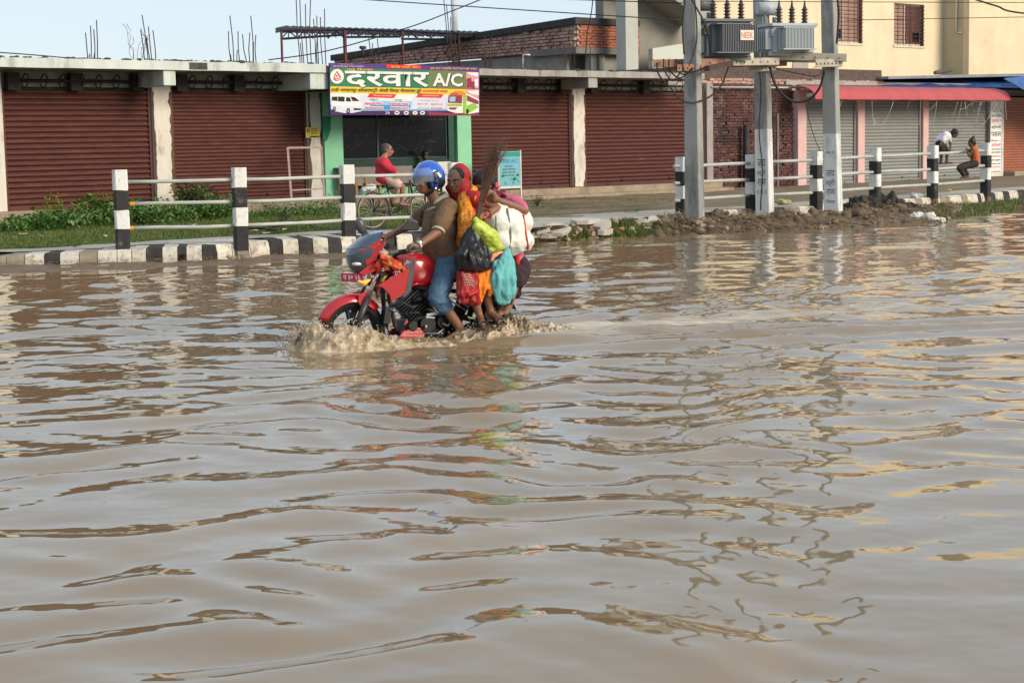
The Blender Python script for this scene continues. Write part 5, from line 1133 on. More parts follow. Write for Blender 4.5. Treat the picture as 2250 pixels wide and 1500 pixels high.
# ------------------------------------------------------------------ festival cloths on the motorcycle
gold_red = M('red_gold_brocade', (.55, .06, .02), .6, .5, 16, .2, 40, dirt=(.75, .33, .03), da=.5, ds=14)
o = blob('brocade_cloth', [('c', bl(838, 562, .2), bl(852, 570, .2), .022, .026, 0), ('c', bl(850, 568, .2), bl(876, 583, .2), .024, .024, 0), ('c', bl(852, 578, .21), bl(874, 590, .21), .026, .02, 0), ('c', bl(876, 586, .2), bl(897, 596, .2), .026, .008, 0), ('c', bl(858, 583, .21), bl(868, 597, .21), .018, .006, 0), ('c', bl(846, 575, .19), bl(848, 592, .19), .03, .01, 0)], [gold_red], None, .007, 1, .012, 18, ridge=.012, off=bl(860, 575, .2), frame='B'); tag(o, 'red and gold festival cloth knotted over the front of the red tank', 'cloth')
o = blob('festival_cloth', [('c', bl(815, 590, .12), bl(838, 575, .14), .02, .045, 0), ('c', bl(838, 575, .14), bl(826, 606, .13), .045, .012, 0)], [M('dark_red_brocade', (.4, .02, .015), .6, .4, 16, .2, 40, dirt=(.7, .2, .02), da=.35, ds=16)], None, .01, 3, .012, 18, off=bl(830, 585, .13), frame='B'); tag(o, 'dark red cloth hanging under the fairing above the fork', 'cloth')
yel = M('yellow_ribbon', (.75, .5, .1), .6, .12, 6, .1, 30)
o = blob('yellow_scarf', [('c', bl(788, 618, .1), bl(800, 622, .1), .012, .03, 0), ('c', bl(800, 621, .1), bl(813, 615, .1), .03, .012, 0)], [yel], None, .008, 3, .006, 20, off=bl(800, 620, .1), frame='B'); tag(o, 'yellow scarf tied below the red number plate', 'scarf')
mb = MB()
for x0, y0, x1, y1 in ((840, 613, 850, 606), (838, 618, 846, 612), (836, 620, 840, 608), (845, 565, 862, 562)):
    a_ = bl(x0, y0, .15); b2 = bl(x1, y1, .17); n_ = V((0, 0, .016)); mb.prism([a_, a_.lerp(b2, .5) + n_, b2, a_.lerp(b2, .5) - n_], (0, .006, 0))
tag(mb.build('leaf_sprig', M('yellow_green_leaf', (.4, .4, .05), .6, .2, 6, 0), None, bl(840, 612, .15), 'B'), 'small yellow green leaf sprig stuck behind the fork tubes', 'sprig')

# ================================================================== PEOPLE
skin = M('brown_skin', (.22, .105, .062), .5, .08, 9, .1, 60, spec=.35, sss=.05); skin_d = M('dark_brown_skin', (.12, .058, .038), .5, .08, 9, .1, 60, spec=.35, sss=.05)
hair = M('black_hair', (.01, .008, .007), .5, .3, 20, .3, 60, streak=3); eye_w = flat('eye_white', (.6, .57, .52), .3); lip = M('lip', (.25, .085, .07), .5, .1, 5, 0)
def hand_prims(wr, grip, axis, up, side, r=.0085, mi=0, curl=.028):
    """wrist point, grip centre, grip axis (unit), direction over the top, thumb side sign"""
    ax = V(axis).normalized(); upv = V(up).normalized(); fw_ = ax.cross(upv).normalized()
    P = [('c', wr, wr.lerp(grip, .6) + upv * .02, .026, .03, mi), ('c', grip + upv * .03 + ax * .03, grip + upv * .03 - ax * .03, .021, .021, mi)]
    back = (wr - grip); back -= ax * back.dot(ax); back = back.normalized() if back.length > .01 else -fw_
    fr = -back
    for k, l in enumerate((.9, 1, .95, .8)):
        o_ = ax * (-.036 + .024 * k); a = grip + o_ + upv * .032 + fr * .004; b_ = grip + o_ + upv * .018 + fr * curl * 1.25 * l; c = grip + o_ - upv * .02 + fr * curl * l; d = grip + o_ - upv * .026 + fr * .004
        P += [('c', a, b_, r * 1.15, r * 1.05, mi), ('c', b_, c, r * 1.05, r, mi), ('c', c, d, r, r * .85, mi)]
    t0_ = grip + ax * side * .045 + back * .02; t1_ = grip + ax * side * .05 - upv * .02 + fr * .012; P += [('c', wr.lerp(grip, .45), t0_, .018, .013, mi), ('c', t0_, t1_, .012, .009, mi)]
    return P
def face(head, c, fwd, upv, s=1.0, sk=skin, lips=True):
    """small face features as children of the body"""
    f = V(fwd).normalized(); u = V(upv).normalized(); l = u.cross(f).normalized(); rot = MX((f, l, u)).transposed()
    q = lambda x, y, z: V(c) + (f * x + l * y + u * z) * s
    mb = MB()
    for sd in (1, -1): mb.ell(q(.088, sd * .034, .014), (.008 * s, .015 * s, .008 * s), rot, 10, 6)
    mb.build('eye', eye_w, head); mb = MB()
    for sd in (1, -1): mb.ell(q(.0935, sd * .033, .014), (.004 * s, .007 * s, .007 * s), rot, 8, 6)
    mb.build('iris', hair, head); mb = MB()
    for sd in (1, -1): mb.tube([q(.09, sd * .014, .034), q(.096, sd * .034, .04), q(.08, sd * .055, .032)], .0045 * s, 5); mb.tube([q(.094, sd * .02, .02), q(.096, sd * .034, .024), q(.086, sd * .05, .017)], .003 * s, 5)
    mb.build('eyebrow', hair, head)
    if lips: mb = MB(); mb.tube([q(.082, .024, -.052), q(.097, .008, -.05), q(.098, -.008, -.05), q(.082, -.024, -.052)], [.004 * s, .007 * s, .007 * s, .004 * s], 6); mb.build('lips', lip, head)
def head_prims(c, fwd, upv, s=1.0, mi=0):
    f = V(fwd).normalized(); u = V(upv).normalized(); l = u.cross(f).normalized(); rot = MX((f, l, u)).transposed(); q = lambda x, y, z: V(c) + (f * x + l * y + u * z) * s
    P = [('e', q(-.01, 0, .03), (.095 * s, .076 * s, .092 * s), rot, mi), ('e', q(.022, 0, -.03), (.066 * s, .06 * s, .08 * s), rot, mi), ('e', q(.045, 0, -.078), (.036 * s, .034 * s, .028 * s), rot, mi),
         ('c', q(.088, 0, .02), q(.112, 0, -.018), .009 * s, .015 * s, mi), ('e', q(.1, .012, -.022), (.012 * s, .01 * s, .008 * s), rot, mi), ('e', q(.1, -.012, -.022), (.012 * s, .01 * s, .008 * s), rot, mi), ('e', q(.082, 0, -.05), (.018 * s, .024 * s, .012 * s), rot, mi),
         ('c', q(.078, .048, .036), q(.086, .015, .036), .012 * s, .012 * s, mi), ('c', q(.078, -.048, .036), q(.086, -.015, .036), .012 * s, .012 * s, mi), ('e', q(.06, .04, -.02), (.026 * s, .02 * s, .022 * s), rot, mi), ('e', q(.06, -.04, -.02), (.026 * s, .02 * s, .022 * s), rot, mi)]
    for sd in (1, -1): P.append(('e', q(-.012, sd * .076, -.002), (.02 * s, .009 * s, .031 * s), rot, mi))
    return P
# ---------------- rider
rd = thing('person', 'rider in a blue helmet and brown polo shirt steering the red motorcycle', 'person', 'B', bl(985, 590, 0))
hcn = bl(936, 400, 0); fwd = V((1, .12, -.06)); up_ = V((.05, 0, 1))
shL = bl(985, 450, .18); shR = bl(962, 452, -.18); elL = bl(966, 507, .29); elR = bl(903, 494, -.29); wrL = bl(916, 541, .335); wrR = bl(846, 522, -.335)
neck = bl(956, 437, 0); pel = bl(985, 575, 0)
knL = bl(962, 652, .24); knR = V((knL.x, -.24, knL.z)); anL = bl(1016, 728, .25); anR = V((anL.x, -.25, anL.z)); hpL = bl(985, 580, .1); hpR = V((hpL.x, -.1, hpL.z))
dL = (gl - hc).normalized(); dR = (gr - hc).normalized()
prims = head_prims(hcn, fwd, up_) + [('c', hcn + V((-.03, 0, -.06)), neck + V((-.02, 0, -.04)), .056, .062, 0), ('c', neck + V((-.045, 0, -.06)), pel, .08, .11, 0), ('c', shL, shR, .05, .05, 0),
    ('c', shL, elL, .05, .043, 0), ('c', elL, wrL, .044, .028, 0), ('c', shR, elR, .05, .043, 0), ('c', elR, wrR, .044, .028, 0),
    ('c', hpL, knL, .085, .06, 0), ('c', knL, anL, .058, .04, 0), ('c', hpR, knR, .085, .06, 0), ('c', knR, anR, .058, .04, 0), ('c', anL, anL + V((.17, .02, -.07)), .04, .03, 0), ('c', anR, anR + V((.17, -.02, -.07)), .04, .03, 0)]
prims += hand_prims(wrL, gl, dL, (0.15, 0, 1), -1) + hand_prims(wrR, gr, dR, (.15, 0, 1), -1)
body = blob('body', prims, [skin], rd, .0085, 4); face(body, hcn, fwd, up_)
shirt = M('brown_polo_cloth', (.15, .088, .05), .9, .1, 4, .25, 120); cream = M('cream_trim', (.42, .36, .28), .9, .08, 6, .2, 90); denim = M('blue_denim', (.075, .15, .235), .9, .22, 4, .3, 160, dirt=(.16, .25, .34), da=.35, ds=5)
ch = bl(962, 478, 0); be = bl(960, 530, 0)
sl1 = bl(968, 494, .265); sr1 = bl(922, 478, -.26)
sp_ = [('c', neck + V((-.03, 0, -.085)), ch + V((.005, 0, 0)), .085, .13, 0), ('c', ch + V((.005, 0, 0)), be + V((.0, 0, 0)), .135, .15, 0), ('c', be, pel + V((.05, 0, .05)), .15, .15, 0), ('c', neck + V((-.045, .09, -.09)), ch + V((-.03, .08, 0)), .085, .115, 0), ('c', neck + V((-.045, -.09, -.09)), ch + V((-.03, -.08, 0)), .085, .115, 0), ('c', ch + V((-.03, .06, 0)), be + V((-.03, .06, 0)), .12, .13, 0), ('c', ch + V((-.03, -.06, 0)), be + V((-.03, -.06, 0)), .12, .13, 0),
       ('c', be + V((-.03, .05, 0)), pel + V((.02, .06, .04)), .13, .15, 0), ('c', be + V((-.03, -.05, 0)), pel + V((.02, -.06, .04)), .13, .15, 0), ('c', shL + V((-.01, 0, -.01)), shR, .075, .075, 0), ('c', shL + V((0, 0, -.02)), sl1, .08, .078, 0), ('c', shR, sr1, .075, .075, 0)]
sh_o = blob('polo_shirt', sp_, [shirt], rd, .009, 3, .008, 7, (1, 1, 1.2), ridge=.009)
def cuff(name, a, b_, r_, mat, par, w_=.012): mb = MB(); d = (V(b_) - V(a)).normalized(); mb.tube([V(a) - d * w_, V(a) + d * w_], [r_, r_], 20, cap=True); return mb.build(name, mat, par)
cuff('sleeve_trim', sl1 + (sl1 - shL).normalized() * .066, sl1 + (sl1 - shL), .062, cream, sh_o); cuff('sleeve_trim', sr1 + (sr1 - shR).normalized() * .064, sr1 + (sr1 - shR), .058, cream, sh_o)
mb = MB(); ct = neck + V((-.035, 0, .005)); rings = []
for k in range(18):
    a = R(35 + 290 * k / 17); d = V((math.cos(a), math.sin(a), 0)); rings.append([ct + d * .066 + V((0, 0, .03 - .03 * math.cos(a))), ct + d * .098 + V((0, 0, -.02 - .04 * math.cos(a))), ct + d * .092 + V((0, 0, -.028 - .04 * math.cos(a))), ct + d * .06 + V((0, 0, .022 - .03 * math.cos(a)))])
mb.loft(rings); mb.build('collar', cream, sh_o, fix=True)
def surf(o, px, py, lift=.004):
    """point on a mesh seen at a pixel, in the frame of its root"""
    rt = root_of(o); fr, org = ORG[rt.name]; Mi = FRAME[fr].inverted(); bvh = BVH.get(o.name)
    if bvh is None: bvh = BVH[o.name] = BVHTree.FromPolygons([tuple(v.co) for v in o.data.vertices], [tuple(p.vertices) for p in o.data.polygons])
    oo = Mi @ CAM - org; d = (Mi.to_3x3() @ ray(px, py)).normalized(); h = bvh.ray_cast(oo, d)
    return None if h[0] is None else h[0] + h[1] * lift + org
BVH = {}
def strip(name, o, pts, r_, mat, par, n=5, lift=.003):
    P = [surf(o, x, y, lift) for x, y in pts]; P = [p for p in P if p is not None]
    if len(P) < 2: return
    mb = MB(); mb.tube(P, r_, n); return mb.build(name, mat, par)
strip('pocket_trim', sh_o, [(940, 463), (948, 459), (957, 456)], .011, cream, sh_o)
strip('placket', sh_o, [(931, 448), (928, 462), (924, 478)], .006, M('dark_brown_cloth', (.06, .035, .022), .9, .1, 4, .1), sh_o)
roll = knL.lerp(anL, .2)
rollR = V((roll.x, -roll.y, roll.z))
jp = [('c', pel + V((.02, .06, -.02)), hpL, .13, .125, 0), ('c', pel + V((.02, -.06, -.02)), hpR, .13, .125, 0), ('c', hpL, knL, .122, .09, 0), ('c', hpR, knR, .12, .09, 0), ('c', knL, roll, .09, .082, 0), ('c', knR, rollR, .09, .082, 0)]
jo = blob('jeans', jp, [denim], rd, .009, 3, .007, 9, (1, 1, 1.7), ridge=.009)
mb = MB()
cuff('rolled_hem', roll + (roll - knL).normalized() * .05, roll + (roll - knL), .07, denim, jo, .022)
strip('belt', sh_o, [(955, 556), (975, 559), (1000, 562)], .01, blk_p, jo) if 0 else None
mb = MB(); d = (wrL - elL).normalized(); c = wrL - d * .025; mb.tube([c - d * .012, c + d * .012], .037, 14); mb.ell(c + V((0, .03, .02)), (.02, .012, .02)); mb.build('wristwatch', M('watch_steel', (.75, .75, .74), .25, .05, 4, 0, metal=.6), rd)
# helmet
hel = bl(943, 389, 0); hf = V((1, .1, -.05)).normalized(); hl = V((0, 0, 1)).cross(hf).normalized(); hu = hf.cross(hl); hrot = MX((hf, hl, hu)).transposed()
def shell(name, r, keep, mat, par, n=40, k=26, th=.012, cen=hel):
    me0 = MB(); me0.ell((0, 0, 0), r, None, n, k); vs = me0.v; fs = []
    for f in me0.f:
        c = sum((V(vs[i]) for i in f), V()) / len(f)
        if keep(c): fs.append(f)
    mb = MB(); mb.add([cen + hrot @ V(v) for v in vs], fs, 0, True); o = mb.build(name, mat, par, fix=False)
    s = o.modifiers.new('solid', 'SOLIDIFY'); s.thickness = th; s.offset = -1; return o
hb = M('glossy_blue_helmet', (.008, .09, .5), .15, .1, 2, 0, coat=.9)
hm = shell('helmet', (.15, .128, .15), lambda c: not (c.x > .035 and c.z < .012 + .0 * c.x) and c.z > -.115, hb, rd)
mb = MB()
visor_m = bpy.data.materials.new('clear_visor'); visor_m.use_nodes = True; b = visor_m.node_tree.nodes['Principled BSDF']; b.inputs['Base Color'].default_value = (.6, .72, .85, 1); b.inputs['Roughness'].default_value = .06; b.inputs['Alpha'].default_value = .13
shell('visor', (.172, .14, .158), lambda c: c.x > .035 and -.045 - .2 * (c.x - .1) < c.z < .085, visor_m, hm, th=.003)
for s in (1, -1):
    mb = MB(); c = hel + hrot @ V((-.01, s * .122, -.005)); mb.ell(c, (.055, .016, .062), hrot, 16, 8); mb.build('visor_pivot', M('dark_blue_pivot', (.01, .025, .07), .3, .1, 4, 0), hm)
mb = MB(); c = hel + hrot @ V((-.03, .139, .018)); mb.obox(c, (.012, .004, .026), hrot @ MX.Rotation(R(35), 3, 'Y')); mb.build('helmet_mark', P_['white'], hm)
mb = MB()
mb.tube([hel + hrot @ V((.0, .118, -.07)), hel + hrot @ V((.025, .09, -.13)), hel + hrot @ V((.05, .0, -.165)), hel + hrot @ V((.025, -.09, -.13))], .011, 6); mb.build('chin_strap', blk_p, hm)
mb = MB(); mb.ell(hel + hrot @ V((.0, .112, -.105)), (.014, .01, .014), hrot); mb.ell(hel + hrot @ V((-.03, .112, -.12)), (.01, .01, .01), hrot); mb.build('strap_stud', chrome, hm)
mb = MB(); mb.ell(hel + hrot @ V((-.035, 0, -.045)), (.115, .118, .085), hrot, 20, 12); mb.build('helmet_lining', blk_p, hm)

# ---------------- woman in red and orange
w1 = thing('person', 'woman in a red head veil and orange saree sitting sideways behind the rider', 'person', 'B', bl(1040, 590, 0))
redc = M('red_silk', (.42, .014, .02), .6, .12, 5, .15, 90); org_c = M('orange_patterned_silk', (.72, .23, .012), .65, .3, 10, .15, 90, dirt=(.4, .03, .01), da=.52, ds=13, dirt2=(.8, .5, .08)); red_pat = M('red_printed_cotton', (.33, .012, .018), .75, .25, 9, .2, 90, dirt=(.5, .16, .11), da=.45, ds=18); bang = M('red_bangle', (.5, .04, .05), .25, .2, 8, 0, coat=.4)
h1 = bl(1001, 399, .03); f1 = V((.72, .72, -.18)); u1 = V((.1, .05, 1))
s1L = bl(1046, 436, .2); s1R = bl(1010, 440, -.14); e1 = bl(1092, 457, .3); wr1 = bl(1064, 474, .38); g1 = bl(1048, 481, .4)
hp1 = bl(1045, 590, .03); k1a = bl(1028, 612, .36); k1b = bl(1062, 612, .36); a1a = bl(1054, 694, .34); a1b = bl(1079, 688, .36)
prims = head_prims(h1, f1, u1, .95) + [('c', h1 + V((-.02, -.02, -.05)), bl(1018, 445, .02), .05, .06, 0), ('c', bl(1022, 455, .02), hp1, .11, .13, 0), ('c', s1L, s1R, .05, .05, 0), ('c', s1L, e1, .045, .04, 0), ('c', e1, wr1, .04, .026, 0),
    ('c', hp1 + V((.06, 0, 0)), k1a, .08, .065, 0), ('c', hp1 - V((.06, 0, 0)), k1b, .08, .065, 0), ('c', k1a, a1a, .055, .034, 0), ('c', k1b, a1b, .055, .034, 0), ('c', a1a, a1a + V((.02, .1, -.05)), .034, .03, 0), ('c', a1b, a1b + V((-.03, .11, -.04)), .034, .03, 0)]
for aa, dx in ((a1a, .02), (a1b, -.03)):
    for k in range(5): t = aa + V((dx, .1, -.055)) + V((.03 - .015 * k, 0, 0)); prims.append(('c', t, t + V((0, .035, -.012)), .011, .009, 0))
prims += hand_prims(wr1, g1, V((-.35, 0, 1)), V((.3, .9, .1)), 1)
b1 = blob('body', prims, [skin], w1, .0085, 4); face(b1, h1, f1, u1, .95)
fh = f1.normalized()
P = [('e', h1 - fh * .1 + V((0, 0, .028)), (.105, .108, .12), None, 0), ('c', h1 - fh * .07 + V((0, 0, -.02)), bl(1028, 440, .05), .1, .1, 0), ('c', h1 - fh * .09 + V((-.03, .06, -.06)), bl(1022, 436, .13), .06, .05, 0), ('c', h1 + V((.02, -.1, -.06)), bl(1002, 440, -.08), .035, .05, 0)]
veil_o = blob('head_veil', P, [redc], w1, .009, 3, .004, 9, ridge=.008)
P = [('e', h1 - fh * .026 + V((0, 0, .05)), (.088, .083, .078), MX((fh, V((0, 0, 1)).cross(fh).normalized(), V((0, 0, 1)))).transposed(), 0)]; blob('hair', P, [hair], w1, .01, 2)
P = [('c', bl(1024, 440, .12), bl(1026, 500, .13), .08, .1, 0), ('c', bl(1026, 500, .13), bl(1022, 560, .14), .1, .09, 0), ('c', bl(1036, 418, .08), bl(1020, 450, .16), .05, .06, 0)]
for k in range(7): P.append(('c', bl(1036 - 3.5 * k, 424 + 4 * k, .17 + .012 * (k % 2)), bl(1034 - 4 * k, 500 + 3 * k, .235 + .018 * (k % 2)), .02, .02, 0)); P.append(('c', bl(1034 - 4 * k, 500 + 3 * k, .235 + .018 * (k % 2)), bl(1025 - 2.5 * k, 545 - 6 * k + 12 * (k % 2), .24), .02, .007, 0))
blob('saree_drape', P, [org_c], w1, .009, 2, .006, 11, (1.6, 1.6, .4), ridge=.016)
P = [('c', bl(1034, 432, .16), s1L, .06, .066, 0), ('c', s1L, s1L.lerp(e1, .3), .066, .058, 0), ('c', bl(1040, 450, .14), bl(1036, 480, .17), .05, .045, 0), ('c', bl(1036, 480, .17), bl(1034, 560, .12), .05, .09, 0)]
blob('blouse', P, [redc], w1, .009, 2, .004, 11, ridge=.008)
strip('sleeve_band', bpy.data.objects['blouse'], [(1043, 418), (1045, 430), (1043, 442)], .009, org_c, w1) if 'blouse' in bpy.data.objects else None
P = [('c', hp1 + V((.06, .02, 0)), k1a, .13, .1, 0), ('c', k1a, bl(1026, 640, .36), .1, .09, 0), ('c', bl(1028, 640, .37), bl(1040, 652, .36), .085, .08, 0), ('c', hp1 - V((.05, 0, 0)), bl(1066, 600, .36), .12, .06, 0)]
for k in range(11): x_a = 1010 + 3.6 * k; P.append(('c', bl(x_a, 604, .4 + .02 * (k % 2)), bl(x_a + 3 * math.sin(k * 2.2), 646 - (k - 3) * .9, .42 + .025 * (k % 2)), .028, .021, 0)); P.append(('c', bl(x_a + 3 * math.sin(k * 2.2), 646 - (k - 3) * .9, .42 + .025 * (k % 2)), bl(x_a + 4 * math.sin(k * 2.2), 662 - (k - 2) * 1.9 + 4 * (k % 2), .42), .019, .01, 0))
sk_o = blob('saree_skirt', P, [red_pat], w1, .009, 2, .006, 11, (1.8, 1.8, .3), ridge=.018)
for k in range(5):
    strip('hem_print', sk_o, [(1018 + 4 * k, 600 + 2 * k), (1024 + 4 * k, 616), (1027 + 5 * k, 628)], .0035, P_['tan'], sk_o, 4); strip('hem_print', sk_o, [(1016 + k, 603 + 6 * k), (1026 + 2 * k, 602 + 6 * k), (1036 + 2 * k, 606 + 6 * k)], .0035, P_['tan'], sk_o, 4)
strip('hem_band', sk_o, [(1026, 648), (1034, 646), (1044, 642), (1051, 638)], .022, redc, sk_o)
P = [('c', bl(1060, 602, .36), bl(1056, 628, .36), .055, .04, 0), ('c', bl(1074, 604, .36), bl(1080, 625, .36), .055, .04, 0)]
for k in range(9): x_a = 1050 + 4.3 * k; zb_ = (652, 658, 664, 660, 636, 634, 650, 654, 644)[k]; P.append(('c', bl(x_a * .6 + 1067 * .4, 600, .41), bl(x_a, 630, .415 + .025 * (k % 2)), .022, .02, 0)); P.append(('c', bl(x_a, 630, .415 + .025 * (k % 2)), bl(x_a + 2 * math.sin(k * 1.7), zb_, .42), .02, .008, 0))
blob('petticoat', P, [M('bright_orange_cloth', (.78, .2, .008), .7, .15, 6, .15, 80)], w1, .009, 2, .004, 12, (1.8, 1.8, .3), ridge=.016)
P = [('c', bl(1058, 594, .38), bl(1077, 596, .38), .035, .035, 0), ('c', bl(1084, 604, .36), bl(1088, 632, .36), .03, .02, 0)]; blob('skirt_fold', P, [redc], w1, .01, 3, .01, 14)
d = (wr1 - e1).normalized()
for k, (t, r_) in enumerate(((-.02, .036), (.005, .035), (.02, .034), (.033, .034))):
    c = wr1 + d * (t - .02 * 0); u_, v_ = d.orthogonal().normalized(), None; v_ = d.cross(u_)
    if k == 0: c = wr1 - d * .055; r_ = .041
    mb = MB(); mb.tube([c + (u_ * math.cos(a) + v_ * math.sin(a)) * r_ for a in [2 * math.pi * i / 18 for i in range(18)]], .0065, 6, closed=True); mb.build('bangle', bang if k != 3 else M('gold_bangle', (.65, .4, .1), .3, .1, 5, 0, metal=.6), w1)
for aa, dx in ((a1a, .02), (a1b, -.03)):
    c = aa + V((dx, .085, -.03)); mb = MB(); mb.obox(c + V((0, 0, -.055)), (.045, .1, .011)); mb.tube([c + V((.045, 0, -.05)), c + V((.02, 0, .015)), c + V((-.02, 0, .015)), c + V((-.045, 0, -.05))], .008, 6); mb.tube([c + V((.042, .05, -.05)), c + V((0, .05, .0)), c + V((-.042, .05, -.05))], .008, 6); mb.build('sandal', M('dark_sandal', (.03, .02, .018), .6, .2, 5, 0), w1)
# ---------------- woman in pink
w2 = thing('person', 'woman in a pink top with dark tied hair leaning over the white sack', 'person', 'B', bl(1110, 590, 0))
h2 = bl(1061, 410, .05); f2 = V((.75, .55, -.5)); u2 = V((.45, .25, 1)); s2L = bl(1133, 444, .17); s2R = bl(1100, 450, -.15); e2 = bl(1152, 462, .27); wr2 = bl(1098, 441, .3); g2 = bl(1084, 435, .3); hp2 = bl(1115, 590, .0)
prims = head_prims(h2, f2, u2, .98) + [('c', h2 + V((-.06, -.02, -.05)), bl(1102, 440, .03), .05, .06, 0), ('c', bl(1115, 455, 0), hp2, .12, .14, 0), ('c', s2L, s2R, .055, .055, 0), ('c', s2L, e2, .052, .044, 0), ('c', e2, wr2, .045, .03, 0),
   ('c', hp2, bl(1110, 615, .34), .1, .07, 0), ('c', bl(1110, 615, .34), bl(1104, 682, .33), .055, .036, 0), ('c', bl(1104, 682, .33), bl(1098, 692, .42), .036, .03, 0), ('c', hp2 - V((.1, 0, 0)), bl(1132, 615, .32), .1, .07, 0), ('c', bl(1132, 615, .32), bl(1116, 678, .33), .055, .036, 0), ('c', bl(1116, 678, .33), bl(1110, 688, .42), .036, .03, 0)]
prims += hand_prims(wr2, g2, V((.2, .3, 1)), V((.2, .9, .2)), 1)
b2_ = blob('body', prims, [skin], w2, .0085, 4); face(b2_, h2, f2, u2, .98, lips=False)
fh2 = f2.normalized(); uu2 = (u2.normalized() - fh2 * u2.normalized().dot(fh2)).normalized(); ll2 = uu2.cross(fh2); r2_ = MX((fh2, ll2, uu2)).transposed()
P = [('e', h2 + r2_ @ V((-.03, 0, .045)), (.108, .094, .104), r2_, 0), ('e', h2 + r2_ @ V((-.07, 0, -.01)), (.07, .08, .08), r2_, 0), ('c', h2 + r2_ @ V((-.12, .02, -.0)), h2 + r2_ @ V((-.17, .03, -.02)), .04, .03, 0)]
ho = blob('hair', P, [hair], w2, .009, 3, .005, 20)
mb = MB(); mb.ell(bl(1093, 410, .1), (.03, .02, .02)); mb.ell(bl(1090, 406, .1), (.015, .015, .025)); mb.build('hair_tie', M('pinkish_red_tie', (.6, .08, .08), .6, .1, 5, 0), ho)
pinkc = M('pink_cotton', (.52, .11, .2), .8, .1, 5, .2, 90); marc = M('maroon_cloth', (.14, .01, .03), .8, .15, 5, .2, 90)
P = [('c', s2L - V((0, 0, .02)), s2R - V((0, 0, .03)), .07, .07, 0), ('c', s2L, s2L.lerp(e2, .85), .062, .056, 0), ('c', bl(1104, 430, .08), s2L, .03, .058, 0), ('c', bl(1120, 462, -.02), hp2, .13, .15, 0), ('c', bl(1112, 438, .12), s2L, .045, .06, 0)]
blob('pink_top', P, [pinkc], w2, .009, 3, .005, 9, ridge=.01)
P = [('c', bl(1092, 427, .1), bl(1106, 424, .04), .03, .03, 0), ('c', bl(1092, 427, .1), bl(1092, 438, .14), .028, .024, 0), ('c', bl(1098, 424, .1), bl(1112, 432, .16), .022, .016, 0)]; blob('maroon_scarf', P, [marc], w2, .01, 3, .006, 12)
P = [('c', hp2, bl(1112, 612, .33), .13, .1, 0), ('c', bl(1112, 612, .33), bl(1108, 660, .33), .09, .07, 0), ('c', hp2 - V((.1, 0, 0)), bl(1134, 615, .3), .13, .09, 0), ('c', bl(1134, 615, .3), bl(1136, 645, .28), .055, .04, 0)]
blob('dark_skirt', P, [M('dark_patterned_cloth', (.03, .014, .018), .85, .4, 12, .2, 80, dirt=(.2, .05, .05), da=.25, ds=22)], w2, .01, 2, .006, 11, (1.6, 1.6, .3), ridge=.014)
P = [('c', bl(1134, 555, .2), bl(1136, 580, .2), .03, .025, 0)]; blob('skirt_trim', P, [redc], w2, .01, 2, .006, 12)
for x, y in ((1098, 690), (1110, 686)): mb = MB(); c = bl(x, y, .42); mb.obox(c + V((0, -.02, -.03)), (.04, .1, .012)); mb.tube([c + V((.04, -.02, -.02)), c + V((0, -.02, .035)), c + V((-.04, -.02, -.02))], .008, 6); mb.build('sandal', MATS['dark_sandal'], w2)
# ------------------------------------------------------------------ load
sackm = M('woven_white_sack', (.68, .66, .61), .75, .07, 3, .35, 45, dirt=(.55, .52, .47), da=.3, ds=3)
sc = [bl(1098, 490, .27), bl(1143, 490, .2), bl(1100, 525, .27), bl(1146, 527, .2)]
o = blob('sack', [('c', sc[0], sc[1], .13, .13, 0), ('c', sc[2], sc[3], .125, .12, 0), ('c', sc[0].lerp(sc[1], .5), sc[2].lerp(sc[3], .5), .15, .15, 0), ('c', bl(1100, 465, .27), bl(1094, 444, .3), .06, .02, 0), ('c', sc[0], bl(1100, 465, .27), .12, .08, 0), ('c', sc[1] + V((0, 0, .0)), bl(1140, 472, .2), .1, .05, 0), ('c', sc[3], bl(1156, 540, .17), .1, .05, 0)], [sackm], None, .011, 3, .014, 6, ridge=.011, off=bl(1120, 540, .25), frame='B')
tag(o, 'big white woven sack with grey bands and a red edge on the passengers\' laps', 'sack')
greyb = M('grey_band', (.2, .2, .19), .8, .1, 5, .1, 40)
strip('grey_band', o, [(1090, 462), (1090, 480), (1091, 500), (1094, 518), (1100, 535)], .007, greyb, o); strip('grey_band', o, [(1114, 458), (1118, 480), (1122, 505), (1122, 525), (1119, 543)], .009, greyb, o)
strip('red_edge', o, [(1149, 474), (1152, 490), (1154, 508), (1157, 525), (1160, 540), (1159, 546)], .012, M('red_sack_edge', (.65, .05, .06), .7, .1, 5, .1), o)
lime = M('lime_plastic', (.42, .52, .06), .35, .12, 5, .2, 20, trans=.0, sss=.15); blackbag = M('black_plastic_bag', (.012, .013, .017), .3, .2, 4, .5, 14, bd=.03)
o = blob('black_bag', [('c', bl(1043, 489, .43), bl(1008 + 10.5 * k, 560, .47 + .02 * (k % 2)), .014, .035, 0) for k in range(7)] + [('c', bl(1008 + 10.5 * k, 560, .47 + .02 * (k % 2)), bl(1006 + 11 * k, 588 + 3 * (k % 2), .44), .035, .016, 0) for k in range(7)] + [('c', bl(1043, 486, .41), bl(1040, 510, .42), .02, .07, 0), ('c', bl(1040, 510, .42), bl(1036, 545, .42), .07, .12, 0), ('c', bl(1036, 545, .42), bl(1036, 568, .42), .12, .12, 0), ('c', bl(1022, 575, .42), bl(1055, 575, .42), .085, .085, 0), ('c', bl(1010, 582, .42), bl(1068, 582, .42), .03, .03, 0)], [blackbag], None, .009, 2, .012, 7, (1.3, 1.3, .7), ridge=.02, off=bl(1040, 540, .42), frame='B'); tag(o, 'bulging black plastic bag hanging from the passenger\'s hand beside the seat', 'bag')
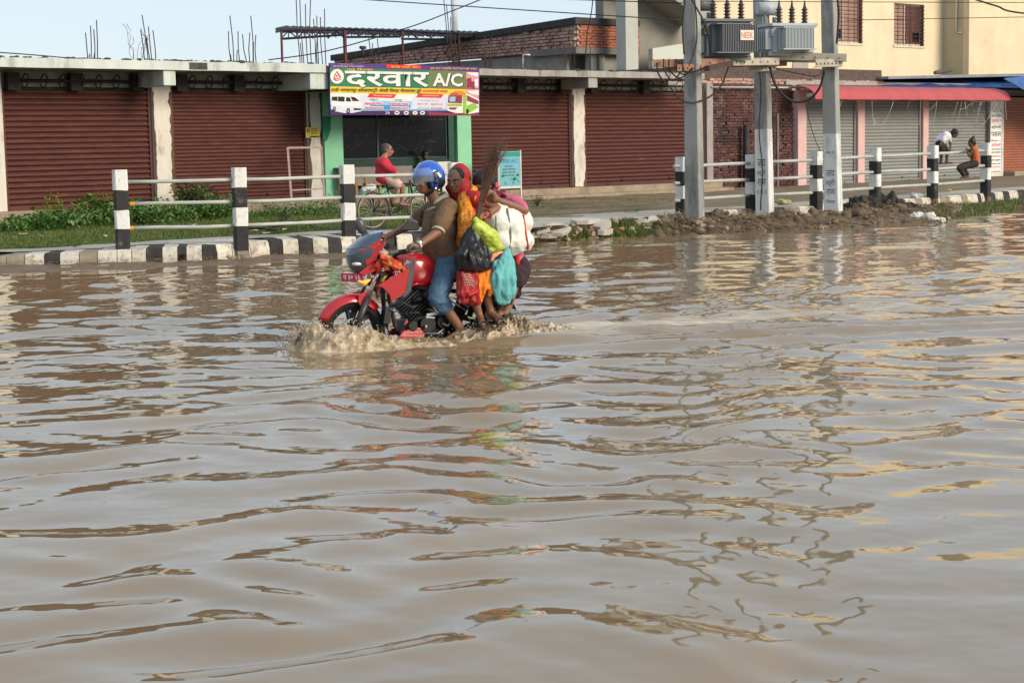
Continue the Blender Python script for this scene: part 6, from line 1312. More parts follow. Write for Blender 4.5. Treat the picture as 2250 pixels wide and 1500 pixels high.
o = blob('lime_bag', [('c', bl(1045, 484, .46), bl(1052, 498, .46), .03, .06, 0), ('c', bl(1052, 498, .46), bl(1078, 525, .46), .065, .085, 0), ('c', bl(1078, 525, .46), bl(1092, 538, .46), .085, .06, 0), ('c', bl(1075, 545, .46), bl(1103, 544, .46), .04, .025, 0)], [lime], None, .009, 2, .008, 9, ridge=.013, off=bl(1070, 520, .46), frame='B'); tag(o, 'lime green plastic bag slanting across the front of the white sack', 'bag')
for k in range(3): strip('bag_print', o, [(1056 + 4 * k, 505 + 9 * k), (1060 + 4 * k, 509 + 9 * k), (1065 + 4 * k, 511 + 9 * k)], .006, M('faint_brown_print', (.25, .2, .02), .5, .1, 5, 0), o)
turq = M('turquoise_cloth', (.13, .42, .42), .85, .08, 4, .25, 90)
o = blob('turquoise_bag', [('c', bl(1110 + 2 * k, 553, .41), bl(1086 + 8 * k, 612, .47 + .02 * (k % 2)), .012, .034, 0) for k in range(6)] + [('c', bl(1086 + 8 * k, 612, .47 + .02 * (k % 2)), bl(1094 + 4.5 * k, 660 + 3 * (k % 2), .44), .034, .022, 0) for k in range(6)] + [('c', bl(1114, 552, .36), bl(1110, 580, .4), .03, .075, 0), ('c', bl(1110, 580, .4), bl(1108, 635, .4), .085, .115, 0), ('c', bl(1108, 635, .4), bl(1106, 655, .4), .11, .065, 0), ('c', bl(1088, 578, .4), bl(1100, 630, .4), .03, .07, 0)], [turq], None, .009, 3, .005, 9, (1.7, 1.7, .28), ridge=.013, off=bl(1108, 610, .4), frame='B'); tag(o, 'turquoise cloth bag hanging below the white sack down to the sandals', 'bag')
o = blob('orange_cloth', [('c', bl(1072, 566, .42), bl(1092, 556, .43), .03, .025, 0), ('c', bl(1078, 570, .42), bl(1084, 562, .43), .025, .015, 0), ('c', bl(1092, 556, .43), bl(1104, 553, .42), .02, .012, 0)], [M('pale_orange_cloth', (.72, .3, .18), .8, .15, 8, .2, 60)], None, .008, 3, .01, 14, off=bl(1085, 562, .42), frame='B'); tag(o, 'crumpled pale orange cloth tied at the mouth of the turquoise bag', 'cloth')
brm = M('broom_straw', (.16, .085, .055), .85, .3, 12, .2, 60)
bro = thing('straw_broom', 'long brown straw broom held upright with its bristles fanning above the passengers', 'broom', 'B', bl(1047, 484, .44))
sm_ = MB(); random.seed(3)
for k in range(150):
    a = random.uniform(0, 6.28); q = random.random() ** .5; bx = V((math.cos(a) * q, math.sin(a) * q, 0))
    p0 = bl(1046, 490, .44) + bx * .014; p1 = bl(1066, 415, .42) + bx * .038; tip = random.random()
    sx = random.random(); top = bl(1068 + 50 * sx, 292 + 75 * tip - 10 * sx, .4 + random.uniform(-.08, .08)) + bx * .03; p2 = bl(1074 + 16 * sx, 358, .41) + bx * .06
    sm_.tube([p0, p1, p2, top], [.0035, .0035, .0027, .0009], 3, sm=False)
sm_.build('straw', brm, bro); mb = MB(); mb.tube([bl(1045, 492, .44), bl(1050, 474, .44), bl(1058, 445, .43)], [.013, .017, .027], 8); mb.build('handle', M('broom_handle', (.11, .055, .04), .8, .2, 8, .2, 50), bro)
# ================================================================== BICYCLE AND ITS RIDER (frame C)
CA = R(35); cg = at(822, 505, .29)
FRAME['C'] = MX.Translation(cg) @ MX.Rotation(CA, 4, 'Z')
cl = lambda px, py, y=0.0: onp(px, py, 'C', 1, y)
x0c = cl(819, 466).x
bic = thing('bicycle', 'old dark roadster bicycle with mudguards and a loaded carrier on the footpath', 'bicycle', 'C', (x0c, 0, 0))
bk_m = M('worn_black_enamel', (.02, .019, .018), .45, .3, 8, .1, 60, dirt=(.14, .1, .07), da=.25, ds=6); steel = M('rusty_chrome', (.36, .34, .3), .35, .2, 8, .1, 60, metal=.7)
WB = 1.1; RW = .34
for nm, cx in (('rear_wheel', x0c), ('front_wheel', x0c + WB)):
    mb = MB(); mb.cyl((cx, -.05, RW), (cx, .05, RW), .025, n=10); o = mb.build(nm, bk_m, bic); cc = lambda r_: [V((cx + r_ * math.cos(a), 0, RW + r_ * math.sin(a))) for a in [2 * math.pi * i / 36 for i in range(36)]]
    mb = MB(); mb.tube(cc(RW - .018), .018, 8, closed=True, up=(0, 1, 0)); mb.build('tyre', M('dusty_tyre', (.09, .07, .05), .85, .2, 8, .1, 60), o)
    mb = MB(); mb.tube(cc(RW - .045), .012, 6, closed=True, up=(0, 1, 0)); mb.build('rim', steel, o)
    mb = MB()
    for i in range(32): a = 2 * math.pi * i / 32; s = (-1) ** i; mb.tube([(cx + .02 * math.cos(a + s), s * .035, RW + .02 * math.sin(a + s)), (cx + (RW - .05) * math.cos(a), 0, RW + (RW - .05) * math.sin(a))], .0022, 3, sm=False)
    tag(mb.build('spokes', steel, o), kind='stuff')
    rg = []
    for k in range(16):
        a = R(-8 + 205 * k / 15) if nm == 'rear_wheel' else R(50 + 150 * k / 15); a = math.pi - a if False else a; rg.append([V((cx + math.cos(a) * (RW + .02), t, RW + math.sin(a) * (RW + .02))) for t in (-.03, 0, .03)] + [V((cx + math.cos(a) * (RW + .015), t, RW + math.sin(a) * (RW + .015))) for t in (.03, 0, -.03)])
    mb = MB(); mb.loft(rg); mb.build('mudguard', steel, bic, fix=True)
X = lambda x, z, y=0: V((x0c + x, y, z))
bbk = X(.46, .29); st = X(.3, .78); hd0 = X(.84, .62); hd1 = X(.8, .84)
for nm, P, r_ in (('frame_tube', (bbk, st), .015), ('frame_tube', (st - V((-.01, 0, .06)), hd1 - V((0, 0, .05))), .014), ('frame_tube', (bbk, hd0), .016), ('head_tube', (hd0 - V((-.01, 0, .04)), hd1 + V((0, 0, .03))), .02)): mb = MB(); mb.tube(P, r_, 8); mb.build(nm, bk_m, bic)
for s in (1, -1):
    mb = MB(); mb.tube([X(0, RW, s * .06), bbk + V((0, s * .03, 0))], .009, 6); mb.tube([X(0, RW, s * .06), st + V((.01, s * .03, -.08))], .008, 6); mb.build('stay', bk_m, bic)
    mb = MB(); mb.tube([hd0 + V((.02, s * .05, -.05)), X(WB - .06, .5, s * .055), X(WB, RW, s * .05)], .011, 6); mb.build('fork_blade', steel, bic)
    mb = MB(); mb.tube([X(0, RW, s * .07), X(-.1, .78, s * .07)], .006, 5); mb.tube([X(0, RW, s * .07), X(.05, .78, s * .07)], .006, 5); mb.build('carrier_strut', bk_m, bic)
mb = MB()
for y in (-.07, -.025, .025, .07): mb.tube([X(-.28, .79, y), X(.22, .79, y)], .006, 5)
mb.build('carrier', bk_m, bic)
mb = MB(); mb.tube([st, st + V((-.02, 0, .08))], .012, 6); c = st + V((-.03, 0, .11)); mb.ell(c, (.12, .075, .03)); mb.ell(c + V((-.07, 0, .005)), (.07, .1, .035)); mb.build('saddle', M('brown_saddle', (.06, .035, .025), .6, .2, 8, .1), bic)
hb0 = hd1 + V((-.03, 0, .12)); hbx = V((.03, 0, .1))
mb = MB(); mb.tube([hd1, hd1 + V((-.02, 0, .12))], .012, 6); P = [hb0 + V((-.2, s_ * .26, .0)) if abs(s_) == 1 else None for s_ in (1,)]
mb.tube([hb0 + V((-.2, .27, -.01)), hb0 + V((-.08, .27, 0)), hb0 + V((.05, .15, .02)), hb0 + V((.03, 0, 0)), hb0 + V((.05, -.15, .02)), hb0 + V((-.08, -.27, 0)), hb0 + V((-.2, -.27, -.01))], .011, 6); mb.build('handlebar', steel, bic)
mb = MB(); cr = [bbk + V((.095 * math.cos(a), -.045, .095 * math.sin(a))) for a in [2 * math.pi * i / 24 for i in range(24)]]; mb.tube(cr, .007, 5, closed=True)
for k in range(5): a = 2 * math.pi * k / 5; mb.tube([bbk + V((0, -.045, 0)), bbk + V((.09 * math.cos(a), -.045, .09 * math.sin(a)))], .006, 4)
mb.tube([bbk + V((0, -.045, .095)), X(0, RW + .03, -.045)], .006, 4); mb.tube([bbk + V((0, -.045, -.095)), X(0, RW - .03, -.045)], .006, 4); mb.build('chainset', steel, bic)
pdR = bbk + V((.13, -.13, .1)); pdL = bbk + V((-.13, .13, -.1))
mb = MB(); mb.tube([bbk + V((0, -.07, 0)), pdR + V((0, .05, 0))], .01, 6); mb.obox(pdR, (.045, .05, .012)); mb.tube([bbk + V((0, .07, 0)), pdL - V((0, .05, 0))], .01, 6); mb.obox(pdL, (.045, .05, .012)); mb.build('crank', bk_m, bic)
mb = MB(); mb.tube([X(-.02, .0, .1), X(.02, RW, .06)], .008, 5); mb.build('stand', bk_m, bic)
o = blob('white_bundle', [('e', cl(808, 414), (.1, .09, .06), None, 0), ('e', cl(818, 412), (.08, .09, .065), None, 0), ('e', cl(800, 416), (.06, .06, .045), None, 0)], [M('white_bundle_cloth', (.6, .58, .54), .9, .1, 6, .3, 40)], None, .012, 2, .02, 14, off=cl(808, 420), frame='C'); tag(o, 'crumpled white bundle strapped on the carrier of the bicycle', 'bundle')
cy = thing('person', 'man in a red shirt and cream shorts riding the bicycle along the footpath', 'person', 'C', st + V((0, 0, .1)))
skin_r = M('ruddy_brown_skin', (.3, .13, .085), .5, .08, 9, .1, 60, spec=.35, sss=.05); redsh = M('crimson_shirt', (.47, .02, .045), .85, .12, 4, .25, 80); shortc = M('cream_shorts_cloth', (.56, .42, .33), .9, .08, 5, .25, 80); grhair = M('greying_hair', (.06, .055, .055), .7, .5, 30, .3, 40)
hC = cl(851, 331); fC = V((.85, -.52, -.1)); uC = V((.1, 0, 1))
sR = cl(842, 360, -.18); sL = cl(846, 357, .17); gR = hb0 + V((-.16, -.27, .01)); gL = hb0 + V((-.16, .27, .01)); eR = sR.lerp(gR, .52) + V((.0, -.06, -.09)); eL = sL.lerp(gL, .52) + V((0, .06, -.09))
hp = st + V((-.02, 0, .17)); aR = pdR + V((-.05, 0, .09)); aL = pdL + V((-.05, 0, .09)); kR = cl(884, 411, -.13); kL = cl(874, 424, .13)
prims = head_prims(hC, fC, uC, 1.0) + [('c', hC + V((-.03, 0, -.06)), cl(843, 349), .055, .065, 0), ('c', cl(841, 356), hp, .1, .11, 0), ('c', sR, sL, .05, .05, 0), ('c', sR, eR, .047, .04, 0), ('c', eR, gR + V((-.05, 0, .02)), .04, .028, 0), ('c', sL, eL, .047, .04, 0), ('c', eL, gL + V((-.05, 0, .02)), .04, .028, 0),
   ('c', hp + V((0, -.09, 0)), kR, .08, .058, 0), ('c', kR, aR, .055, .036, 0), ('c', hp + V((0, .09, 0)), kL, .08, .058, 0), ('c', kL, aL, .055, .036, 0), ('c', aR + V((-.03, 0, -.03)), aR + V((.14, 0, -.06)), .038, .026, 0), ('c', aL + V((-.03, 0, -.03)), aL + V((.14, 0, -.06)), .038, .026, 0)]
prims += hand_prims(gR + V((-.08, 0, .02)), gR, (1, 0, 0), (0, 0, 1), 1, .009, 0, .02) + hand_prims(gL + V((-.08, 0, .02)), gL, (1, 0, 0), (0, 0, 1), 1, .009, 0, .02)
bC = blob('body', prims, [skin_r], cy, .0095, 3); face(bC, hC, fC, uC)
P = [('c', cl(842, 356) + V((-.02, .07, -.03)), hp + V((-.0, .06, .12)), .115, .135, 0), ('c', cl(842, 356) + V((-.02, -.07, -.03)), hp + V((0, -.06, .12)), .115, .135, 0), ('c', sR, sL, .075, .075, 0), ('c', sR, sR.lerp(eR, .62), .08, .078, 0), ('c', sL, sL.lerp(eL, .62), .08, .078, 0), ('c', hp + V((-.03, .05, .1)), hp + V((-.04, .05, -.02)), .13, .12, 0), ('c', hp + V((-.03, -.05, .1)), hp + V((-.04, -.05, -.02)), .13, .12, 0)]
shC = blob('shirt', P, [redsh], cy, .012, 4, .016, 7)
mb = MB(); mb.tube([cl(843, 351) + V((.055 * math.cos(a), .06 * math.sin(a), .02 - .02 * math.cos(a))) for a in [2 * math.pi * i / 16 for i in range(16)]], .018, 6, closed=True); mb.build('collar', redsh, shC)
P = [('c', hp + V((0, -.08, 0)), kR + (hp - kR).normalized() * .1, .12, .098, 0), ('c', hp + V((0, .08, 0)), kL + (hp - kL).normalized() * .1, .12, .098, 0), ('c', hp + V((0, -.05, .02)), hp + V((0, .05, .02)), .13, .13, 0)]
blob('shorts', P, [shortc], cy, .012, 4, .012, 9)
fr_ = fC.normalized(); rot_ = MX((fr_, V((0, 0, 1)).cross(fr_).normalized(), V((0, 0, 1)))).transposed()
blob('hair', [('e', hC + rot_ @ V((-.022, 0, .042)), (.096, .083, .09), rot_, 0), ('e', hC + rot_ @ V((-.045, 0, 0)), (.07, .078, .08), rot_, 0)], [grhair], cy, .011, 2, .004, 30)
for a in (aR, aL): mb = MB(); c = a + V((.05, 0, -.085)); mb.obox(c, (.13, .045, .01)); mb.tube([c + V((.04, .045, 0)), c + V((.06, 0, .07)), c + V((.04, -.045, 0))], .009, 5); mb.build('sandal', MATS['dark_sandal'], cy)

# ================================================================== THE TWO BOYS ON THE RAILING
BD = (PR[4][0].y + PR[5][0].y) / 2 - .02
w = lambda px, py, d=0: atd(px, py, BD + d)
def hair_cap(par, h, f, u, s=1.0, bump_=None):
    f = V(f).normalized(); l = V(u).cross(f).normalized(); uu = f.cross(l); rt = MX((f, l, uu)).transposed()
    P = [('e', h + rt @ V((-.022 * s, 0, .04 * s)), (.1 * s, .088 * s, .096 * s), rt, 0), ('e', h + rt @ V((-.045 * s, 0, -.01 * s)), (.075 * s, .084 * s, .09 * s), rt, 0)]
    if bump_: P.append(('c', h + V((0, 0, .08)), h + V(bump_), .05, .03, 0))
    blob('hair', P, [hair], par, .012, 2, .006, 25)
def grip_small(P, wr, g):
    P += [('e', g + V((0, 0, .015)), (.04, .035, .025), None, 0)]
    for k in range(4): a = g + V((-.03 + .02 * k, 0, .02)); P += [('c', a, a + V((0, -.035, -.01)), .01, .009, 0), ('c', a + V((0, -.035, -.01)), a + V((0, -.03, -.045)), .009, .008, 0)]
    P += [('c', g + V((.03, .01, .01)), g + V((.035, -.03, -.02)), .011, .009, 0)]
by1 = thing('person', 'boy in a white shirt and black shorts bending over while standing on the railing', 'person', 'W', w(2075, 360))
h = w(2097, 294); f = V((.8, -.25, -.75)); u = V((.75, .0, .6)); s1, s2 = w(2077, 297, -.1), w(2084, 298, .12); hp = w(2064, 315); P = head_prims(h, f, u, .92)
e1, g1 = w(2066, 318, -.16), w(2067, 332, -.05); e2, g2 = w(2089, 318, .1), w(2087, 332, .02); k1, k2 = w(2069, 336, -.07), w(2081, 334, .08); a1, a2 = w(2067, 357), w(2080, 356, .04)
P += [('c', h - V((.04, 0, -.03)), s1.lerp(s2, .5), .045, .06, 0), ('c', s1.lerp(s2, .5), hp, .09, .1, 0), ('c', s1, s2, .045, .045, 0), ('c', s1, e1, .04, .033, 0), ('c', e1, g1, .033, .024, 0), ('c', s2, e2, .04, .033, 0), ('c', e2, g2, .033, .024, 0),
   ('c', hp + V((0, -.07, 0)), k1, .075, .052, 0), ('c', k1, a1, .048, .032, 0), ('c', hp + V((.03, .07, 0)), k2, .075, .052, 0), ('c', k2, a2, .048, .032, 0), ('c', a1 + V((-.02, 0, -.01)), a1 + V((.12, -.03, -.03)), .034, .024, 0), ('c', a2 + V((-.02, 0, -.01)), a2 + V((.13, -.03, -.03)), .034, .024, 0)]
grip_small(P, e1, g1); grip_small(P, e2, g2)
o = blob('body', P, [skin_d], by1, .012, 3); face(o, h, f, u, .92); hair_cap(by1, h, f, u, .95)
blob('shirt', [('c', s1.lerp(s2, .5) + V((-.01, 0, -.02)), hp + V((0, 0, .06)), .125, .13, 0), ('c', s1, s2, .075, .075, 0), ('c', s1, s1.lerp(e1, .5), .075, .068, 0), ('c', s2, s2.lerp(e2, .5), .07, .06, 0)], [M('white_cotton_shirt', (.66, .64, .66), .85, .06, 5, .2, 60)], by1, .013, 3, .014, 8)
blob('shorts', [('c', hp + V((0, -.05, 0)), k1.lerp(hp, .25) + V((0, -.05, 0)), .11, .09, 0), ('c', hp + V((.03, .06, 0)), k2.lerp(hp, .25), .11, .09, 0)], [M('black_shorts', (.018, .016, .017), .85, .1, 5, .2, 60)], by1, .013, 3, .01, 9)
for a in (a1, a2): mb = MB(); mb.obox(a + V((.05, -.015, -.05)), (.12, .045, .01), rotz(R(-12))); mb.tube([a + V((.03, -.06, -.04)), a + V((.07, -.015, .012)), a + V((.05, .04, -.04))], .009, 5); mb.build('sandal', M('greyish_pink_sandal', (.38, .26, .27), .6, .1, 5, 0), by1)
by2 = thing('person', 'child in an orange sleeveless top sitting on the middle rail beside the last post', 'person', 'W', w(2141, 362))
h = w(2135, 314); f = V((-.9, -.3, -.15)); u = V((0, 0, 1)); s1, s2 = w(2138, 328, -.12), w(2140, 327, .12); hp = w(2141, 359); P = head_prims(h, f, u, .9)
e1, g1 = w(2129, 343, -.16), w(2124, 329, -.12); e2, g2 = w(2131, 344, .1), w(2128, 331, .05); k1, k2 = w(2108, 370, -.18), w(2112, 366, .1); a1, a2 = w(2120, 388, -.1), w(2128, 387, .08)
P += [('c', h + V((.02, 0, -.06)), s1.lerp(s2, .5), .042, .05, 0), ('c', s1.lerp(s2, .5), hp, .085, .1, 0), ('c', s1, s2, .042, .042, 0), ('c', s1, e1, .037, .03, 0), ('c', e1, g1, .03, .022, 0), ('c', s2, e2, .037, .03, 0), ('c', e2, g2, .03, .022, 0), ('c', hp + V((0, -.07, 0)), k1, .07, .05, 0), ('c', k1, a1, .046, .03, 0), ('c', hp + V((0, .07, 0)), k2, .07, .05, 0), ('c', k2, a2, .046, .03, 0), ('c', a1, a1 + V((-.11, -.03, -.03)), .03, .024, 0), ('c', a2, a2 + V((-.11, -.03, -.03)), .03, .024, 0)]
grip_small(P, e1, g1); grip_small(P, e2, g2)
o = blob('body', P, [skin_d], by2, .012, 3); face(o, h, f, u, .9); hair_cap(by2, h, f, u, .95, (.05, 0, .15))
blob('orange_top', [('c', s1.lerp(s2, .5) + V((.02, 0, -.01)), hp + V((.02, 0, .02)), .1, .118, 0), ('c', s1.lerp(s2, .25), s1.lerp(s2, .75), .06, .06, 0)], [M('rust_orange_cotton', (.5, .11, .03), .85, .1, 5, .2, 60)], by2, .013, 3, .01, 9)
blob('dark_trousers', [('c', hp + V((0, -.06, 0)), k1, .1, .075, 0), ('c', hp + V((0, .06, 0)), k2, .1, .075, 0), ('c', k1, k1.lerp(a1, .75), .075, .06, 0), ('c', k2, k2.lerp(a2, .75), .075, .06, 0)], [M('dark_brown_trousers', (.035, .024, .024), .85, .15, 5, .2, 60)], by2, .013, 3, .012, 9)
# ================================================================== SHOP FRONT THINGS
q = lambda px, py, y: fu(px, py, y)
sp_ = thing('person', 'person with dark hair sitting inside the green shop behind the helmet', 'person', 'F', q(937, 400, -.25)); FI = FRAME['F']
h = q(934, 343, -.25); f = V((-.3, -1, -.4)); u = V((0, 0, 1)); s1, s2 = h + V((-.19, .0, -.24)), h + V((.19, .0, -.24)); hp = h + V((0, .05, -.75))
P = head_prims(h, f, u) + [('c', h - V((0, 0, .05)), h - V((0, 0, .2)), .055, .06, 0), ('c', h - V((0, 0, .25)), hp, .1, .12, 0), ('c', s1, s2, .05, .05, 0), ('c', s1, s1 + V((-.05, -.12, -.25)), .045, .04, 0), ('c', s1 + V((-.05, -.12, -.25)), s1 + V((.1, -.3, -.22)), .038, .028, 0), ('c', s2, s2 + V((.05, -.12, -.25)), .045, .04, 0), ('c', s2 + V((.05, -.12, -.25)), s2 + V((-.1, -.3, -.22)), .038, .028, 0), ('c', hp + V((-.1, 0, 0)), hp + V((-.14, -.4, .0)), .08, .06, 0), ('c', hp + V((.1, 0, 0)), hp + V((.14, -.4, .0)), .08, .06, 0), ('c', hp + V((-.14, -.4, 0)), hp + V((-.14, -.42, -.42)), .055, .04, 0), ('c', hp + V((.14, -.4, 0)), hp + V((.14, -.42, -.42)), .055, .04, 0)]
for s in (s1 + V((.1, -.3, -.22)), s2 + V((-.1, -.3, -.22))): grip_small(P, s, s)
o = blob('body', P, [skin_d], sp_, .014, 3); face(o, h, f, u)
f_ = f.normalized(); hair_cap(sp_, h, f, u)
blob('striped_shirt', [('c', h - V((0, 0, .27)), hp + V((0, 0, .05)), .15, .16, 0), ('c', s1, s2, .08, .08, 0), ('c', s1, s1 + V((-.05, -.12, -.25)), .07, .06, 0), ('c', s2, s2 + V((.05, -.12, -.25)), .07, .06, 0)], [M('grey_striped_shirt', (.26, .29, .3), .85, .3, 20, .2, 60)], sp_, .014, 3, .01, 9)
blob('trousers', [('c', hp + V((-.1, 0, 0)), hp + V((-.14, -.4, .0)), .1, .08, 0), ('c', hp + V((.1, 0, 0)), hp + V((.14, -.4, .0)), .1, .08, 0), ('c', hp + V((-.14, -.4, 0)), hp + V((-.14, -.42, -.4)), .08, .06, 0), ('c', hp + V((.14, -.4, 0)), hp + V((.14, -.42, -.4)), .08, .06, 0)], [MATS['dark_brown_trousers']], sp_, .014, 2)
ply = M('grey_plywood', (.24, .21, .18), .85, .15, 4, .25, 40, dirt=(.16, .13, .11), da=.35); wood_y = M('raw_yellow_wood', (.36, .22, .1), .8, .2, 6, .25, 40)
a, b_ = q(745, 403, -.35), q(905, 364, -.35); t = thing('plywood_counter', 'grey plywood counter standing before the dark window of the green shop', 'counter', 'F', (a.x, -.35, .62))
mb = MB(); mb.box(a.x, b_.x, -.37, -.34, .9, b_.z); mb.build('front_board', ply, t); mb = MB(); mb.box(a.x, b_.x, -.34, -.06, b_.z - .03, b_.z - .002); mb.build('top_board', ply, t)
for x in (a.x + .05, b_.x - .05): mb = MB(); mb.box(x - .03, x + .03, -.335, -.28, .617, b_.z - .031); mb.build('leg', wood_y, t)
a, b_ = q(782, 428, -.7), q(822, 402, -.7); t = thing('wooden_bench', 'small raw wooden bench on the shop plinth left of the cyclist', 'bench', 'F', (a.x, -.7, .6))
mb = MB(); mb.box(a.x - .1, b_.x + .25, -.74, -.45, b_.z - .05, b_.z); mb.build('seat', wood_y, t)
for x in (a.x, b_.x + .15):
    for y in (-.72, -.5): mb = MB(); mb.box(x - .03, x + .03, y - .025, y + .025, .3 if y < -.42 else .3, b_.z - .051); mb.build('leg', wood_y, t)
mb = MB(); mb.obox(q(806, 405, -.8), (.04, .02, .2), MX.Rotation(R(-14), 3, 'Y')); mb.build('back_slat', wood_y, t)
a, b_ = q(963, 402, -.4), q(990, 355, -.4); t = thing('white_cabinet', 'white cabinet beside the green right pillar of the shop', 'cabinet', 'F', (a.x, -.4, .62)); mb = MB(); mb.box(a.x, b_.x, -.4, -.05, .618, b_.z); mb.build('carcass', M('white_laminate', (.66, .64, .6), .5, .05, 4, .05), t, bevel=.01); mb = MB(); mb.box(a.x + .02, b_.x - .02, -.412, -.402, .68, b_.z - .03); mb.build('door', MATS['white_laminate'], t)
# door frame leaning at the left green pillar
fm = M('pinkish_primed_steel', (.36, .27, .23), .7, .15, 6, .15, 60); t = thing('metal_frame', 'pale metal door frame leaning before the white pillar beside the green shop', 'frame', 'F', q(675, 455, -1.1))
c4 = [q(643, 470, -1.5), q(632, 325, -.6), q(706, 324, -.6), q(714, 458, -1.5)]
for i, j in ((0, 1), (1, 2), (2, 3)):
    mb = MB(); beam(mb, c4[i], c4[j], .05, .045); mb.build(('upright', 'top_bar', 'upright')[i], fm, t)
mb = MB(); beam(mb, c4[0].lerp(c4[1], .35), c4[3].lerp(c4[2], .32), .035, .03); mb.build('cross_bar', fm, t)
# yellow notice on the white pillar
a, b_ = q(672, 303, -.1), q(702, 280, -.1); t = thing('yellow_notice', 'small yellow printed notice pasted on the white pillar left of the green shop', 'notice', 'F', (a.x, -.1, a.z)); mb = MB(); mb.box(a.x, b_.x, -.1, -.093, a.z, b_.z); mb.build('sheet', flat('notice_yellow', (.75, .58, .08)), t)
put_text('N', 'notice_mark', t, P_['ink'], (a.x + .04, -.104, a.z + .12), Fx, Fz, .07, .09, .02)
for k in range(3): put_text('------ -----', 'notice_lettering', t, P_['ink'], (a.x + .16, -.104, a.z + .19 - .05 * k), Fx, Fz, .16, .02)
mb = MB(); mb.box(a.x + .12, b_.x - .02, -.105, -.101, a.z + .01, a.z + .04); mb.build('notice_bar', P_['ink'], t)
# teal notice board on a stand
t = thing('notice_board', 'teal framed notice board on a thin stand before the third shutter', 'sign', 'F', q(1120, 450, -1.2)); a, b_ = q(1097, 415, -1.2), q(1142, 332, -1.2)
mb = MB(); mb.box(a.x, b_.x, -1.2, -1.18, a.z, b_.z); mb.build('board', flat('board_teal', (.16, .4, .46)), t); mb = MB(); mb.box(a.x, b_.x, -1.204, -1.2005, b_.z - .13, b_.z - .02); mb.build('board_header', flat('board_header_green', (.03, .25, .2)), t)
mb = MB(); mb.box(b_.x + .002, b_.x + .04, -1.21, -1.17, a.z - .45, b_.z + .02); mb.build('stand_leg', M('white_stand', (.6, .58, .55), .6, .1, 5, 0), t); mb = MB(); mb.box(a.x, b_.x, -1.206, -1.2, a.z, a.z + .05); mb.box(a.x - .03, a.x - .001, -1.21, -1.17, a.z - .45, b_.z + .02); mb.build('frame', MATS['white_stand'], t)
W_ = b_.x - a.x
put_text('दरवार A/C', 'board_lettering', t, P_['blue'], (a.x + .05, -1.207, b_.z - .3), Fx, Fz, W_ * .85, .11, .01)
for k, (x, w_) in enumerate(((.2, .3), (.12, .5), (.12, .5), (.12, .45))): put_text('सूचना काउन्टर', 'board_lettering', t, P_['ink'], (a.x + x, -1.207, b_.z - .4 - .075 * k), Fx, Fz, w_ * W_ / .6 * .75, .045)
for k in range(9):
    mb = MB(); p = V((a.x + random.uniform(.05, W_ - .12), -1.205, a.z + random.uniform(.08, .36))); mb.prism([p, p + V((random.uniform(.05, .14), 0, random.uniform(-.03, .03))), p + V((random.uniform(.02, .1), 0, random.uniform(.04, .09)))], (0, .003, 0)); mb.build('board_print', P_['dgreen'] if k % 2 else flat('board_green', (.05, .3, .28)), t)

# ================================================================== VEGETATION
def leaf_arrays(n, pos, size, up_=.35, asp=.55):
    """folded leaves: 4 vertices, two faces each"""
    vs = []; fs = []
    for i in range(n):
        p = pos(i); s = size(i); yaw = random.uniform(0, 6.28); pit = random.uniform(-.5, 1.0) * (1 - up_) + up_; d = V((math.cos(yaw) * math.cos(pit), math.sin(yaw) * math.cos(pit), math.sin(pit))); sd = d.cross(V((0, 0, 1))).normalized(); nn = sd.cross(d)
        b0 = len(vs); vs += [p, p + d * s * .5 + sd * s * asp * .5 + nn * s * .1, p + d * s - nn * s * .12, p + d * s * .5 - sd * s * asp * .5 + nn * s * .1]; fs += [(b0, b0 + 1, b0 + 2), (b0, b0 + 2, b0 + 3)]
    return vs, fs
def leaf_mat(name, c, c2, dry=None):
    m = M(name, c, .6, .35, 5, 0, dirt=c2, da=.5, ds=5, dirt2=dry, spec=.3)
    b = m.node_tree.nodes['Principled BSDF']; return m
grass_m = leaf_mat('grass_green', (.095, .13, .028), (.16, .17, .05)); weed_m = leaf_mat('weed_green', (.08, .18, .035), (.16, .25, .06)); weed_y = leaf_mat('yellow_weed', (.2, .22, .02), (.09, .15, .02)); bush_m = leaf_mat('dull_bush_green', (.075, .125, .045), (.12, .15, .06)); dry_m = leaf_mat('dry_stalks', (.17, .11, .05), (.25, .17, .09))
def mesh_from(name, vs, fs): me = bpy.data.meshes.new(name); me.from_pydata([tuple(v) for v in vs], [], fs); me.update(); return me
def grass(name, mat, samp, n, h0, h1, wd=.008):
    vs = []; fs = []
    for i in range(n):
        r_ = samp()
        if r_ is None: continue
        p, k = r_; h = random.uniform(h0, h1) * k; a = random.uniform(0, 6.28); l = V((math.cos(a), math.sin(a), 0)); t = l.cross(V((0, 0, 1))); b0 = len(vs)
        vs += [p - t * wd, p + t * wd, p + l * h * random.uniform(.1, .6) + V((0, 0, h))]; fs.append((b0, b0 + 1, b0 + 2))
    return tag(link(name, mesh_from(name, vs, fs), mat), kind='stuff')
random.seed(11)
def samp_left():
    i = random.choice(ia[:-1]); t = random.random(); u_ = random.random(); a = pb[i].lerp(pb[i + 1], u_); b_ = FAREDGE[i].lerp(FAREDGE[i + 1], u_)
    p = a.lerp(b_, t); nb = .262 + .12 * .6; dd = (NEAR[i] - b_).length; bb = 1 - (p - V((b_.x, b_.y, p.z))).length / max(dd, .1); p.z = vz(p, PXS[i], bb) - .005
    dens = fbm(p, .45)
    if dens < -.28 and random.random() < .75: return None
    return p, .8 + .5 * max(0, dens)
grass('grass', grass_m, samp_left, 95000, .03, .085)
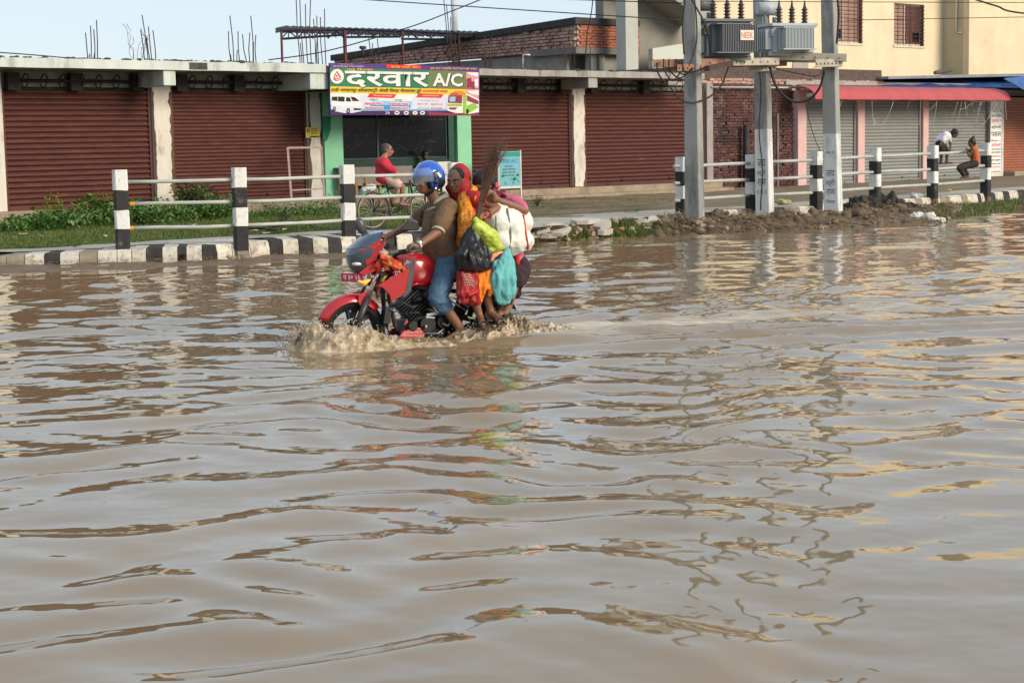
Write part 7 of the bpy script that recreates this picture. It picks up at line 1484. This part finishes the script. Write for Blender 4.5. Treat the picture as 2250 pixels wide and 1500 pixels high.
def samp_right():
    i = random.choice([k for k in ib[:-1] if PXS[k] < 1560]); t = random.random() ** 1.6; u_ = random.random(); a = pb[i].lerp(pb[i + 1], u_); b_ = FAREDGE[i].lerp(FAREDGE[i + 1], u_); p = a.lerp(b_, t); dd = (NEAR[i] - b_).length; bb = 1 - (p - V((b_.x, b_.y, p.z))).length / max(dd, .1); p.z = vz(p, None, bb) - .004
    return (p, .7) if fbm(p, .5) + .45 - t * .6 > 0 else None
grass('sparse_grass', leaf_mat('dusty_grass', (.1, .115, .032), (.17, .15, .06)), samp_right, 48000, .025, .06)
def bankpt(px, f):
    e = edge_pt(px); o = at(px, lerp_list(OUTR, px), -.07); p = (e + V((0, .1, 0))).lerp(o, f); p.z = bz(p, (px - 930) / 1570, f); return p
def samp_bank():
    px = random.uniform(1080, 1500) if random.random() < .62 else random.uniform(2050, 2300); f = random.uniform(.35, .86) if px < 1600 else random.uniform(.15, .95); p = bankpt(px, f)
    return (p, 1.0 if px < 1400 or px > 2000 else .7) if fbm(p, .9) > (-.18 if px < 1450 or px > 2000 else .1) and p.z > -.02 else None
grass('bank_grass', grass_m, samp_bank, 22000, .04, .13, .009)
# weeds along the foot of the shops
vs = []; fs = []; vs2 = []; fs2 = []
def clump(px, py, y, rx, ry, h, n, s0, s1, dst):
    c = fu(px, py, y); Vv, Ff = dst
    def pos(i):
        a = random.uniform(0, 6.28); r_ = random.random() ** .5; hh = random.random() ** .8; k = math.sqrt(max(0, 1 - hh * hh)) * .9 + .1
        return FRAME['F'] @ V((c.x + rx * r_ * k * math.cos(a), y + ry * r_ * k * math.sin(a), .3 + h * hh * (1 - .4 * r_ * random.random())))
    v_, f_ = leaf_arrays(n, pos, lambda i: random.uniform(s0, s1)); b0 = len(Vv); Vv += v_; Ff += [tuple(k + b0 for k in f) for f in f_]
vs3 = []; fs3 = []
for i in range(74):
    px = random.uniform(22, 350); g_ = fbm((px * .03, 3, 1), 1.0); hh = max(.1, .2 + .3 * math.exp(-((px - 235) / 100) ** 2) + .3 * g_ + .16 * random.random()); y_ = random.uniform(-3.0, -.7)
    clump(px, 470, y_, random.uniform(.18, .38), .3, hh * (1 + (y_ + .7) * .12), int(60 * (.3 + random.random())), .05, random.choice((.1, .15, .2)), random.choice(((vs, fs), (vs, fs), (vs3, fs3))))
for i in range(30): clump(random.choice((random.uniform(95, 145), random.uniform(180, 255))), 470, random.uniform(-1.7, -.9), .16, .2, .5 + .25 * random.random(), 45, .04, .075, (vs2, fs2))
for i in range(50): clump(random.uniform(290, 520), 470, random.uniform(-2.8, -.8), .35, .4, .2 + .35 * random.random(), 60, .05, .14, random.choice(((vs, fs), (vs3, fs3))))
for i in range(46): clump(random.uniform(520, 735), 470, random.uniform(-3.0, -.9), .35, .4, .12 + .3 * random.random() ** 2, 45, .04, .1, random.choice(((vs, fs), (vs3, fs3))))
tag(link('pale_weeds', mesh_from('pale_weeds', vs3, fs3), leaf_mat('pale_weed_green', (.13, .22, .06), (.2, .27, .1))), kind='stuff'); tag(link('weeds', mesh_from('weeds', vs, fs), weed_m), kind='stuff'); tag(link('yellow_flowering_weeds', mesh_from('yellow_flowering_weeds', vs2, fs2), weed_y), kind='stuff')
def plant(name, label, px, py, y, r_, h, n, s0, s1, mat, cat='bush', zbase=.3):
    c = fu(px, py, y); t = thing(name, label, cat, 'F', (c.x, y, zbase)); mb = MB(); tips = []
    for k in range(11):
        a = random.uniform(0, 6.28); q_ = random.random() ** .5 * r_; top = V((c.x + q_ * math.cos(a), y + q_ * math.sin(a) * .8, zbase + h * random.uniform(.55, .95))); m_ = V((c.x + q_ * .3 * math.cos(a), y + q_ * .3 * math.sin(a), zbase + h * .45)); mb.tube([(c.x, y, zbase), m_, top], [.012, .009, .004], 5); tips += [m_.lerp(top, s_) for s_ in (.1, .35, .6, .85, 1)]
    mb.build('stem', M('green_stem', (.07, .1, .035), .8, .15, 6, 0), t)
    def pos(i): p = random.choice(tips); return p + V((random.gauss(0, .1), random.gauss(0, .1), random.gauss(0, .09)))
    v_, f_ = leaf_arrays(n, pos, lambda i: random.uniform(s0, s1), .15); o = link('leaves', mesh_from('leaves', v_, f_), mat, t); tag(o, kind='stuff'); return t
plant('bush', 'tall dull green leafy bush growing against the white pillar between the first two shutters', 425, 455, -.9, .62, .78, 520, .07, .14, bush_m)
plant('bush', 'broad low bush behind the railing right of the tall bush', 478, 470, -1.5, .6, .5, 330, .06, .13, bush_m)
plant('bush', 'small dry bush standing alone on the dirt right of the passengers', 1181, 462, -3.6, .2, .3, 150, .03, .06, dry_m)
c = fu(307, 480, -2.4); t = thing('broad_leaf_plant', 'pale green rosette plant with broad upright leaves behind the first white post', 'plant', 'F', (c.x, -2.4, .3))
for k in range(14):
    a = random.uniform(0, 6.28); tl = random.uniform(.25, .9); L_ = random.uniform(.3, .45); d = V((math.cos(a) * tl, math.sin(a) * tl, 1)).normalized(); sd = d.cross(V((0, 0, 1))).normalized(); rows_ = []
    for j in range(6): q_ = j / 5; wd = .065 * math.sin(math.pi * min(1, q_ * .85 + .12)); cc = V((c.x, -2.4, .3)) + d * L_ * q_ - V((0, 0, .12 * q_ * q_)); rows_.append([cc - sd * wd, cc - V((0, 0, .015)), cc + sd * wd])
    mb = MB(); mb.loft(rows_, cap=False, closed=False); mb.build('leaf', leaf_mat('pale_rosette_leaf', (.11, .22, .07), (.16, .27, .1)), t)
mb = MB()
for pts in ([(588, 508), (600, 495), (625, 487), (660, 484), (690, 492), (700, 500)], [(600, 498), (650, 490), (668, 486), (690, 500)], [(628, 480), (645, 465), (652, 455)], [(630, 472), (629, 448), (627, 440)], [(540, 502), (580, 503), (610, 508), (612, 516)]):
    mb.tube([at(x, y + 18, .3) + V((0, 0, (18) / 125)) for x, y in pts], [.022 - .003 * i for i in range(len(pts))], 5)
tag(mb.build('fallen_branch', M('dark_bark', (.03, .022, .018), .9, .2, 6, .2, 40), None, at(640, 515, .3), 'W'), 'dark fallen branch lying in the grass between the second and third posts', 'branch')
# ================================================================== RUBBLE, LITTER
random.seed(23)
stone_m = M('rubble_stone', (.28, .22, .165), .95, .35, 4, .5, 40, dirt=(.13, .085, .055), da=.4, ds=5); mbs = MB(); mbd = MB()
for i in range(900):
    px = random.uniform(1130, 2120); f = min(.93, abs(random.gauss(.5, .24))); p = bankpt(px, f); r_ = .015 + .07 * random.random() ** 4
    if p.z < -.03: continue
    mbs.ell(p + V((0, 0, r_ * .3)), (r_ * random.uniform(.8, 1.5), r_ * random.uniform(.7, 1.2), r_ * random.uniform(.5, .9)), rotz(random.uniform(0, 3)) @ MX.Rotation(random.uniform(-.5, .5), 3, 'X'), 5, 4)
for i in range(len(mbs.s)): mbs.s[i] = False
tag(mbs.build('rubble', stone_m), kind='stuff')
for i in range(9000):
    px = random.uniform(1440, 2110); f = min(.93, abs(random.gauss(.6, .2))); p = bankpt(px, f)
    if p.z < -.02: continue
    a = random.uniform(0, 3.14); L_ = random.uniform(.06, .26); d = V((math.cos(a), math.sin(a), random.uniform(-.1, .5))) * L_; n_ = V((-math.sin(a), math.cos(a), 0)) * .011; p = p + V((0, 0, .03)); mbd.add([p - n_, p + n_, p + d + V((0, 0, .01))], [(0, 1, 2)])
for px in range(-100, 700, 2):
    for k in range(3):
        f = random.random() * .5; p = base_pt(px + random.random() * 2, .05).lerp(at(px, lerp_list(OUT, px), 0), f); p.z = .07 - .1 * f + .02 * random.random(); a = random.uniform(0, 3.14); d = V((math.cos(a), math.sin(a) * .6, random.uniform(0, .4))) * random.uniform(.02, .06); n_ = V((0, .004, .004)); mbd.add([p - n_, p + n_, p + d], [(0, 1, 2)])
tag(mbd.build('straw_debris', dry_m), kind='stuff')
mbc = MB()
for i in range(520):
    px = random.uniform(1440, 2110); f = min(.9, abs(random.gauss(.45, .22))); p = bankpt(px, f)
    if p.z < -.01: continue
    r_ = .03 + .1 * random.random() ** 2.5; b0 = len(mbc.v); mbc.ell(p, (r_ * random.uniform(.9, 1.7), r_ * random.uniform(.8, 1.3), r_ * random.uniform(.5, .9)), rotz(random.uniform(0, 3)), 8, 6)
    for q_ in range(b0, len(mbc.v)): v = V(mbc.v[q_]); mbc.v[q_] = tuple(v + (v - p) * (.5 * fbm(v, 9)))
tag(mbc.build('mud_clods', M('clotted_mud', (.15, .105, .07), .95, .45, 5, .8, 30, dirt=(.2, .14, .09), da=.4, ds=6, bd=.03)), kind='stuff')
slab_m = M('broken_concrete', (.44, .41, .36), .95, .12, 4, .4, 40, dirt=(.25, .21, .16), da=.3)
for (px, f, a, tilt, hx, hy, hz), lb in zip(((1222, .42, 20, 28, .34, .2, .04), (1185, .35, -30, 12, .2, .16, .035), (1200, .62, 10, 20, .24, .1, .05), (1170, .58, 50, 8, .22, .14, .06), (1318, .45, -15, 25, .25, .16, .05), (1284, .3, 5, 6, .3, .2, .04), (1330, .72, 30, 12, .2, .13, .05), (1410, .3, -40, 30, .15, .1, .04), (1437, .34, 10, 50, .16, .12, .05)),
        ('large pale broken slab tilted up at the water edge right of the motorcycle', 'thin flat slab piece on the path edge just right of the white sack', 'narrow broken slab low down below the large tilted slab', 'chunky slab piece nearest the passengers at the water edge', 'broken slab half sunk in grass in the middle of the broken path edge', 'flat slab piece lying on the path edge behind the large tilted slab', 'small slab lowest in the bank grass left of the poles', 'small tilted slab in the dark weeds left of the left pole', 'grey slab standing on edge close to the left pole')):
    p = bankpt(px, f) + V((0, 0, .05)); rt = rotz(R(a)) @ MX.Rotation(R(tilt), 3, 'X'); mb = MB(); n = 9; P = []
    for k in range(n): an = 2 * math.pi * k / n; r_ = random.uniform(.75, 1.1); P.append(p + rt @ V((hx * r_ * math.cos(an), hy * r_ * math.sin(an), -hz)))
    mb.prism(P, rt @ V((0, 0, 2 * hz))); o = mb.build('concrete_slab', slab_m, None, p, 'W', bevel=.008, fix=True); tag(o, lb, 'slab')
def heap(name, pr_, mat, lb, cat, org, na=.03, ns=8, vx=.02): return tag(blob(name, pr_, [mat], None, vx, 2, na, ns, off=org, frame='W'), lb, cat)
p = bankpt(1930, .3); heap('mud_heap', [('e', p + V((-.25, 0, .0)), (.5, .35, .24), None, 0), ('e', p + V((.2, .05, .05)), (.4, .3, .24), None, 0), ('e', p + V((.65, 0, -.05)), (.4, .3, .16), None, 0)], M('black_drain_sludge', (.045, .038, .032), .9, .4, 5, .9, 20, bd=.04), 'heap of dark drain sludge piled before the right railing', 'heap', p, .12, 6)
def crumple(px, py, z, s, lb, mat, nm='plastic_sheet', cat='sheet', n=5):
    p = at(px, py, z); pr_ = [('e', p + V((random.uniform(-1, 1) * s, random.uniform(-.5, .5) * s, random.uniform(0, .3) * s)), (s * random.uniform(.5, .9), s * .5, s * random.uniform(.25, .5)), None, 0) for k in range(n)]; heap(nm, pr_, mat, lb, cat, p, s * .22, 2.2 / s, max(.008, s * .12))
wpl = M('dirty_white_plastic', (.6, .57, .52), .5, .15, 6, .3, 20)
crumple(2025, 478, .1, .16, 'crumpled white plastic sheet at the water edge right of the mud heap', wpl); crumple(2060, 484, .06, .12, 'smaller torn plastic strip right of the crumpled white sheet', wpl); crumple(2014, 432, .32, .17, 'grey white plastic bag against the post right of the mud heap', wpl, 'plastic_bag', 'bag', 4)
crumple(1868, 447, .3, .15, 'pale plastic sheet lying on the kerb left of the mud heap', wpl); crumple(1722, 446, .33, .13, 'knotted straw coloured rag on the kerb right of the middle pole', M('straw_rag', (.42, .36, .2), .8, .2, 6, .3, 30), 'rag', 'rag'); crumple(1535, 460, .3, .05, 'small red scrap beside the left pole foot', M('red_scrap', (.65, .08, .05), .6, .1, 5, 0), 'red_scrap', 'litter', 3)
crumple(1362, 503, .2, .05, 'orange red scrap among the broken slabs', MATS['red_scrap'], 'red_scrap', 'litter', 3); crumple(2128, 443, .22, .06, 'yellow wrapper at the kerb foot near the right edge', M('yellow_wrapper', (.75, .55, .05), .5, .1, 5, 0), 'yellow_wrapper', 'litter', 3); crumple(2088, 418, .3, .05, 'yellow wrapper on the path below the sitting child', MATS['yellow_wrapper'], 'yellow_wrapper', 'litter', 3)
for i, (px, py) in enumerate(((48, 517), (92, 521), (231, 521), (182, 495), (425, 497), (453, 499), (495, 498), (500, 473), (560, 508), (625, 507), (585, 515), (30, 524))):
    p = at(px, py, .31); mb = MB(); s = random.uniform(.05, .11); P = [p + V((random.uniform(-s, s), random.uniform(-s, s) * .7, .01 + random.random() * .03)) for k in range(5)]; c = sum(P, V()) / 5; P.sort(key=lambda v: math.atan2(v.y - c.y, v.x - c.x)); mb.prism(P, (0, 0, .006)); tag(mb.build('paper_scrap', wpl, None, p, 'W', fix=True), 'small white scrap of litter lying in the left grass', 'litter', 'white litter scattered on the grass')
def twig(pts, r_, lb, z=.1):
    P = [at(x, y, z_) for x, y, z_ in pts] if len(pts[0]) == 3 else pts; mb = MB(); mb.tube(P, [r_ * (1 - .6 * i / len(P)) for i in range(len(P))], 5); tag(mb.build('branch', MATS['dark_bark'], None, P[0], 'W'), lb, 'branch')
def up(px, py, base_y, z0=0): b_ = at(px, base_y, z0); return b_ + V((0, 0, (base_y - py) / (FPX / b_.y)))
twig([up(1905, 510, 511), up(1912, 503, 511), up(1920, 497, 511)], .02, 'left one of two short twigs sticking out of the water before the mud heap'); twig([up(1922, 511, 512), up(1932, 505, 512), up(1938, 498, 512), up(1939, 492, 512)], .02, 'right one of two short twigs sticking out of the water before the mud heap')
twig([up(2060, 472, 480, .05), up(2080, 466, 480, .05), up(2105, 460, 480, .05)], .02, 'straight dark branch poking from the rubble towards the water'); twig([up(2090, 488, 489), up(2103, 483, 489), up(2113, 473, 489), up(2118, 462, 489)], .025, 'curved dark branch rising from the water at the rubble end')
twig([up(2155, 490, 490), up(2168, 476, 490), up(2188, 468, 490), up(2205, 472, 490), up(2215, 487, 490)], .022, 'arched branch looping out of the water near the right edge'); twig([up(2175, 487, 488), up(2220, 484, 488), up(2260, 488, 489)], .03, 'long branch floating flat on the water at the right edge'); twig([up(1575, 462, 482, .2), up(1583, 472, 482, .2), up(1592, 484, 486, .2)], .016, 'thin stick leaning on the rubble between the left and middle poles')
twig([up(2108, 408, 412, .3), up(2114, 401, 412, .3), up(2124, 409, 412, .3), up(2133, 401, 412, .3)], .012, 'small bent twig on the path below the sitting child')
# ================================================================== SPLASH
random.seed(31)
foam = bpy.data.materials.new('churned_muddy_water'); foam.use_nodes = True; n = foam.node_tree.nodes; L = foam.node_tree.links; b = n['Principled BSDF']
tc = n.new('ShaderNodeTexCoord'); wn = n.new('ShaderNodeTexNoise'); wn.inputs['Scale'].default_value = 6; wn.inputs['Detail'].default_value = 3; L.new(tc.outputs['Object'], wn.inputs['Vector'])
wa = n.new('ShaderNodeMix'); wa.data_type = 'VECTOR'; wa.inputs['Factor'].default_value = .12; L.new(tc.outputs['Object'], wa.inputs['A']); L.new(wn.outputs['Color'], wa.inputs['B'])
vo = n.new('ShaderNodeTexVoronoi'); vo.feature = 'DISTANCE_TO_EDGE'; vo.inputs['Scale'].default_value = 15; L.new(wa.outputs['Result'], vo.inputs['Vector'])
fn = n.new('ShaderNodeTexNoise'); fn.inputs['Scale'].default_value = 9; fn.inputs['Detail'].default_value = 9; fn.inputs['Roughness'].default_value = .7; L.new(tc.outputs['Object'], fn.inputs['Vector'])
m1_ = n.new('ShaderNodeMath'); m1_.operation = 'MULTIPLY_ADD'; L.new(vo.outputs['Distance'], m1_.inputs[0]); m1_.inputs[1].default_value = -.25; L.new(fn.outputs[0], m1_.inputs[2])
rr_ = n.new('ShaderNodeValToRGB'); L.new(m1_.outputs[0], rr_.inputs[0]); rr_.color_ramp.elements[0].position = .38; rr_.color_ramp.elements[0].color = (.29, .205, .118, 1); rr_.color_ramp.elements[1].position = .66; rr_.color_ramp.elements[1].color = (.64, .55, .41, 1)
L.new(rr_.outputs[0], b.inputs['Base Color']); b.inputs['Roughness'].default_value = .13; b.inputs['IOR'].default_value = 1.4
bp = n.new('ShaderNodeBump'); bp.inputs['Strength'].default_value = .6; bp.inputs['Distance'].default_value = .015; L.new(m1_.outputs[0], bp.inputs['Height']); L.new(bp.outputs[0], b.inputs['Normal'])
UP_ = [(-.55, -.42, .02), (-.2, -.4, .06), (.2, -.33, .11), (.42, -.14, .15), (.48, .08, .18), (.4, .24, .235), (.2, .33, .235), (-.05, .35, .195), (-.25, .38, .11), (-.5, .4, .07), (-.9, .42, .07), (-1.3, .42, .08)]
SEG = [];
for (a, b_, h0), (c, d, h1) in zip(UP_, UP_[1:]):
    for k in range(12): t = k / 12; SEG.append((a + (c - a) * t, b_ + (d - b_) * t, h0 + (h1 - h0) * t))
SEG = np.array(SEG); x_ = np.linspace(-2.7, .95, 340); y_ = np.linspace(-.85, .85, 160); GX, GY = np.meshgrid(x_, y_, indexing='ij')
D2 = (GX[..., None] - SEG[:, 0]) ** 2 + (GY[..., None] - SEG[:, 1]) ** 2; ki = D2.argmin(-1); dist = np.sqrt(D2.min(-1)); Hs = SEG[ki, 2]
inside = ((GX < .45) & (np.abs(GY) < .33)); wd = np.where(inside, .1, .16)
N1 = np.array([noise.fractal(V((a * 5, b_ * 5, .3)), .9, 2.1, 4) for a, b_ in zip(GX.ravel().tolist(), GY.ravel().tolist())]).reshape(GX.shape)
N2 = np.array([1 - 2 * abs(noise.noise(V((a * 11, b_ * 11, 4.3)))) for a, b_ in zip(GX.ravel().tolist(), GY.ravel().tolist())]).reshape(GX.shape)
N3 = np.array([noise.fractal(V((a * 26, b_ * 26, 9)), .8, 2.0, 3) for a, b_ in zip(GX.ravel().tolist(), GY.ravel().tolist())]).reshape(GX.shape)
bow = Hs * np.exp(-(dist / wd) ** 2) * (1 + .3 * N1 + .1 * N2 + .07 * N3)
re_ = np.exp(-((GX + 1.35) / .42) ** 2) * np.exp(-((GY - .1) / .42) ** 2) * .15 + np.exp(-((GX + 1.95) / .5) ** 2) * np.exp(-(GY / .4) ** 2) * .06
rear = re_ * (.75 + .8 * N1 + .45 * N2 + .45 * N3)
ZZ = bow + np.maximum(rear, 0) - .05 + .012 * N2 * (np.exp(-(dist / .3) ** 2) + re_ * 6)
DX = .05 * N1 * np.clip(ZZ * 8, 0, 1); DY = .05 * N2 * np.clip(ZZ * 8, 0, 1)
me = bpy.data.meshes.new('splash'); nx, ny = GX.shape; idx = np.arange(nx * ny).reshape(nx, ny)
q_ = np.stack([idx[:-1, :-1], idx[1:, :-1], idx[1:, 1:], idx[:-1, 1:]], -1).reshape(-1, 4); keep = ZZ.ravel()[q_].max(1) > -.035; q_ = q_[keep]
me.from_pydata(np.stack([GX + DX, GY + DY, ZZ], -1).reshape(-1, 3).tolist(), [], q_.tolist()); me.polygons.foreach_set('use_smooth', np.ones(len(q_), bool)); me.update()
o = link('splash', me, foam, None, V((0, 0, 0)), 'B'); tag(o, kind='stuff')
mb = MB(); flatZ = ZZ.ravel(); cand = np.nonzero(flatZ > .015)[0]; wts = (flatZ[cand] + .03); wts /= wts.sum(); rng = np.random.default_rng(4)
for k in rng.choice(cand, 1700, p=wts):
    a = float(GX.ravel()[k]); b_ = float(GY.ravel()[k]); z = float(flatZ[k]); r_ = random.uniform(.0025, .007) * (1 if random.random() < .9 else 1.6); out = random.random() ** 2
    mb.ell((a + random.gauss(0, .03) + .14 * out, b_ + random.gauss(0, .03) + .1 * out, z + abs(random.gauss(0, .035)) * (1 - .3 * out)), (r_ * random.uniform(.8, 1.6), r_, r_), None, 6, 4)
tag(mb.build('splash_drops', foam, None, V((0, 0, 0)), 'B'), kind='stuff')
